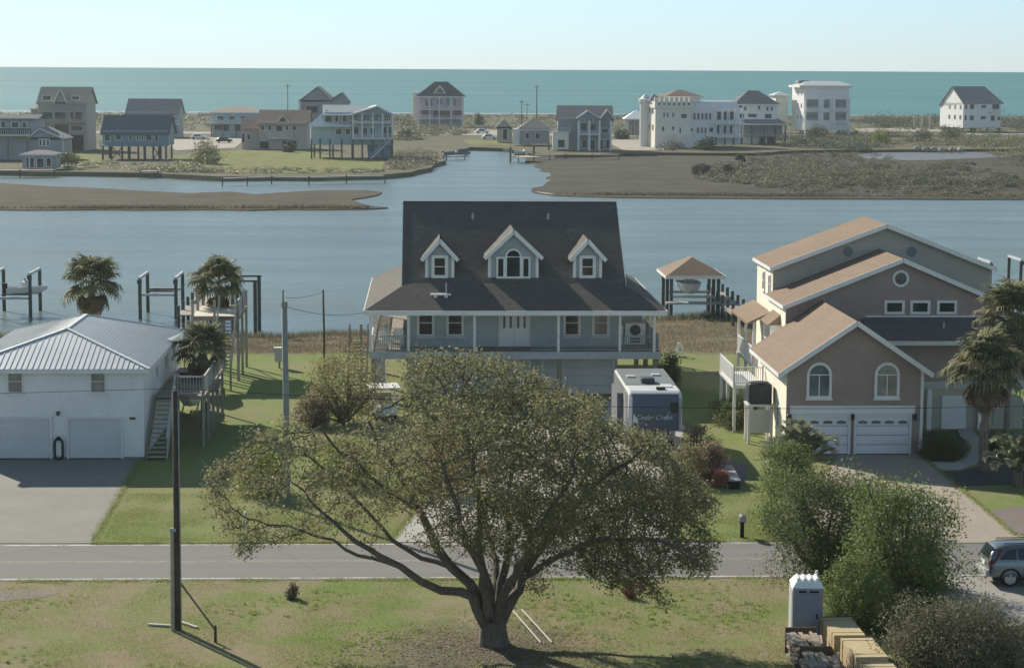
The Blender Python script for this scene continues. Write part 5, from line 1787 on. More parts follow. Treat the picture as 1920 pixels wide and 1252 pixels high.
# ------------------------------------------------------------------ shrubs
def shrub_mesh(seed, n_clump, per, leaf, spread, up=0.5, aspect=0.5, stems=10, bottom=-0.85, droop=0.0):
    """unit shrub: radius 1, height 1 (base at z 0); returns leaf arrays and stem MB"""
    r = np.random.default_rng(seed)
    C_ = []
    while len(C_) < n_clump:
        if r.random() < 0.26:                # low skirt of branches near the ground
            a_ = r.uniform(0, 2 * math.pi)
            r_ = r.uniform(0.35, 0.8) * (0.85 + 0.3 * mnoise.noise(Vector((math.cos(a_) * 1.6 + seed, math.sin(a_) * 1.6, 0))))
            C_.append((r_ * math.cos(a_), r_ * math.sin(a_), r.uniform(0.05, 0.36)))
            continue
        d = r.normal(size=3)
        d /= np.linalg.norm(d)
        if d[2] < bottom: continue
        lob = 0.72 + 0.42 * mnoise.noise(Vector((d[0] * 1.6 + seed * 3.1, d[1] * 1.6, d[2] * 1.6)))
        rr = lob * (0.45 + 0.55 * r.random() ** 0.5)
        if d[2] < 0: rr *= 1.15
        z = 0.44 + d[2] * rr * 0.62
        if z < 0.03: continue
        C_.append((d[0] * rr, d[1] * rr, z))
    C_ = np.array(C_)
    return C_
def shrub(name, label, loc, rx, ry, h, mat, n_clump=120, per=30, leaf=0.13, spread=0.13, cat='shrub', group=None, seed=1, up=0.5, aspect=0.5, stems=14, bottom=-0.85, stemmat=None, rz=0.0):
    root = thing(name, label, cat, loc, rz, group)
    C_ = shrub_mesh(seed, n_clump, per, leaf, spread, bottom=bottom)
    S_ = np.array([rx, ry, h])
    if leaf < 0.2: per = int(per * 1.45)
    cen = np.repeat(C_ * S_, per, axis=0)
    sg = spread * (rx + ry + h) / 3
    cen = cen + np.clip(rng.normal(0, sg, cen.shape), -1.5 * sg, 1.5 * sg) * (1, 1, 0.8)
    cen[:, 2] = np.maximum(cen[:, 2], 0.03)
    v, q = leaf_quads(cen, leaf, up, 0.4, aspect)
    np_mesh('foliage', v, q, mat, root)
    m = MB()
    for k in rng.choice(len(C_), min(stems, len(C_)), replace=False):
        c = C_[k] * S_
        mid = c * np.array([0.45, 0.45, 0.55]) + rng.normal(0, 0.06 * h, 3)
        w = 0.018 * h
        m.path([(c[0] * 0.06, c[1] * 0.06, 0), tuple(mid), tuple(c)], [w + 0.012, w * 0.6 + 0.008, 0.008], 5)
    m.build('stems', stemmat or TWIG, root)
    return root
L_DK = leafmat('dark_green_leaves', (0.06, 0.08, 0.035, 1), (0.12, 0.15, 0.06, 1), (0.195, 0.215, 0.095, 1), 0.42)
L_MID = leafmat('mid_green_leaves', (0.085, 0.12, 0.04, 1), (0.165, 0.215, 0.072, 1), (0.25, 0.29, 0.11, 1), 0.45)
L_GRY = leafmat('grey_green_leaves', (0.10, 0.105, 0.065, 1), (0.18, 0.175, 0.105, 1), (0.26, 0.24, 0.155, 1), 0.35)
L_OLV = leafmat('olive_leaves', (0.17, 0.165, 0.08, 1), (0.26, 0.245, 0.12, 1), (0.34, 0.31, 0.16, 1), 0.5)
L_YEL = leafmat('yellow_green_leaves', (0.14, 0.17, 0.03, 1), (0.23, 0.26, 0.05, 1), (0.30, 0.31, 0.075, 1), 0.35)
L_RED = leafmat('rusty_leaves', (0.15, 0.06, 0.035, 1), (0.28, 0.11, 0.06, 1), (0.36, 0.20, 0.10, 1), 0.35)
L_PNK = leafmat('pinkish_twigs', (0.15, 0.095, 0.075, 1), (0.25, 0.16, 0.125, 1), (0.30, 0.21, 0.165, 1), 0.2)
L_BRN = leafmat('brown_leaves', (0.15, 0.12, 0.08, 1), (0.24, 0.195, 0.135, 1), (0.32, 0.265, 0.19, 1), 0.35)
shrub('shrub', 'tall dark green shrub beside the paver driveway behind the portable toilet', at_z(1548, 1082), 3.0, 2.3, 5.3, L_DK, 300, 50, 0.115, 0.105, group='roadside shrubs at right', seed=3, stems=26)
shrub('shrub', 'biggest bright green shrub left of the parked car', at_z(1688, 1150), 2.6, 2.2, 5.8, L_MID, 360, 52, 0.115, 0.10, group='roadside shrubs at right', seed=8, stems=30)
shrub('shrub', 'low green shrub right behind the tan sheathing stacks', at_z(1612, 1178), 1.9, 1.4, 3.2, L_MID, 170, 46, 0.11, 0.12, group='roadside shrubs at right', seed=12, stems=18)
shrub('shrub', 'grey green brushy shrub filling the bottom right corner', at_z(1790, 1275), 3.1, 2.3, 2.9, L_GRY, 360, 46, 0.10, 0.10, group='roadside shrubs at right', seed=21, stems=60)
shrub('shrub', 'straggly grey green shrub at the gravel edge below the car', at_z(1895, 1262), 2.0, 1.5, 2.0, L_GRY, 110, 36, 0.10, 0.13, group='roadside shrubs at right', seed=27, stems=40)
shrub('shrub', 'thin tall twiggy shrub between big green shrub and road', at_z(1745, 1098), 1.1, 1.0, 3.7, L_GRY, 60, 26, 0.10, 0.12, group='roadside shrubs at right', seed=31, stems=30)
shrub('shrub', 'mid green shrub between two large ones left of the car', at_z(1640, 1100), 2.1, 1.8, 4.6, L_DK, 190, 40, 0.11, 0.12, group='roadside shrubs at right', seed=36, stems=18)
shrub('shrub', 'pale olive bushy tree behind the oak left of the grey house', at_z(645, 792), 2.9, 2.3, 4.7, L_OLV, 260, 28, 0.13, 0.11, seed=41, stems=24)
shrub('shrub', 'yellow green shrub behind the left oak branches', at_z(492, 925), 1.6, 1.4, 2.7, L_YEL, 120, 40, 0.12, 0.12, seed=44)
shrub('shrub', 'brownish shrub low behind the oak near the green lawn', at_z(588, 800), 1.2, 1.0, 1.9, L_BRN, 90, 30, 0.12, 0.13, seed=47)
shrub('shrub', 'yellow green bush seen through the oak left of centre', at_z(640, 905), 2.0, 1.5, 2.4, L_YEL, 120, 34, 0.12, 0.13, seed=49)
shrub('shrub', 'rusty red leaved small tree seen through the oak crown', at_z(842, 925), 1.5, 1.3, 3.4, L_RED, 110, 34, 0.12, 0.12, seed=51)
shrub('shrub', 'pinkish bare shrub right of the parked camper', at_z(1308, 858), 1.0, 0.9, 2.0, L_PNK, 90, 26, 0.09, 0.13, seed=54, stems=60)
shrub('shrub', 'larger pinkish bare shrub above the red flowering clump', at_z(1330, 898), 1.15, 1.0, 2.2, L_PNK, 100, 28, 0.09, 0.12, seed=56, stems=70)
shrub('shrub', 'rust and green shrub at the right edge of the oak crown', at_z(1292, 905), 1.2, 1.0, 2.2, L_OLV, 90, 28, 0.11, 0.13, seed=57, stems=20)
shrub('shrub', 'bright red flowering clump beside the grey plank', at_z(1350, 912), 0.62, 0.5, 0.85, leafmat('red_flowers', (0.36, 0.13, 0.10, 1), (0.45, 0.20, 0.155, 1), (0.48, 0.28, 0.22, 1), 0.4), 70, 24, 0.09, 0.15, cat='flowers', seed=58)
shrub('shrub', 'dark shrub at the right corner of the grey house', at_z(1250, 735), 0.95, 0.9, 2.9, L_DK, 110, 30, 0.12, 0.12, seed=61)
shrub('hedge', 'long dark clipped hedge left of the brown house', at_z(1372, 795), 1.15, 3.2, 1.5, L_DK, 170, 30, 0.12, 0.11, cat='hedge', seed=63, rz=TH)
shrub('shrub', 'wide dark rounded bush by the curved walkway', at_z(1766, 860), 1.35, 1.1, 1.55, L_DK, 170, 40, 0.09, 0.10, seed=65)
shrub('shrub', 'dark low bush between the two palm trunks at right', at_z(1876, 848), 1.3, 1.0, 1.2, L_DK, 120, 36, 0.09, 0.11, seed=67)
shrub('shrub', 'small brown twiggy bush alone on the near verge left of the oak', at_z(549, 1122), 0.3, 0.28, 0.62, L_BRN, 40, 22, 0.07, 0.14, seed=69, stems=26)
shrub('shrub', 'small rusty twiggy bush on the verge right of the oak', at_z(1180, 1120), 0.32, 0.28, 0.6, L_RED, 40, 20, 0.07, 0.14, seed=71, stems=26)
shrub('shrub', 'leafy green bush at left foot of the tall dark shrub', at_z(1470, 1002), 1.5, 1.3, 3.0, L_MID, 130, 34, 0.11, 0.13, group='roadside shrubs at right', seed=73)

# ------------------------------------------------------------------ palms
def fan_frond_mesh():
    """cabbage palm leaf: stalk along +x, round fan of strips folded along the midrib, tips hanging"""
    V, F = [], []
    def strip(pts, ws, side):
        b = len(V)
        for (p, w) in zip(pts, ws):
            V.extend([p - side * w, p + side * w])
        for i in range(len(pts) - 1):
            F.append((b + 2 * i, b + 2 * i + 1, b + 2 * i + 3, b + 2 * i + 2))
    X = Vector((1, 0, 0)); Yv = Vector((0, 1, 0)); Z = Vector((0, 0, 1))
    strip([Vector((0, 0, 0)), Vector((0.45, 0, 0.06)), Vector((0.9, 0, 0.04))], [0.03, 0.022, 0.018], Yv)
    n = 22
    for i in range(n):
        a = -2.15 + 4.3 * i / (n - 1)
        L = 0.78 * (1 - 0.16 * abs(a) / 2.15) * (0.92 + 0.16 * ((i * 7) % 5) / 5)
        d = Vector((math.cos(a), math.sin(a), 0))
        s = Vector((-math.sin(a), math.cos(a), 0))
        o = Vector((0.9, 0, 0.04))
        c = abs(math.sin(a)) * 0.18
        p0 = o
        p1 = o + d * (L * 0.5) + Z * (0.04 + c)
        p2 = o + d * (L * 0.85) + Z * (c - 0.08)
        p3 = o + d * (L * 0.97) + Z * (c - 0.32)
        strip([p0, p1, p2, p3], [0.008, 0.05, 0.035, 0.006], s)
    me = bpy.data.meshes.new('frond')
    me.from_pydata([tuple(q) for q in V], [], F)
    return me
def feather_frond_mesh():
    """arching pinnate leaf"""
    V, F = [], []
    pts = []
    n = 16
    for i in range(n + 1):
        t = i / n
        pts.append(Vector((1.35 * math.sin(t * 1.5) / math.sin(1.5), 0, 0.95 * math.sin(t * 2.3) * 0.75)))
    b = 0
    for i, q in enumerate(pts):
        w = 0.022 * (1 - i / n) + 0.006
        V += [q + Vector((0, -w, 0)), q + Vector((0, w, 0))]
    for i in range(n): F.append((2 * i, 2 * i + 1, 2 * i + 3, 2 * i + 2))
    for i in range(2, n):
        q = pts[i]
        t = (pts[i + 1] - pts[i - 1]).normalized()
        for s in (-1, 1):
            for k in (0, 0.5):
                o = q + t * (k * 0.08)
                L = 0.42 * math.sin(math.pi * (i / n) ** 0.7) + 0.1
                d = (t * 0.75 + Vector((0, s * 0.75, 0.18))).normalized()
                e = o + d * L + Vector((0, 0, -0.10 * L))
                w = t.cross(d).cross(d).normalized() * 0.018
                base = len(V)
                V += [o - w, o + w, o + d * L * 0.6 + w, e, o + d * L * 0.6 - w]
                F.append((base, base + 1, base + 2, base + 3, base + 4))
    me = bpy.data.meshes.new('frond')
    me.from_pydata([tuple(q) for q in V], [], F)
    return me
FANS = []
L_PALM = leafmat('palm_green', (0.11, 0.125, 0.07, 1), (0.19, 0.20, 0.11, 1), (0.29, 0.29, 0.17, 1), 0.45, 0.62)
L_PALMY = leafmat('palm_straw', (0.16, 0.14, 0.075, 1), (0.24, 0.21, 0.115, 1), (0.31, 0.27, 0.16, 1), 0.25, 0.7)
L_PALMD = leafmat('palm_dead', (0.10, 0.075, 0.05, 1), (0.17, 0.125, 0.085, 1), (0.23, 0.175, 0.12, 1), 0.15, 0.8)
L_PIN = leafmat('pindo_green', (0.17, 0.19, 0.12, 1), (0.27, 0.295, 0.19, 1), (0.40, 0.41, 0.29, 1), 0.4, 0.35)
FAN = {}
for key, mt in (('g', L_PALM), ('y', L_PALMY), ('d', L_PALMD)):
    me = fan_frond_mesh()
    me.materials.append(mt)
    FAN[key] = me
FEA = feather_frond_mesh()
FEA.materials.append(L_PIN)
def palm(label, foot, zc, size, seed, n=30, trunk_r=0.17, dead=9, group='cabbage palms', lean=(0, 0), z_foot=0.0):
    r = np.random.default_rng(seed)
    root = thing('palm_tree', label, 'palm tree', (foot.x, foot.y, z_foot), 0, group)
    top = Vector((lean[0], lean[1], zc - z_foot))
    m = MB()
    k = 14
    pts = [Vector((top.x * (i / k) ** 1.5, top.y * (i / k) ** 1.5, top.z * i / k)) for i in range(k + 1)]
    m.path(pts, [trunk_r * (1.25 if i == 0 else 1.0 + 0.08 * math.sin(i * 2.4)) for i in range(k + 1)], 9)
    m.build('trunk', PALMBARK, root, smooth=True)
    bt = MB()
    for i in range(16):
        a = i * 2.4
        z = top.z - 0.15 - 0.05 * i
        bt.bar((top.x + trunk_r * 0.8 * math.cos(a), top.y + trunk_r * 0.8 * math.sin(a), z), (top.x + trunk_r * 1.9 * math.cos(a), top.y + trunk_r * 1.9 * math.sin(a), z + 0.22), 0.09, 0.03)
    bt.build('boots', PALMBARK, root)
    for i in range(n + dead):
        isd = i >= n
        t = i / n
        el = R(82 - 112 * t + r.normal(0, 6)) if not isd else R(-48 - r.uniform(0, 34))
        az = i * 2.39996 + r.normal(0, 0.15)
        key = 'd' if isd else ('y' if r.random() < 0.22 else 'g')
        o = bpy.data.objects.new('frond', FAN[key])
        C.objects.link(o)
        o.parent = root
        o.location = top + Vector((0, 0, 0.12 if not isd else -0.1))
        o.rotation_euler = (r.normal(0, 0.2), -el, az)
        sc = size * (0.85 + 0.25 * r.random()) * (0.8 if isd else 1)
        o.scale = (sc, sc, sc)
    return root
palm('cabbage palm with round crown rising behind the white house roof', at_z(176, 690), 5.4, 1.42, 1, 36, dead=12)
palm('cabbage palm beside the tall deck, left of the open water posts', at_z(412, 692), 5.5, 1.3, 2, 34, dead=4)
palm('shorter cabbage palm in front of the side deck stairs', at_z(382, 800), 4.15, 1.15, 3, 32, trunk_r=0.16, dead=5)
palm('nearer cabbage palm with pale thick trunk at the walkway on the right', at_z(1843, 884), 5.0, 1.4, 4, 40, trunk_r=0.24, dead=12)
palm('taller slim cabbage palm behind the nearer one on the right', at_z(1886, 846), 6.9, 1.35, 5, 38, trunk_r=0.16, dead=12)
palm('cabbage palm cut by the right picture edge beside the brown house', at_z(1930, 838), 5.0, 1.0, 6, 30, trunk_r=0.18, dead=8)
def pindo(label, foot, size, seed, n=36, th=0.5):
    r = np.random.default_rng(seed)
    root = thing('pindo_palm', label, 'palm', (foot.x, foot.y, 0), 0)
    MB().path([(0, 0, 0), (0, 0, th * 0.6), (0, 0, th)], [0.26, 0.24, 0.2], 9).build('trunk', PALMBARK, root, smooth=True)
    for i in range(n):
        o = bpy.data.objects.new('frond', FEA)
        C.objects.link(o)
        o.parent = root
        o.location = (0, 0, th)
        t = i / n
        o.rotation_euler = (r.normal(0, 0.15), -R(48 - 58 * t + r.normal(0, 5)), i * 2.39996)
        sc = size * (0.85 + 0.3 * r.random())
        o.scale = (sc, sc, sc)
pindo('silvery feather palm at the near left edge of the paver driveway', at_z(1500, 905), 1.35, 11, 44, 0.75)
pindo('silvery feather palm with arching fronds at the right picture edge', at_z(1908, 912), 1.2, 12, 40, 0.7)
shrub('shrub', 'mid green shrub under the silvery feather palm by the driveway', at_z(1478, 925), 1.6, 1.3, 2.9, L_MID, 150, 36, 0.11, 0.12, seed=75)

# ------------------------------------------------------------------ far scrub, marsh plants, lawn grass
def blob_leaves(centres, radii, per, leaf):
    cs = []
    for c, rr in zip(centres, radii):
        d = rng.normal(size=(per, 3))
        d /= np.linalg.norm(d, axis=1, keepdims=True)
        q = d * (rng.random((per, 1)) ** 0.4) * rr
        q[:, 2] = np.abs(q[:, 2]) * 0.75
        cs.append(np.array(c) + q)
    return leaf_quads(np.concatenate(cs), leaf * 0.62, 1.6, 0.4, 0.75)
def scrub(name, label, poly, n, rr, per, leaf, mat, z=-0.3, cat='scrub'):
    cen, rad = [], []
    xs = [p[0] for p in poly]; ys = [p[1] for p in poly]
    while len(cen) < n:
        x, y = rng.uniform(min(xs), max(xs)), rng.uniform(min(ys), max(ys))
        if not in_poly(x, y, poly): continue
        p = at_z(x, y, z)
        if mnoise.noise(Vector((p.x * 0.06, p.y * 0.04, n))) + rng.normal(0, 0.2) < -0.05: continue
        cen.append(p); rad.append(rng.uniform(rr * 0.5, rr * 1.3))
    v, q = blob_leaves([tuple(c) for c in cen], rad, int(per * 1.7), leaf)
    o = np_mesh(name, v, q, mat)
    tag(o, label, cat, kind='stuff')
F_DK = leafmat('far_dark_scrub', (0.055, 0.07, 0.048, 1), (0.10, 0.115, 0.07, 1), (0.15, 0.155, 0.095, 1), 0.3)
F_OL = leafmat('far_olive_scrub', (0.115, 0.125, 0.065, 1), (0.18, 0.185, 0.10, 1), (0.24, 0.235, 0.13, 1), 0.3)
F_GR = leafmat('far_grey_scrub', (0.15, 0.145, 0.10, 1), (0.21, 0.195, 0.135, 1), (0.27, 0.245, 0.175, 1), 0.3)
scrub('dune_scrub', 'dark scrub along the dunes right of the white block', [(1590, 244), (2300, 246), (2300, 226), (1590, 224)], 420, 4.0, 46, 1.1, F_DK)
scrub('dune_scrub', 'low dark scrub line behind the left far houses', [(-300, 226), (560, 228), (560, 219), (-300, 216)], 260, 2.2, 36, 0.9, F_DK)
scrub('dune_scrub', 'dark scrub between mauve house and castle like house', [(700, 236), (780, 238), (780, 226), (700, 226)], 60, 3.0, 40, 0.9, F_DK)
scrub('creek_scrub', 'olive scrub on the creek bank below the mauve house', [(735, 270), (800, 262), (880, 252), (905, 244), (740, 240)], 110, 2.6, 60, 0.7, F_OL)
scrub('creek_scrub', 'brushy bank where the creek bends past the blue stilt house', [(722, 320), (770, 321), (808, 311), (824, 297), (800, 280), (745, 285), (735, 300)], 170, 1.5, 44, 0.5, F_GR)
scrub('shore_scrub', 'low olive scrub along the left far shoreline', [(110, 320), (420, 327), (420, 316), (330, 308), (110, 308)], 130, 1.5, 44, 0.5, F_OL)
scrub('shore_scrub', 'low olive scrub at the foot of the far lawn', [(425, 328), (720, 326), (720, 319), (425, 318)], 80, 1.1, 40, 0.45, F_OL)
scrub('marsh_scrub', 'dark scrub in front of the castle like house', [(1240, 286), (1300, 275), (1420, 274), (1540, 280), (1640, 285), (1640, 266), (1480, 256), (1240, 270)], 260, 2.3, 60, 0.65, F_DK)
scrub('marsh_scrub', 'mixed olive scrub behind the mudflat at right', [(1480, 280), (1600, 284), (1760, 277), (1900, 286), (2300, 280), (2300, 248), (1480, 250)], 520, 2.6, 50, 0.75, F_OL)
scrub('marsh_scrub', 'grey green scrub over the middle of the right marsh', [(1280, 335), (1380, 300), (1560, 290), (1640, 300), (1760, 318), (1800, 345), (1500, 362), (1380, 345)], 420, 1.5, 44, 0.55, F_GR, -0.8)
scrub('marsh_scrub', 'dark scrub clumps scattered over the right marsh', [(1290, 332), (1420, 292), (1640, 290), (1760, 322), (1920, 335), (1920, 352), (1500, 358), (1360, 345)], 170, 1.5, 60, 0.5, F_DK, -0.8)
scrub('marsh_scrub', 'grey green scrub on the far right of the marsh', [(1640, 345), (1760, 306), (1920, 302), (2100, 302), (2100, 362), (1700, 364)], 240, 1.3, 44, 0.5, F_GR, -0.8)
scrub('marsh_scrub', 'dark scrub clumps on the far right of the marsh', [(1660, 340), (1780, 308), (2100, 304), (2100, 356), (1720, 358)], 90, 1.4, 60, 0.5, F_DK, -0.8)
scrub('marsh_scrub', 'olive scrub patches on the right marsh', [(1300, 330), (1420, 296), (1600, 300), (1740, 330), (1640, 352), (1400, 348)], 200, 1.6, 50, 0.55, F_OL, -0.8)
scrub('marsh_scrub', 'pale bushes along the front of the right marsh', [(1420, 366), (1900, 369), (2300, 371), (2300, 350), (1800, 350), (1500, 358)], 150, 0.9, 36, 0.45, F_GR, -0.8)
scrub('marsh_scrub', 'bright olive bushes at the far right marsh edge', [(1840, 290), (1920, 300), (2300, 300), (2300, 262), (1850, 260)], 140, 2.6, 60, 0.7, L_OLV, -0.4)
scrub('dune_scrub', 'dark scrub on the last dune before the sea', [(-300, 220), (1600, 229), (1600, 222), (-300, 213)], 520, 2.6, 34, 0.9, F_DK)
scrub('dune_scrub', 'mixed olive scrub between and behind the far houses', [(-300, 242), (760, 246), (1500, 246), (1500, 228), (760, 226), (-300, 222)], 900, 2.2, 40, 0.7, F_OL)
# separate bushes one can pick out over there
def far_bush(label, px, py, r, h, mat, seed, z=-0.3):
    p = at_z(px, py, z)
    shrub('far_bush', label, p, r, r * 0.9, h, mat, 70, 26, 0.42, 0.14, cat='bush', group='bushes on the far shore', seed=seed, stems=8)
far_bush('big round olive bush on the far lawn right of the stilt cottage', 388, 309, 4.2, 5.6, F_OL, 81)
far_bush('rounded bush on the far lawn left of the stilt cottage', 130, 310, 2.8, 3.0, F_OL, 82)
far_bush('small dark round tree in front of the pink far house', 543, 287, 1.6, 3.0, F_DK, 83)
far_bush('small palm like tree right of the mauve far house', 898, 236, 2.0, 4.4, F_DK, 84)
far_bush('dark low bush on the right marsh below the castle like house', 1315, 327, 2.2, 2.2, F_DK, 85, -0.8)
far_bush('second dark bush on the right marsh near its middle', 1365, 328, 1.8, 2.2, F_DK, 86, -0.8)
far_bush('dark bush standing apart above the marsh scrub', 1388, 305, 1.3, 2.2, F_DK, 87, -0.8)
far_bush('pale yellow green round bush behind the mudflat', 1650, 270, 3.4, 4.4, L_YEL, 88)
far_bush('dark green bush right below the lone white house', 1782, 262, 4.6, 4.4, F_DK, 89)
far_bush('dark green bush left below the lone white house', 1730, 266, 3.6, 3.8, F_DK, 90)
far_bush('dark bush in front of the white four storey block', 1530, 262, 4.5, 4.4, F_DK, 91)
far_bush('dark bush below the porch of the castle like house', 1325, 283, 3.4, 3.6, F_DK, 92)
far_bush('bush beside the yard of the low beige house', 1165, 262, 3.0, 3.4, F_DK, 93)
far_bush('bush between mauve house and blue stilt house', 760, 262, 2.6, 3.4, F_DK, 94)

def blades(name, label, pts, h, w, mat, lean=0.35, cat='grass'):
    n = len(pts)
    p = np.asarray(pts)
    a = rng.uniform(0, 2 * math.pi, n)
    side = np.stack([np.cos(a), np.sin(a), np.zeros(n)], 1)
    H_ = h * rng.uniform(0.55, 1.2, (n, 1))
    tipd = rng.normal(0, lean, (n, 3)) * H_
    tipd[:, 2] = 0
    v = np.empty((n, 3, 3))
    v[:, 0] = p - side * w
    v[:, 1] = p + side * w
    v[:, 2] = p + tipd + H_ * np.array([0, 0, 1])
    o = np_mesh(name, v.reshape(-1, 3), np.arange(3 * n).reshape(n, 3), mat, tris=True)
    tag(o, label, cat, kind='stuff')
L_REED = leafmat('dry_reeds', (0.17, 0.14, 0.095, 1), (0.25, 0.205, 0.14, 1), (0.32, 0.27, 0.185, 1), 0.3, 0.8)
L_REEDG = leafmat('green_reeds', (0.12, 0.125, 0.075, 1), (0.18, 0.18, 0.11, 1), (0.25, 0.235, 0.145, 1), 0.3, 0.8)
L_FREED = leafmat('far_reeds', (0.12, 0.105, 0.075, 1), (0.16, 0.14, 0.10, 1), (0.20, 0.175, 0.125, 1), 0.3, 0.8)
def reed_pts(n, back):
    out = []
    while len(out) < n:
        u = rng.uniform(-60, 60)
        shore = 164 + 0.5 * (min(max(u, -16), 16) + 16) + 1.3 * math.sin(u * 0.31) + 0.8 * math.sin(u * 0.77 + 1)
        v = rng.uniform(149.5, shore - 1.2) if not back else rng.uniform(shore - 3.6, shore + 0.4)
        t = (v - 149) / (shore - 149)
        if not back and mnoise.noise(Vector((u * 0.2, v * 0.3, 3.0))) < -0.25: continue
        z = -0.55 * min(max(t, 0) * 2.0, 1) ** 1.5 - max(0, t - 0.8) * 2.6
        out.append(tuple(site(u, v, z)))
    return out
blades('marsh_reeds', 'dry brown marsh grass between lawns and water', reed_pts(36000, False), 0.3, 0.03, L_REED)
blades('marsh_reeds', 'green grey reeds along the near waterline', reed_pts(12000, True), 0.6, 0.04, L_REEDG)
def island_pts(poly, n, z):
    out = []
    xs = [p[0] for p in poly]; ys = [p[1] for p in poly]
    while len(out) < n:
        x, y = rng.uniform(min(xs), max(xs)), rng.uniform(min(ys), max(ys))
        if in_poly(x, y, poly):
            q = at_z(x, y, z)
            if mnoise.noise(Vector((q.x * 0.06, q.y * 0.05, 9.0))) + rng.normal(0, 0.3) > -0.1: out.append(tuple(q))
    return out
blades('marsh_grass', 'reed fringe at the front edge of both marshes', island_pts([(-60, 392), (700, 391), (690, 388.5), (-60, 389.5)], 2200, -0.84) + island_pts([(1030, 365.5), (1980, 372.5), (1980, 369.5), (1050, 363)], 3000, -0.82), 0.5, 0.11, L_FREED)
L_GR1 = leafmat('lawn_blades', (0.20, 0.24, 0.08, 1), (0.30, 0.34, 0.13, 1), (0.42, 0.38, 0.20, 1), 0.45, 0.8)
def lawn_pts(n, poly, thr):
    out = []
    xs = [p[0] for p in poly]; ys = [p[1] for p in poly]
    while len(out) < n:
        x, y = rng.uniform(min(xs), max(xs)), rng.uniform(min(ys), max(ys))
        if not in_poly(x, y, poly): continue
        q = at_z(x, y, 0)
        if mnoise.noise(Vector((q.x * 0.5, q.y * 0.4, 5.0))) + rng.normal(0, 0.25) > thr: out.append((q.x, q.y, 0))
    return out
blades('lawn_grass', 'rough short grass on the near verge', lawn_pts(60000, [(-60, 1095), (1720, 1086), (1800, 1272), (-60, 1272)], 0.0), 0.06, 0.012, L_GR1)
blades('lawn_grass', 'rough grass on the lawn across the road', lawn_pts(26000, [(240, 925), (760, 925), (740, 1013), (190, 1013)], 0.05), 0.07, 0.014, L_GR1)
blades('lawn_grass', 'rough grass on the lawn by the mailbox', lawn_pts(9000, [(1290, 920), (1450, 920), (1470, 1010), (1290, 1010)], 0.05), 0.07, 0.014, L_GR1)

# ragged grass along pavement edges, weeds in the near verge
def edge_pts(n, vc, spread, u0=-60, u1=60, skip=()):
    out = []
    while len(out) < n:
        u = rng.uniform(u0, u1)
        if any(a < u < b for a, b in skip): continue
        if mnoise.noise(Vector((u * 0.8, vc, 2.0))) + rng.normal(0, 0.3) < 0: continue
        out.append(tuple(site(u, vc + rng.normal(0, spread), 0.01)))
    return out
uA = uv(at_z(172, 1016))[0]; uB = uv(at_z(733, 1017))[0]; uC = uv(at_z(1255, 1017))[0]; uD = uv(at_z(1470, 1017))[0]
blades('verge_grass', 'ragged grass creeping over both road edges', edge_pts(9000, vF + 0.33, 0.11, skip=((-60, uA), (uB, uC), (uD, 60))) + edge_pts(9000, vN - 0.36, 0.12, skip=((16, 60),)), 0.10, 0.013, L_GR1)
def line_pts(n, a, b, s):
    a, b = at_z(*a), at_z(*b)
    t = rng.random(n)
    q = [a.lerp(b, float(k)) for k in t]
    return [(c.x + rng.normal(0, s), c.y + rng.normal(0, s), 0.01) for c in q]
blades('verge_grass', 'ragged grass along the driveway edges', line_pts(2500, (262, 862), (176, 1012), 0.12) + line_pts(2500, (800, 930), (733, 1015), 0.12) + line_pts(2500, (1262, 900), (1256, 1015), 0.12) + line_pts(2500, (1724, 853), (1905, 1005), 0.10), 0.11, 0.014, L_GR1)
tuft = []
while len(tuft) < 6000:
    x, y = rng.uniform(-40, 1480), rng.uniform(1095, 1260)
    q = at_z(x, y, 0)
    if mnoise.noise(Vector((q.x * 0.22, q.y * 0.2, 8.0))) < 0.12: continue
    k = int(rng.integers(6, 16))
    for _ in range(k): tuft.append((q.x + rng.normal(0, 0.06), q.y + rng.normal(0, 0.06), 0))
blades('weeds', 'low weed tufts scattered over the near verge', tuft, 0.13, 0.014, leafmat('weed_blades', (0.19, 0.25, 0.07, 1), (0.27, 0.34, 0.11, 1), (0.38, 0.38, 0.17, 1), 0.5, 0.8), 0.5)
litter = []
while len(litter) < 5000:
    q = Vector((OAK.x + rng.normal(-0.6, 2.6), OAK.y + rng.normal(-0.6, 1.9), 0.015))
    litter.append((q.x, q.y, 0.02))
v, q = leaf_quads(np.array(litter), 0.10, 3.0, 0.4, 0.6)
tag(np_mesh('leaf_litter', v, q, leafmat('dead_leaves', (0.12, 0.095, 0.07, 1), (0.24, 0.19, 0.14, 1), (0.36, 0.31, 0.25, 1), 0.1, 0.8)), 'dry fallen leaves under the oak', 'leaf litter', kind='stuff')
# ================================================================== THINGS IN THE YARDS AND ON THE WATER
def wheel(root, x, y, r, w, rimmat, name='wheel'):
    t = MB().lathe([(r * 0.62, -w / 2), (r * 0.93, -w / 2), (r, -w * 0.3), (r, w * 0.3), (r * 0.93, w / 2), (r * 0.62, w / 2)], 22, (x, y, r), 'y').build(name, BLACK, root, smooth=False)
    rim = MB()
    s = -1
    for sgn in (-1, 1):
        yy = y + sgn * (w / 2 + 0.006)
        rim.lathe([(r * 0.63, -0.012), (r * 0.66, 0.012)], 20, (x, yy, r), 'y')
        for k in range(5):
            a = 2 * math.pi * k / 5 + 0.3
            rim.bar((x + 0.05 * math.cos(a), yy + sgn * 0.016, r + 0.05 * math.sin(a)), (x + r * 0.6 * math.cos(a), yy + sgn * 0.016, r + r * 0.6 * math.sin(a)), 0.075, 0.03, (0, 1, 0))
    rim.build('rim', rimmat, t)
    return t
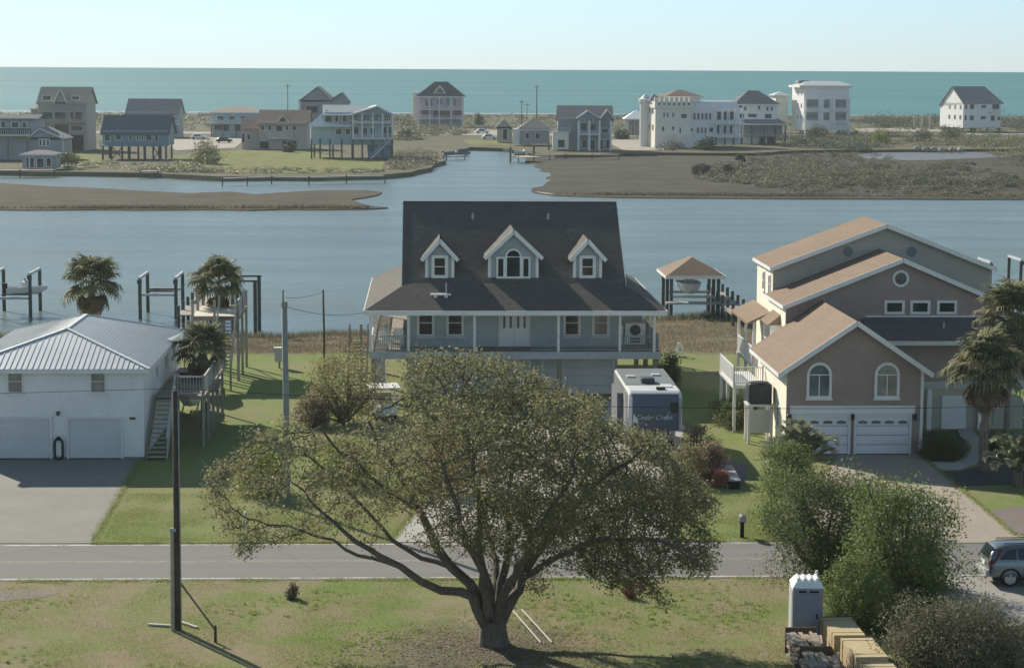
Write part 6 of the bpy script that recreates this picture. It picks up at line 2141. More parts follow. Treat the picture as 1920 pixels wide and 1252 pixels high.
def suv():
    p = at_z(1893, 1100)                    # where the near rear tyre meets the gravel
    root = thing('parked_car', 'blue grey hatchback suv parked on gravel, cut by right picture edge', 'car', p, TH)
    # local: x forward (to the right), y away from the camera, rear axle at x 0, near side at y -0.1
    t = NT('car_paint'); n_ = t.noise(1.2, 3); t.col(t.ramp(n_, [(0.3, (0.13, 0.165, 0.18, 1)), (0.7, (0.16, 0.195, 0.21, 1))])); t.rough(0.28); t.b.inputs['Metallic'].default_value = 0.55; t.b.inputs['Coat Weight'].default_value = 0.6; t.b.inputs['Coat Roughness'].default_value = 0.08
    paint = t.m
    W = 1.82
    # cross-sections along the length: (x, z floor, z belt, z roof, half width belt, half width roof)
    secs = [(-0.86, 0.50, 0.92, 0.96, 0.74, 0.70), (-0.80, 0.36, 1.00, 1.12, 0.85, 0.72), (-0.70, 0.30, 1.04, 1.42, 0.89, 0.66), (-0.42, 0.28, 1.05, 1.62, 0.91, 0.62), (0.3, 0.28, 1.04, 1.68, 0.91, 0.63), (1.2, 0.28, 1.02, 1.68, 0.91, 0.64), (1.8, 0.28, 1.01, 1.62, 0.91, 0.63), (2.5, 0.28, 1.0, 1.08, 0.90, 0.70), (3.2, 0.30, 0.92, 0.98, 0.86, 0.68), (3.55, 0.42, 0.78, 0.80, 0.76, 0.62)]
    V, F = [], []
    ring = []
    for x, zf, zb, zr, hb, hr in secs:
        pts = [(hb * 0.94, zf), (hb * 0.99, zf + 0.15), (hb, (zf + zb) / 2), (hb * 0.985, zb), (hr + 0.03, zb + (zr - zb) * 0.82), (hr * 0.82, zr - 0.012), (0, zr + 0.012)]
        full = [(-a, z) for a, z in pts] + [(a, z) for a, z in pts[::-1][1:]]
        b = len(V)
        V += [(x, W / 2 - 0.1 + a, z) for a, z in full]
        ring.append((b, len(full)))
    for (b0, n), (b1, _) in zip(ring, ring[1:]):
        for i in range(n - 1): F.append((b0 + i, b0 + i + 1, b1 + i + 1, b1 + i))
        F.append((b0 + n - 1, b0, b1, b1 + n - 1))
    F.append(tuple(range(ring[0][0], ring[0][0] + ring[0][1])))
    F.append(tuple(range(ring[-1][0], ring[-1][0] + ring[-1][1])))
    body = MB().add(V, F).build('body', paint, root, smooth=True)
    m = body.modifiers.new('sub', 'SUBSURF'); m.levels = 1; m.render_levels = 2
    cy0 = W / 2 - 0.1
    def side_glass(pts):
        # glass follows the sloping cabin side
        o = []
        for x, z in pts:
            f = (z - 1.04) / (1.60 - 1.04)
            o.append((x, cy0 - (0.905 - f * 0.235), z))
        return MB().prism(o, (0, -0.012, 0.004)).build('side_window', GLASS, root)
    side_glass([(-0.44, 1.12), (0.22, 1.10), (0.22, 1.50), (-0.10, 1.46)])
    side_glass([(0.32, 1.10), (1.1, 1.08), (1.1, 1.52), (0.32, 1.51)])
    side_glass([(1.2, 1.08), (2.1, 1.06), (1.65, 1.50), (1.2, 1.52)])
    MB().prism([(-0.80, cy0 - 0.62, 1.10), (-0.80, cy0 + 0.62, 1.10), (-0.60, cy0 + 0.52, 1.52), (-0.60, cy0 - 0.52, 1.52)], (-0.03, 0, 0)).build('rear_window', GLASS, root)
    red = plain('tail_lens', (0.16, 0.035, 0.05, 1), 0.15, 0.1, 3, 0)
    for s in (-1, 1):
        q = cy0 + s * 0.80
        MB().prism([(-0.90, q - 0.10, 0.92), (-0.66, q + s * 0.10 , 0.94), (-0.40, q - s * 0.02, 1.22), (-0.28, q - s * 0.10, 1.50), (-0.52, q - s * 0.22, 1.48), (-0.78, q - s * 0.14, 1.16)], (0, s * 0.03, 0)).build('tail_light', red, root)
    MB().box(-0.95, -0.78, cy0 - 0.80, cy0 + 0.80, 0.40, 0.66).build('rear_bumper', plain('bumper_grey', (0.36, 0.37, 0.38, 1), 0.4, 0.08, 2, 0.02), root, bevel=0.05)
    MB().box(-0.89, -0.84, cy0 - 0.30, cy0 + 0.30, 0.78, 0.92).build('number_plate', WHITE, root)
    alloy = plain('alloy', (0.55, 0.55, 0.56, 1), 0.3, 0.08, 3, 0, metal=0.7)
    for x in (0.0, 2.62):
        wheel(root, x, 0.06, 0.345, 0.23, alloy)
        wheel(root, x, 2 * cy0 - 0.06, 0.345, 0.23, alloy)
        MB().path([(x + 0.385 * math.cos(math.pi * k / 14 - 0.1), cy0 - 0.90, 0.345 + 0.385 * math.sin(math.pi * k / 14 - 0.1)) for k in range(16)], 0.045, 6).build('wheel_arch', BLACK, root)
    for s in (-1, 1): MB().bar((-0.2, cy0 + s * 0.52, 1.665), (1.5, cy0 + s * 0.52, 1.69), 0.03, 0.03).build('roof_rail', BLACK, root)
    MB().path([(-0.3, cy0, 1.66), (-0.38, cy0, 1.8)], [0.015, 0.008], 6).build('antenna', BLACK, root)
    MB().box(-0.7, 3.4, cy0 - 0.86, cy0 - 0.84, 0.28, 0.40).build('sill_trim', BLACK, root)
suv()

def portable_toilet():
    p = at_z(1513, 1208)
    root = thing('portable_toilet', 'grey portable toilet with white ribbed roof beside tan sheathing stacks', 'toilet', p, TH - R(4))
    g = plain('toilet_grey', (0.24, 0.26, 0.31, 1), 0.5, 0.06, 1, 0.02)
    pale = plain('toilet_pale', (0.66, 0.68, 0.70, 1), 0.5, 0.06, 1, 0.02)
    W, D, H_ = 1.05, 1.15, 2.02
    x0 = -W / 2
    MB().box(x0 - 0.05, -x0 + 0.05, -0.05, D + 0.05, 0, 0.14).build('skid', BLACK, root)
    MB().box(x0, -x0, 0, 0.06, 0.14, H_).build('front_frame', g, root)
    MB().box(x0, x0 + 0.05, 0.06, D, 0.14, H_).build('side_panel', pale, root)
    MB().box(-x0 - 0.05, -x0, 0.06, D, 0.14, H_).build('side_panel', pale, root)
    MB().box(x0 + 0.05, -x0 - 0.05, D - 0.05, D, 0.14, H_).build('back_panel', pale, root)
    cr = MB()
    for i in range(6): cr.box(x0 - 0.03, x0, 0.12 + i * 0.17, 0.2 + i * 0.17, 0.2, H_ - 0.1)
    cr.build('side_rib', pale, root)
    d = MB().box(x0 + 0.12, -x0 - 0.12, -0.04, -0.002, 0.2, H_ - 0.22).build('door', plain('toilet_door', (0.21, 0.235, 0.29, 1), 0.5, 0.06, 1, 0.02), root)
    MB().box(-x0 - 0.24, -x0 - 0.18, -0.07, -0.042, 0.95, 1.12).build('door_handle', BLACK, d)
    for xa, xb in ((-0.32, -0.05), (0.06, 0.38)):
        MB().box(xa, xb, -0.012, -0.002, H_ - 0.16, H_ - 0.09).build('slot_or_lettering', DARK, root)  # plain dark strips stand in for a line of lettering above the door
    white = plain('toilet_roof', (0.80, 0.82, 0.82, 1), 0.4, 0.04, 1, 0.02)
    m = MB()
    m.prism([(x0 - 0.05, -0.06, H_), (-x0 + 0.05, -0.06, H_), (-x0 - 0.12, 0.22, H_ + 0.26), (x0 + 0.12, 0.22, H_ + 0.26)], (0, 0.01, 0.01))
    roof = MB()
    A = [(x0 - 0.05, -0.06, H_), (-x0 + 0.05, -0.06, H_), (-x0 + 0.05, D + 0.05, H_), (x0 - 0.05, D + 0.05, H_)]
    B = [(x0 + 0.14, 0.2, H_ + 0.26), (-x0 - 0.14, 0.2, H_ + 0.26), (-x0 - 0.14, D - 0.2, H_ + 0.26), (x0 + 0.14, D - 0.2, H_ + 0.26)]
    roof.add(A + B, [(0, 1, 2, 3), (4, 5, 6, 7), (0, 1, 5, 4), (1, 2, 6, 5), (2, 3, 7, 6), (3, 0, 4, 7)])
    ro = roof.build('roof', white, root, bevel=0.04)
    for i in range(4):
        x = -0.33 + i * 0.22
        MB().prism([(x - 0.05, -0.03, H_ + 0.04), (x + 0.05, -0.03, H_ + 0.04), (x + 0.04, 0.2, H_ + 0.31), (x - 0.04, 0.2, H_ + 0.31)], (0, 0.7, 0.0)).build('roof_rib', white, ro)
    MB().tube((0.4, D - 0.1, H_), (0.4, D - 0.1, H_ + 0.4), 0.05).build('vent_pipe', pale, root)
portable_toilet()

def sheathing():
    osb = plain('osb_tan', (0.50, 0.405, 0.235, 1), 0.8, 0.10, 2.5, 0.08)
    osb2 = plain('osb_edge', (0.46, 0.37, 0.225, 1), 0.85, 0.15, 4, 0.1)
    labs = ['tan sheathing stack nearest the road beside the portable toilet', 'middle tan sheathing stack of the three', 'tan sheathing stack cut by the bottom picture edge']
    tops = [(1539, 1157), (1576, 1195), (1613, 1243.5)]
    for i, (px, py) in enumerate(tops):
        h = (1.05, 1.12, 1.2)[i]
        p = at_z(px, py, h)
        root = thing('sheathing_stack', labs[i], 'lumber stack', (p.x, p.y, 0), TH + R((0.6, 1.2, 1.6)[i]), 'stacks of tan sheathing')
        W, L = 1.06, 2.36
        b = MB()
        for y in (-0.3, -L / 2, -L + 0.3): b.box(0.02, W - 0.02, y - 0.05, y + 0.05, 0, 0.1)
        b.build('bearer', WOOD, root)
        n = 26
        sh = MB()
        t = (h - 0.1) / n
        for k in range(n - 1):
            jx, jy = rng.normal(0, 0.006), rng.normal(0, 0.008)
            sh.box(jx, W + jx, -L + jy, jy, 0.1 + k * t, 0.1 + (k + 1) * t - 0.003)
        o = sh.build('sheet_pack', osb2, root)
        o['kind'] = 'stuff'
        MB().box(0, W, -L, 0, h - t, h).build('top_sheet', osb, root)
        st = MB()
        for y in (-0.35, -L + 0.35): st.box(-0.012, W + 0.012, y - 0.02, y + 0.02, 0.1, h + 0.004)
        st.build('strap', BLACK, root)
        MB().box(0.05, W - 0.05, 0.004, 0.06, h - 0.12, h + 0.02).build('end_board', plain('end_board', (0.12, 0.09, 0.06, 1), 0.9, 0.2, 3, 0.1), root)
    grey = plain('old_lumber', (0.30, 0.275, 0.235, 1), 0.9, 0.35, 3.5, 0.2)
    brn = plain('brown_lumber', (0.36, 0.285, 0.21, 1), 0.9, 0.35, 3.5, 0.2)
    for i, (px, py, lab) in enumerate(((1472, 1178, 'rough pile of brown scrap lumber left of the tan sheathing'), (1499, 1214, 'grey weathered lumber pile at the bottom edge left of tan sheathing'))):
        h = 0.95
        p = at_z(px, py, h)
        root = thing('lumber_pile', lab, 'lumber pile', (p.x, p.y, 0), TH + R(1), 'scrap lumber piles')
        W, L = 1.1, 2.3
        cnt = 0
        b0 = [MB().box(-0.5, 0.5, -0.06, 0.06, -0.02, 0.02).build('plank', mt, root) for mt in (grey, brn)]
        used = [False, False]
        for k in range(9):
            nb = 9 if k > 6 else 7
            for j in range(nb):
                mi = 0 if rng.random() < (0.3 if i == 0 else 0.75) else 1
                o = b0[mi] if not used[mi] else copy_of(b0[mi], root)
                used[mi] = True
                ln = rng.uniform(1.3, L * 0.9)
                o.scale = (ln, rng.uniform(0.7, 1.5), rng.uniform(0.8, 1.6))
                o.location = (W * (j + 0.5) / nb + rng.normal(0, 0.03), -L / 2 + rng.normal(0, 0.12), 0.08 + k * (h - 0.1) / 9 + rng.uniform(0, 0.03))
                o.rotation_euler = (rng.normal(0, 0.03), rng.normal(0, 0.03), math.pi / 2 + rng.normal(0, 0.04 if k < 7 else 0.11))
        MB().box(0.02, W, 0.05, 0.1, 0, h + 0.03).build('end_stake', plain('end_board', (0.12, 0.09, 0.06, 1)), root)
sheathing()

def camper():
    p = at_z(1228, 866)
    root = thing('camper_trailer', 'white fifth wheel camper with dark blue front cap beside the grey house', 'camper', p, TH)
    W, L, Ht = 2.75, 8.6, 3.62
    white = plain('camper_white', (0.62, 0.62, 0.60, 1), 0.4, 0.05, 0.6, 0.02)
    navy = plain('camper_navy', (0.075, 0.095, 0.125, 1), 0.3, 0.1, 0.6, 0.01, spec=0.5)
    grey = plain('camper_grey', (0.30, 0.31, 0.33, 1), 0.45, 0.06, 0.6, 0.02)
    hw = W / 2
    # side profile with raised nose (y back from the front)
    prof = [(0.0, 1.62), (0.0, 2.6), (0.25, Ht - 0.12), (0.6, Ht), (L, Ht), (L, 0.55), (2.9, 0.55), (2.6, 1.62)]
    MB().prism([(-hw, y, z) for y, z in prof], (W, 0, 0)).build('body', white, root, bevel=0.12)
    cap = [(-0.02, 1.64), (-0.02, 2.6), (0.23, Ht - 0.12)]
    c = MB()
    for (y0, z0), (y1, z1) in zip(cap, cap[1:]):
        c.prism([(-hw + 0.18, y0, z0), (hw - 0.18, y0, z0), (hw - 0.18, y1, z1), (-hw + 0.18, y1, z1)], (0, -0.03, 0.0))
    c.build('front_cap', navy, root)
    for s in (-1, 1):
        MB().prism([(s * hw - 0.09 - s * 0.09 + 0.09 * s, -0.05, 1.62), (s * hw - s * 0.17, -0.05, 1.62), (s * hw - s * 0.17, -0.05, Ht - 0.3), (s * hw, -0.05, Ht - 0.3)], (0, 0.04, 0)).build('corner_trim', grey if s > 0 else white, root)
    MB().box(hw - 0.62, hw - 0.25, -0.075, -0.052, 2.55, 3.1).build('front_window', GLASS, root)
    sw = MB().prism([(-hw + 0.2, -0.075, 2.1), (-hw + 0.55, -0.075, 2.0), (-hw + 0.25, -0.075, 2.55)], (0, 0.02, 0)).prism([(hw - 0.85, -0.075, 2.25), (hw - 0.95, -0.075, 2.2), (hw - 0.66, -0.075, 2.62), (hw - 0.62, -0.075, 2.66)], (0, 0.02, 0))
    sw.build('swoosh', white, root)
    cu = bpy.data.curves.new('lettering', 'FONT')
    cu.body = 'Cedar Creek'
    cu.size = 0.36
    cu.shear = 0.5
    cu.extrude = 0.006
    cu.align_x = 'CENTER'
    tmp = bpy.data.objects.new('tmp_text', cu)
    C.objects.link(tmp)
    me = bpy.data.meshes.new_from_object(tmp.evaluated_get(bpy.context.evaluated_depsgraph_get()))
    bpy.data.objects.remove(tmp)
    me.materials.clear()
    me.materials.append(plain('letter_grey', (0.46, 0.5, 0.55, 1), 0.4, 0.05, 1, 0))
    o = bpy.data.objects.new('lettering', me)
    C.objects.link(o)
    o.parent = root
    o.location = (-0.1, -0.075, 2.22)
    o.rotation_euler = (R(90), 0, 0)
    # roof fittings
    MB().box(-0.45, 0.25, 2.9, 3.7, Ht, Ht + 0.3).build('air_conditioner', plain('dark_cover', (0.05, 0.06, 0.07, 1), 0.5, 0.1, 2, 0.02), root, bevel=0.05)
    for x, y in ((0.35, 1.0), (-0.8, 5.2), (0.6, 5.8)):
        MB().box(x - 0.22, x + 0.22, y - 0.2, y + 0.2, Ht, Ht + 0.12).build('roof_vent', BLACK if y < 3 else white, root)
    MB().box(0.5, 1.05, 1.6, 2.6, Ht, Ht + 0.05).build('roof_panel', white, root)
    MB().box(-hw - 0.32, -hw - 0.021, 3.2, 6.6, 0.9, 3.1).build('slide_out', plain('camper_side_shade', (0.16, 0.17, 0.185, 1)), root)  # slide-out coloured in the same painted shade as the left wall
    ladder = MB()
    for y in (L - 1.2,): ladder.bar((-hw - 0.06, 0.8, 0.6), (-hw - 0.06, 0.8, Ht - 0.2), 0.1, 0.06)
    ladder.bar((-hw - 0.09, 1.0, 1.3), (-hw - 0.09, 1.0, Ht - 0.1), 0.1, 0.08)
    ladder.build('awning_arm', white, root)
    MB().box(-hw + 0.06, hw - 0.06, 2.55, L - 0.1, Ht, Ht + 0.03).build('roof_shade_sheet', plain('roof_shade_sheet', (0.16, 0.185, 0.19, 1), 0.7, 0.15, 1, 0.03), root)  # dark sheet paints shade over the rear of the white roof
    MB().box(-hw - 0.02, -hw - 0.002, 1.2, L - 0.1, 1.0, Ht - 0.15).build('side_shade_panel', plain('camper_side_shade', (0.16, 0.17, 0.185, 1), 0.45, 0.1, 1, 0.02), root)  # dark panel paints shade onto the white left wall
    MB().box(-hw + 0.1, hw - 0.1, 2.7, 8.2, 0.35, 0.55).build('chassis', BLACK, root)
    for s in (-1, 1):
        MB().bar((s * 0.8, 1.2, 0), (s * 0.8, 1.2, 1.62), 0.1).build('landing_leg', BLACK, root)
        for y in (5.6, 6.5): wheel(root, 0, 0, 0.36, 0.24, grey).location = (0, 0, 0)
    # wheels belong at the sides, axle along x
    for ch in [c_ for c_ in root.children if c_.name.startswith('wheel')]:
        pass
    ws = [c_ for c_ in root.children if c_.name.startswith('wheel')]
    for w_, (x, y) in zip(ws, ((-hw + 0.15, 5.6), (-hw + 0.15, 6.5), (hw - 0.15, 5.6), (hw - 0.15, 6.5))):
        w_.rotation_euler = (0, 0, math.pi / 2)
        w_.location = (x, y, 0)
    MB().box(-0.16, 0.16, 0.6, 1.4, 1.2, 1.62).build('king_pin_box', BLACK, root)
camper()

# ------------------------------------------------------------------ poles and wires
WIRES = []
def street_pole():
    p = at_z(334, 1180)
    root = thing('utility_pole', 'tall dark wooden utility pole on the near verge with pale stub beside it', 'utility pole', p)
    top = at_y(333, 733, p.y).z
    MB().path([(0, 0, -0.2), (0.0, 0, 3), (0, 0, top)], [0.125, 0.115, 0.09], 12).build('pole_shaft', POLE, root, smooth=True)
    z1 = at_y(327, 988, p.y).z
    MB().path([(-0.17, -0.16, -0.1), (-0.14, -0.16, z1)], [0.075, 0.07], 10).build('stub_post', plain('pale_conduit', (0.40, 0.36, 0.29, 1), 0.8, 0.25, 2, 0.15), root)
    MB().path([(0.13, -0.08, 0), (0.13, -0.08, top - 0.6)], [0.025, 0.025], 6).build('conduit', STEEL, root)
    MB().box(-0.22, 0.0, -0.24, -0.2, z1 - 0.12, z1 - 0.02).build('clamp', STEEL, root)
    MB().tube((0, 0, top), (0, 0, top + 0.14), 0.04, 0.05, 8).build('insulator', plain('porcelain', (0.35, 0.33, 0.3, 1), 0.3, 0.1, 3, 0), root)
    return p, top
SP, SPT = street_pole()
def guy():
    b = at_z(404, 1204)
    r2 = thing('anchor_post', 'short dark stake anchoring the diagonal brace of the near pole', 'post', b)
    MB().path([(0, 0, -0.1), (0, 0, 0.62)], [0.055, 0.05], 8).build('stake', POLE, r2)
    a = Vector((SP.x + 0.1, SP.y, at_y(341, 1092, SP.y).z)) - b
    MB().path([tuple(a), (0, 0, 0.45)], [0.035, 0.035], 8).build('brace', plain('brace_wood', (0.16, 0.14, 0.11, 1), 0.8, 0.2, 2, 0.1), r2)
guy()
for i, (a, b, lab) in enumerate((((-52, 6), (-5, 5), 'pale plank lying left of the near utility pole foot'), ((10, 2), (40, 8), 'pale plank lying right of the near utility pole foot'))):
    p = at_z(330 + a[0], 1172 + a[1] - 6); q = at_z(330 + b[0], 1172 + b[1] - 2)
    o = MB().bar((p.x, p.y, 0.05), (q.x, q.y, 0.05), 0.12, 0.06).build('plank', plain('pale_plank', (0.5, 0.47, 0.4, 1), 0.8, 0.2, 2, 0.1))
    tag(o, lab, 'plank', 'planks on the verge')
for i, (a, b, lab) in enumerate((((961, 1161), (1014, 1206), 'left one of two white poles lying beside the oak trunk'), ((978, 1159), (1035, 1206), 'right one of two white poles lying beside the oak trunk'))):
    p = at_z(*a); q = at_z(*b)
    o = MB().path([(p.x, p.y, 0.35), (q.x, q.y, 0.04)], 0.035, 8).build('white_pole', plain('pvc_white', (0.42, 0.40, 0.35, 1), 0.5, 0.1, 2, 0))
    tag(o, lab, 'pole', 'white poles by the oak')
def wood_pole(label, px, yb, yt, r, mat, extra=None):
    p = at_z(px, yb)
    root = thing('pole', label, 'pole', p)
    top = at_y(px - 2, yt, p.y).z
    MB().path([(0, 0, -0.2), (0, 0, top * 0.5), (-0.05, 0, top)], [r, r * 0.95, r * 0.85], 10).build('pole_shaft', mat, root, smooth=True)
    if extra: extra(root, top)
    return p, top
gpole = plain('grey_green_pole', (0.26, 0.285, 0.26, 1), 0.8, 0.15, 1.5, 0.1)
def cap2(root, top):
    MB().path([(-0.1, 0, top - 0.4), (-0.1, 0, top + 0.55)], [0.04, 0.03], 6).build('pin', POLE, root)
    MB().box(-0.16, 0.1, -0.16, 0.05, top - 0.25, top + 0.02).build('pole_cap', gpole, root)
P2, P2T = wood_pole('grey green pole rising behind the left side of the oak', 538, 948, 566, 0.15, gpole, cap2)
P3, P3T = wood_pole('thin dark pole at the marsh edge left of the grey house', 608, 690, 543, 0.07, POLE)
def wire(label, a, b, sag, r=0.010, n=24):
    a, b = Vector(a), Vector(b)
    pts = []
    for i in range(n + 1):
        t = i / n
        q = a.lerp(b, t)
        q.z -= sag * 4 * t * (1 - t)
        pts.append(q)
    o = MB().path(pts, r, 5).build('wire', BLACK)
    tag(o, label, 'wire', 'overhead wires')
d0 = site(1, 0) - site(0, 0)
pt = Vector((SP.x, SP.y, SPT + 0.1))
wire('dark overhead wire running left from the near utility pole', pt, pt - d0 * 42 + Vector((0, 0, 0)), 0.35)
wire('dark overhead wire running right from the near utility pole past the brown house', pt, pt + d0 * 46, 0.75)
wire('thin wire from the grey green pole to the grey house', Vector((P2.x, P2.y, P2T - 0.2)), GHO + site(-9.0, 0.0, 5.4), 0.3, 0.012)
wire('thin wire from the grey green pole to the thin dark pole', Vector((P2.x, P2.y, P2T + 0.2)), Vector((P3.x, P3.y, P3T - 0.1)), 0.15, 0.012)

# ------------------------------------------------------------------ small yard things
def mailbox():
    p = at_z(1391, 1007)
    root = thing('mailbox', 'dark mailbox on a black post at the road edge', 'mailbox', p, TH)
    MB().box(-0.08, 0.08, -0.08, 0.08, 0, 0.72).build('post', BLACK, root)
    MB().box(-0.14, 0.14, -0.2, 0.16, 0.70, 0.73).build('shelf', BLACK, root)
    k = 8
    pts = [(-0.13, -0.28, 0.73), (0.13, -0.28, 0.73), (0.13, -0.28, 0.88)] + [(0.13 * math.cos(math.pi * i / k), -0.28, 0.88 + 0.13 * math.sin(math.pi * i / k)) for i in range(1, k)] + [(-0.13, -0.28, 0.88)]
    MB().prism(pts, (0, 0.5, 0)).build('box', plain('mailbox_grey', (0.14, 0.14, 0.15, 1), 0.4, 0.1, 3, 0.02), root)
    MB().prism([(x * 0.85, y - 0.006, 0.73 + (z - 0.73) * 0.9 + 0.01) for x, y, z in pts], (0, -0.01, 0)).build('box_door', plain('mailbox_light', (0.38, 0.38, 0.39, 1), 0.4, 0.1, 3, 0.02), root)
    MB().box(0.14, 0.15, -0.1, -0.02, 0.85, 1.05).build('flag', plain('flag_red', (0.3, 0.04, 0.03, 1), 0.5, 0.1, 3, 0), root)
mailbox()
def post_marker():
    p = at_z(462, 1000)
    root = thing('marker_post', 'white marker post on the lawn under the left oak branches', 'post', p)
    MB().path([(0, 0, 0), (0, 0, 0.8)], [0.04, 0.04], 8).build('shaft', WHITE, root)
    MB().lathe([(0.04, 0.78), (0.085, 0.8), (0.085, 0.95), (0.03, 1.0)], 8).build('cap', WHITE, root)
post_marker()
def ac_stand():
    p = at_z(1402, 832)
    root = thing('raised_air_conditioner', 'dark air conditioner on tall white stand left of the brown house', 'air conditioner', p, TH)
    H_ = 2.05
    k = 0
    for x in (0.05, 1.25):
        for y in (0.05, 1.2):
            MB().box(x - 0.07, x + 0.07, y - 0.07, y + 0.07, 0, H_).build('leg', WHITE, root)
    MB().box(0.13, 1.17, -0.02, 0.04, 0.6, H_ - 0.2).build('front_board', plain('stand_board', (0.6, 0.6, 0.57, 1), 0.7, 0.1, 1, 0.03), root)
    MB().box(-0.06, 1.36, -0.06, 1.3, H_, H_ + 0.1).build('platform', WHITE, root)
    u = MB().box(0.02, 1.28, 0.02, 1.2, H_ + 0.1, H_ + 1.2).build('unit', plain('dark_unit', (0.055, 0.058, 0.06, 1), 0.5, 0.15, 2, 0.02), root, bevel=0.1)
    lv = MB()
    for i in range(9): lv.box(0.12, 1.18, -0.012, 0.022, H_ + 0.22 + i * 0.1, H_ + 0.26 + i * 0.1)
    lv.build('louvre', plain('dark_louvre', (0.08, 0.083, 0.085, 1), 0.5, 0.1, 2, 0), u)
    MB().lathe([(0.5, 0), (0.5, 0.05), (0.1, 0.08)], 16, (0.65, 0.6, H_ + 1.19)).build('fan_grille', BLACK, u)
ac_stand()
def heat_pump():
    p = GHO + site(6.95, 3.0, 2.95)
    root = thing('heat_pump', 'white box unit with round fan grille on right porch of grey house', 'heat pump', p, TH)
    MB().box(0, 1.25, 0, 0.6, 0.06, 1.4).build('casing', WHITE, root, bevel=0.03)
    MB().lathe([(0.30, 0.0), (0.34, -0.02), (0.30, -0.03), (0.05, -0.03)], 20, (0.62, -0.004, 0.98), 'y').build('fan_grille', plain('grille_dark', (0.08, 0.09, 0.09, 1), 0.5, 0.1, 2, 0), root)
    for z in (0.2, 0.38):
        MB().box(0.3, 0.95, -0.015, -0.002, z, z + 0.12).build('slot_or_lettering', plain('grille_dark', (0.08, 0.09, 0.09, 1)), root)
    MB().box(-0.3, -0.12, 0.0, 0.3, 0.0, 1.25).build('side_panel', WHITE, root)
heat_pump()
def bench(label, x, y, rz, group):
    p = GHO + site(x, y, 2.95)
    root = thing('porch_chair', label, 'chair', p, TH + rz, group)
    for sx in (-0.3, 0.3):
        for sy in (-0.28, 0.28): MB().box(sx - 0.035, sx + 0.035, sy - 0.035, sy + 0.035, 0, 0.42 if sy < 0 else 0.95).build('leg', WHITE, root)
        MB().box(sx - 0.05, sx + 0.05, -0.34, 0.3, 0.6, 0.64).build('armrest', WHITE, root)
    MB().box(-0.26, 0.26, -0.32, 0.3, 0.36, 0.42).build('seat', WHITE, root)
    for i in range(5): MB().ob((-0.22 + i * 0.11, 0.36, 0.72), (0.045, 0, 0), (0, 0.012, 0), (0, 0.08, 0.36)).build('back_slat', WHITE, root)
bench('white slatted porch chair nearest the left front corner of grey house', -7.9, 1.4, R(20), 'white porch chairs')
bench('white slatted porch chair next along, left porch of grey house', -7.2, 2.8, R(-15), 'white porch chairs')
bench('white slatted porch chair farthest back on the left porch', -7.6, 4.6, R(60), 'white porch chairs')
def yard_chair():
    p = at_z(1272, 668)
    root = thing('yard_swing', 'small white a-frame lawn seat at the marsh edge right of the grey house', 'seat', p, TH + R(62))
    root.scale = (0.62, 0.62, 0.62)
    for s in (-0.5, 0.5):
        MB().bar((s, -0.5, 0), (s, 0, 1.5), 0.1).build('leg', WHITE, root)
        MB().bar((s, 0.5, 0), (s, 0, 1.5), 0.1).build('leg', WHITE, root)
    MB().bar((-0.55, 0, 1.5), (0.55, 0, 1.5), 0.1).build('top_bar', WHITE, root)
    MB().box(-0.45, 0.45, -0.25, 0.25, 0.42, 0.48).build('seat', WHITE, root)
    MB().box(-0.45, 0.45, 0.2, 0.26, 0.48, 0.95).build('backrest', WHITE, root)
yard_chair()
def golf_cart():
    p = at_z(722, 786)
    root = thing('golf_cart', 'white roofed golf cart half hidden behind the oak by the grey house', 'golf cart', p, TH + R(8))
    for x in (-0.85, 0.85):
        for y in (-0.1, 1.5): MB().bar((x * 0.9, y, 0.75), (x * 0.85, y + 0.1, 1.78), 0.05).build('roof_post', WHITE, root)
    MB().box(-0.92, 0.92, -0.3, 1.8, 1.78, 1.86).build('canopy', WHITE, root, bevel=0.04)
    MB().prism([(-0.6, -0.7, 0.35), (-0.6, -0.7, 0.75), (-0.6, -0.15, 0.88), (-0.6, 0.0, 0.5), (-0.6, 1.0, 0.5), (-0.6, 1.1, 0.8), (-0.6, 1.9, 0.8), (-0.6, 1.9, 0.35)], (1.2, 0, 0)).build('body', WHITE, root, bevel=0.05)
    MB().box(-0.55, 0.55, 0.95, 1.5, 0.8, 0.95).build('seat', plain('seat_tan', (0.45, 0.4, 0.32, 1), 0.7, 0.1, 2, 0.02), root)
    MB().box(-0.55, 0.55, 1.45, 1.58, 0.95, 1.35).build('seat_back', plain('seat_tan', (0.45, 0.4, 0.32, 1)), root)
    MB().path([(-0.25, 0.0, 0.85), (-0.25, 0.35, 1.12)], 0.02, 6).lathe([(0.16, 0), (0.18, 0.015), (0.16, 0.03)], 14, (-0.25, 0.36, 1.12)).build('steering_wheel', BLACK, root)
    for x, y in ((-0.5, -0.35), (0.5, -0.35), (-0.5, 1.45), (0.5, 1.45)):
        w = wheel(root, 0, 0, 0.24, 0.18, STEEL)
        w.rotation_euler = (0, 0, math.pi / 2)
        w.location = (x, y, 0)
golf_cart()
def plank_by_flowers():
    a, b = at_z(1362, 885), at_z(1378, 917)
    root = thing('board_ramp', 'grey slanting board on a dark block beside the red flowering clump', 'board', a, 0)
    d = b - a
    MB().bar((0, 0, 0.34), (d.x, d.y, 0.42), 0.55, 0.06).build('board', plain('grey_board', (0.42, 0.42, 0.41, 1), 0.8, 0.2, 2, 0.1), root)
    MB().box(d.x - 0.28, d.x + 0.24, d.y + 0.05, d.y + 0.4, 0, 0.38).build('block', DARK, root)
plank_by_flowers()
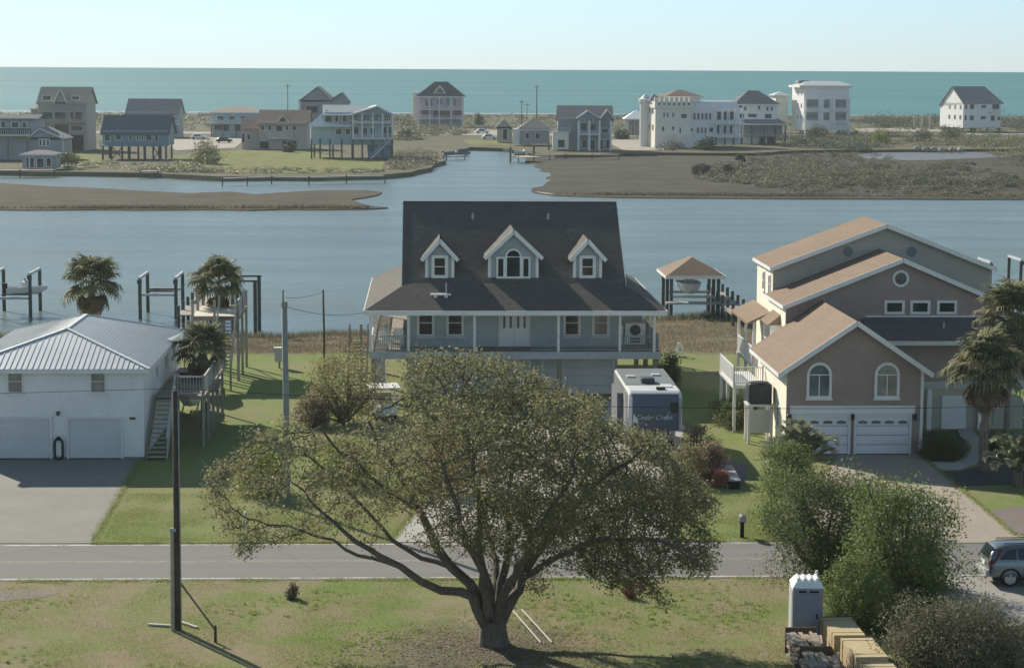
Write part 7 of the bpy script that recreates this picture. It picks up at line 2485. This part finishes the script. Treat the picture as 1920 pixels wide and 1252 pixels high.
def oval_float():
    p = WHP + site((113 - 271) / 36.6, -0.28, 0)
    root = thing('standing_float', 'black oval ring with white middle leaning upright between white garage doors', 'float', p, TH)
    pts = []
    for i in range(25):
        t = 2 * math.pi * i / 24
        x = 0.2 * math.cos(t); z = 0.2 * math.sin(t)
        z = z + (0.32 if z >= 0 else -0.32)
        pts.append((x, 0.0, z + 0.6))
    pts.append(pts[0])
    MB().path(pts, 0.062, 8).build('ring', BLACK, root, smooth=True)
    MB().box(-0.14, 0.14, 0.0, 0.04, 0.26, 0.92).build('panel', WHITE, root)
    MB().lathe([(0.12, 1.06), (0.15, 1.14), (0.08, 1.24)], 10).build('knob', BLACK, root)
oval_float()
# electric box on a post, umbrella on the side deck
def util_box():
    p = at_z(524, 690)
    root = thing('utility_box', 'pale grey box on a post at the marsh edge beside the grey green pole', 'utility box', p, TH)
    MB().box(-0.06, 0.06, -0.06, 0.06, 0, 0.6).build('post', WOOD, root)
    MB().box(-0.3, 0.3, -0.2, 0.2, 0.45, 1.35).build('cabinet', plain('cabinet_grey', (0.5, 0.51, 0.52, 1), 0.5, 0.08, 1, 0.02), root)
    MB().prism([(-0.36, -0.26, 1.35), (0.36, -0.26, 1.35), (0.36, 0.24, 1.35), (-0.36, 0.24, 1.35)], (0, 0, 0.06)).build('lid', WHITE, root)
util_box()
def umbrella():
    p = WHP + site(0.95, 10.2, 2.95)
    root = thing('patio_umbrella', 'pale blue grey patio umbrella over the side deck of the white house', 'umbrella', p, TH)
    MB().path([(0, 0, 0), (0, 0, 2.3)], 0.025, 8).build('pole', STEEL, root)
    m = MB()
    n = 8
    V = [(0, 0, 2.38)] + [(0.95 * math.cos(2 * math.pi * i / n), 0.95 * math.sin(2 * math.pi * i / n), 2.0) for i in range(n)]
    m.add(V, [(0, 1 + i, 1 + (i + 1) % n) for i in range(n)])
    m.build('canopy', plain('umbrella_cloth', (0.20, 0.26, 0.28, 1), 0.8, 0.06, 1, 0.02), root)
    MB().box(-0.25, 0.25, -0.25, 0.25, 0, 0.08).build('base', BLACK, root)
umbrella()

# ------------------------------------------------------------------ boats, lifts, boathouse
def hull_mesh(L, B, Hh, n=14):
    """planked hull: bow at +x; returns MB"""
    m = MB()
    V, F = [], []
    sec = 7
    for i in range(n + 1):
        t = i / n
        x = -L / 2 + L * t
        w = B / 2 * (1 - max(0, (t - 0.45) / 0.55) ** 2.2)
        keel = 0.0 + Hh * 0.75 * max(0, (t - 0.6) / 0.4) ** 2
        top = Hh * (1 + 0.18 * t)
        for k in range(sec):
            a = k / (sec - 1)                 # 0 port gunwale .. 1 starboard
            s = 2 * a - 1
            y = w * math.copysign(abs(s) ** 0.55, s)
            z = keel + (top - keel) * abs(s) ** 2.2
            V.append((x, y, z))
    for i in range(n):
        for k in range(sec - 1):
            a = i * sec + k
            F.append((a, a + 1, a + sec + 1, a + sec))
    F.append(tuple(range(sec)))
    m.add(V, F)
    # deck a little below the gunwale
    dV, dF = [], []
    for i in range(n + 1):
        a, b = V[i * sec], V[i * sec + sec - 1]
        z = a[2] - 0.12
        dV += [(a[0], a[1] * 0.94, z), (b[0], b[1] * 0.94, z)]
    for i in range(n): dF.append((2 * i, 2 * i + 1, 2 * i + 3, 2 * i + 2))
    return m, MB().add(dV, dF)
def boat(label, loc, rz, L=5.5, B=2.0, Hh=0.85, hull=None, group=None, cover=None, console=True):
    root = thing('boat', label, 'boat', loc, rz, group)
    hm, dm = hull_mesh(L, B, Hh)
    hm.build('hull', hull or WHITE, root, smooth=True)
    dm.build('boat_deck', cover or plain('boat_deck_grey', (0.5, 0.5, 0.47, 1), 0.6, 0.1, 2, 0.02), root)
    if console:
        MB().prism([(-0.6, -0.4, Hh - 0.1), (0.2, -0.4, Hh - 0.1), (0.05, -0.4, Hh + 0.45), (-0.4, -0.4, Hh + 0.5)], (0, 0.8, 0)).build('console', WHITE, root)
        MB().prism([(0.02, -0.36, Hh + 0.45), (-0.1, -0.36, Hh + 0.45), (-0.25, -0.36, Hh + 0.85), (-0.2, -0.36, Hh + 0.85)], (0, 0.72, 0)).build('windscreen', GLASSL, root)
    MB().prism([(-L / 2 - 0.3, -0.2, Hh - 0.5), (-L / 2 + 0.05, -0.2, Hh - 0.3), (-L / 2 + 0.05, -0.2, Hh + 0.35), (-L / 2 - 0.4, -0.2, Hh + 0.4)], (0, 0.4, 0)).build('outboard_motor', BLACK, root)
    return root
def lift(label, px, py, u_span, v_span, top, beams='v', group='boat lifts', cradle=True, cz=0.9, rz=TH, heads=None):
    """four pilings, top beams, cradle"""
    p = at_z(px, py, WATER_Z)
    root = thing('boat_lift', label, 'boat lift', (p.x, p.y, 0), rz, group)
    o0 = None
    for x in (0, u_span):
        for y in (0, v_span):
            if o0 is None:
                o0 = MB().tube((0, 0, -3), (0, 0, top), 0.15, n=9).build('piling', PILE, root)
                o0.location = (x, y, 0)
            else: copy_of(o0, root, (x, y, 0))
    steel = plain('pale_beam', (0.5, 0.52, 0.53, 1), 0.5, 0.12, 2, 0.02)
    if beams == 'v':
        for x in (0, u_span): MB().box(x - 0.1, x + 0.1, -0.2, v_span + 0.2, top, top + 0.2).build('top_beam', steel, root)
        for x in (0, u_span): MB().box(x - 0.18, x + 0.18, -0.3, 0.0, top - 0.35, top - 0.01).build('motor_box', PILE, root)
    else:
        for y in (0, v_span): MB().box(-0.2, u_span + 0.2, y - 0.08, y + 0.08, top, top + 0.14).build('top_beam', PILE, root)
    if cradle:
        for y in (0.15, v_span - 0.15): MB().box(0.16, u_span - 0.16, y - 0.1, y + 0.1, cz - 0.28, cz - 0.08).build('cradle_beam', steel, root)
        for y in (v_span * 0.33, v_span * 0.67): MB().box(0.4, u_span - 0.4, y - 0.08, y + 0.08, cz - 0.08, cz + 0.06).build('bunk', PILE, root)
    return root, p
lift('boat lift at the left picture edge carrying a small boat', -12, 594, 3.1, 4.6, 2.55, cz=0.75)
lift('empty boat lift with two bunks right of the tall palm', 263, 598, 3.0, 5.0, 2.35, cz=1.2)
lift('tall bare piling frame with double beam right of the deck palm', 437, 632, 1.75, 4.0, 3.35, beams='u', cradle=False)
lift('boat lift with white top beam behind the right end of brown house', 1835, 575, 0.95, 4.0, 2.9, cradle=False)
lift('boat lift posts at the right picture edge', 1912, 572, 2.5, 4.0, 3.0, cradle=False)
p = at_z(42, 594, WATER_Z)
boat('small white skiff with dark motor raised on the left edge boat lift', (p.x, p.y + 2.0, 0.7), R(8), 3.4, 1.5, 0.6, group='boats by the docks')
# grey deck jutting over the water by the left lift, and pilings near the deck palm
def water_dock(label, px, py, w, d, zt=0.55, rail_=False, posts=True):
    p = at_z(px, py, WATER_Z)
    root = thing('dock', label, 'dock', (p.x, p.y, 0), TH)
    n = max(4, int(d / 0.3))
    b0 = None
    for i in range(n):
        if b0 is None: b0 = MB().box(0, w, 0, d / n - 0.02, zt - 0.06, zt).build('deck_board', plain('dock_timber', (0.36, 0.335, 0.29, 1)), root)
        else: copy_of(b0, root, (0, i * d / n, 0))
    MB().box(0, 0.08, 0.1, d - 0.1, zt - 0.3, zt - 0.065).box(w - 0.08, w, 0.1, d - 0.1, zt - 0.3, zt - 0.065).build('stringer', WOOD, root)
    o0 = None
    k = max(2, int(d / 3) + 1)
    for i in range(k):
        for x in (0.1, w - 0.1):
            y = 0.2 + (d - 0.4) * i / (k - 1)
            if o0 is None:
                o0 = MB().tube((0, 0, -3), (0, 0, zt + 0.7), 0.13, n=8).build('piling', PILE, root)
                o0.location = (x, y, 0)
            else: copy_of(o0, root, (x, y, 0))
    return root
water_dock('narrow timber dock leading to the hip roofed boathouse', 1372, 622, 1.5, 16, 0.6)
water_dock('grey timber dock behind the white house beside the palm', 332, 628, 2.4, 14, 0.6)
def boathouse():
    p = at_z(1254, 600, WATER_Z)
    root = thing('boathouse', 'open boathouse with tan hip roof on pilings over the water', 'boathouse', (p.x, p.y, 0), TH)
    W, D, ze = 4.4, 6.5, 2.75
    o0 = None
    for x in (0.2, W - 0.2):
        for y in (0.2, D / 2, D - 0.2):
            if o0 is None:
                o0 = MB().tube((0, 0, -3), (0, 0, ze), 0.15, n=9).build('piling', PILE, root)
                o0.location = (x, y, 0)
            else: copy_of(o0, root, (x, y, 0))
    e = 0.3
    c = [(-e, -e, ze), (W + e, -e, ze), (W + e, D + e, ze), (-e, D + e, ze)]
    A, B = (W / 2, W / 2 + 0.4, ze + 1.35), (W / 2, D - W / 2 - 0.4, ze + 1.35)
    m = MB()
    m.slab([c[0], c[1], A], 0.12).slab([c[1], c[2], B, A], 0.12).slab([c[2], c[3], B], 0.12).slab([c[3], c[0], A, B], 0.12)
    ro = m.build('roof', shingles('tan_shingles', (0.265, 0.19, 0.135, 1)), root)
    MB().box(-e, W + e, -e - 0.05, -e, ze - 0.24, ze).box(-e - 0.05, -e, -e, D + e, ze - 0.24, ze).box(W + e, W + e + 0.05, -e, D + e, ze - 0.24, ze).build('fascia', WHITE, ro)
    MB().box(-0.3, W + 0.3, -1.0, 0.0, 0.42, 0.58).box(W - 0.2, W + 0.9, 0.0, D, 0.42, 0.58).build('walkway', plain('dock_timber', (0.36, 0.335, 0.29, 1)), root)
    for y in (1.2, D - 1.2): MB().box(0.3, W - 0.3, y - 0.1, y + 0.1, 0.75, 0.95).build('cradle_beam', STEEL, root)
    return p
bp = boathouse()
q = bp + site(2.1, 3.0, 0)
boat('pale grey boat hoisted under the hip roofed boathouse', (q.x, q.y, 0.95), R(-88), 5.2, 2.0, 0.9, group='boats by the docks', hull=plain('boat_pale', (0.6, 0.62, 0.62, 1), 0.4, 0.06, 1, 0.01))
# boats stored under and beside the side deck
def trailer_boat(label, px, py, rz, hull, L=5.0, B=1.9):
    p = at_z(px, py)
    root = boat(label, (p.x, p.y, 0.5), rz, L, B, 0.8, hull, group='boats stored by the white house')
    t = thing('boat_trailer', label.replace('boat', 'boat trailer', 1).split(' parked')[0] + ' frame on its wheels', 'trailer', p, rz, 'boat trailers by the white house')
    MB().box(-L / 2, L / 2 + 0.8, -0.45, -0.37, 0.4, 0.48).box(-L / 2, L / 2 + 0.8, 0.37, 0.45, 0.4, 0.48).build('frame', STEEL, t)
    for s in (-1, 1): wheel(t, -0.6, s * 0.85, 0.3, 0.2, STEEL)
blue = plain('boat_blue', (0.10, 0.19, 0.33, 1), 0.3, 0.08, 1, 0.01)
trailer_boat('blue hulled boat parked beneath the side deck', 392, 748, R(-80), blue, 4.6, 1.8)
trailer_boat('white hulled boat parked in front of the side deck posts', 358, 775, R(-84), WHITE, 4.0, 1.6)
# boats on the far shore
for i, (px, py, lab) in enumerate(((1722, 281, 'leftmost pale upturned boat behind the mudflat'), (1738, 282, 'second pale upturned boat behind the mudflat'), (1752, 282, 'third pale upturned boat behind the mudflat'), (1766, 283, 'fourth pale upturned boat behind the mudflat'), (1784, 283, 'fifth pale upturned boat behind the mudflat'), (1800, 283, 'rightmost pale upturned boat behind the mudflat'))):
    p = at_z(px, py, -0.35)
    o = MB().lathe([(0.05, -2.1), (0.75, -1.6), (0.95, 0), (0.7, 1.6), (0.05, 2.2)], 10, (0, 0, 0.35), 'x').build('upturned_boat', plain('chalky_white', (0.36, 0.34, 0.31, 1), 0.7, 0.15, 0.6, 0.05), smooth=True)
    o.scale = (0.75, 0.75, 0.75)
    o.location = (p.x, p.y, -0.35)
    o.rotation_euler = (0, 0, R(20 + 12 * i))
    tag(o, lab, 'boat', 'upturned boats behind the mudflat')
p = at_z(985, 291, WATER_Z)
boat('small boat with white top moored at the creek head dock', (p.x, p.y, -1.1), R(15), 6.0, 2.2, 1.0, group='boats by the docks')
p = at_z(858, 292, WATER_Z)
boat('low dark boat at the floating dock in the creek mouth', (p.x, p.y - 2.5, -1.1), R(5), 6.5, 2.2, 0.9, hull=blue, group='boats by the docks')
# cars near the low beige house
def far_car(label, px, py, mat):
    p = at_z(px, py, -0.1)
    root = thing('far_car', label, 'car', (p.x, p.y, -0.1), R(4), 'cars parked on the far shore')
    MB().prism([(-2.2, 0, 0.35), (2.2, 0, 0.35), (2.2, 0, 0.85), (1.3, 0, 0.95), (0.7, 0, 1.55), (-1.2, 0, 1.55), (-1.9, 0, 0.95), (-2.2, 0, 0.9)], (0, 1.8, 0)).build('body', mat, root, bevel=0.1)
    MB().prism([(0.55, -0.01, 1.0), (0.45, -0.01, 1.45), (-1.0, -0.01, 1.45), (-1.5, -0.01, 1.0)], (0, -0.01, 0)).build('side_window', GLASS, root)
    for x in (-1.35, 1.35): MB().lathe([(0.33, -0.1), (0.33, 0.1)], 12, (x, 0.05, 0.33), 'y').build('wheel', BLACK, root)
far_car('white car parked by the sandy lot behind the pink far house', 372, 262, WHITE)
far_car('white car parked beside the tiny tan cabin', 918, 262, WHITE)
far_car('dark car parked in front of the low pale far house', 420, 268, plain('dark_car', (0.04, 0.045, 0.05, 1), 0.3, 0.1, 1, 0))
far_car('white van like car in front of the sand lot by mauve house', 905, 251, WHITE)

# ================================================================== AIR
# thin coastal haze over land and sound; the open sea beyond the dunes and the sky lie outside it
hz = NT('haze_air')
hz.n.remove(hz.b)
pv = hz.n.new('ShaderNodeVolumePrincipled')
pv.inputs['Color'].default_value = (0.84, 0.94, 0.98, 1)
pv.inputs['Density'].default_value = 0.00012
pv.inputs['Anisotropy'].default_value = 0.25
hz.l.new(pv.outputs[0], hz.out.inputs['Volume'])
ho = MB().box(-950, 950, -60, 1013, -4.2, 21.5).build('haze', hz.m)
tag(ho, 'thin pale coastal haze over the land and the sound', 'haze', kind='stuff')
ho.display_type = 'WIRE'
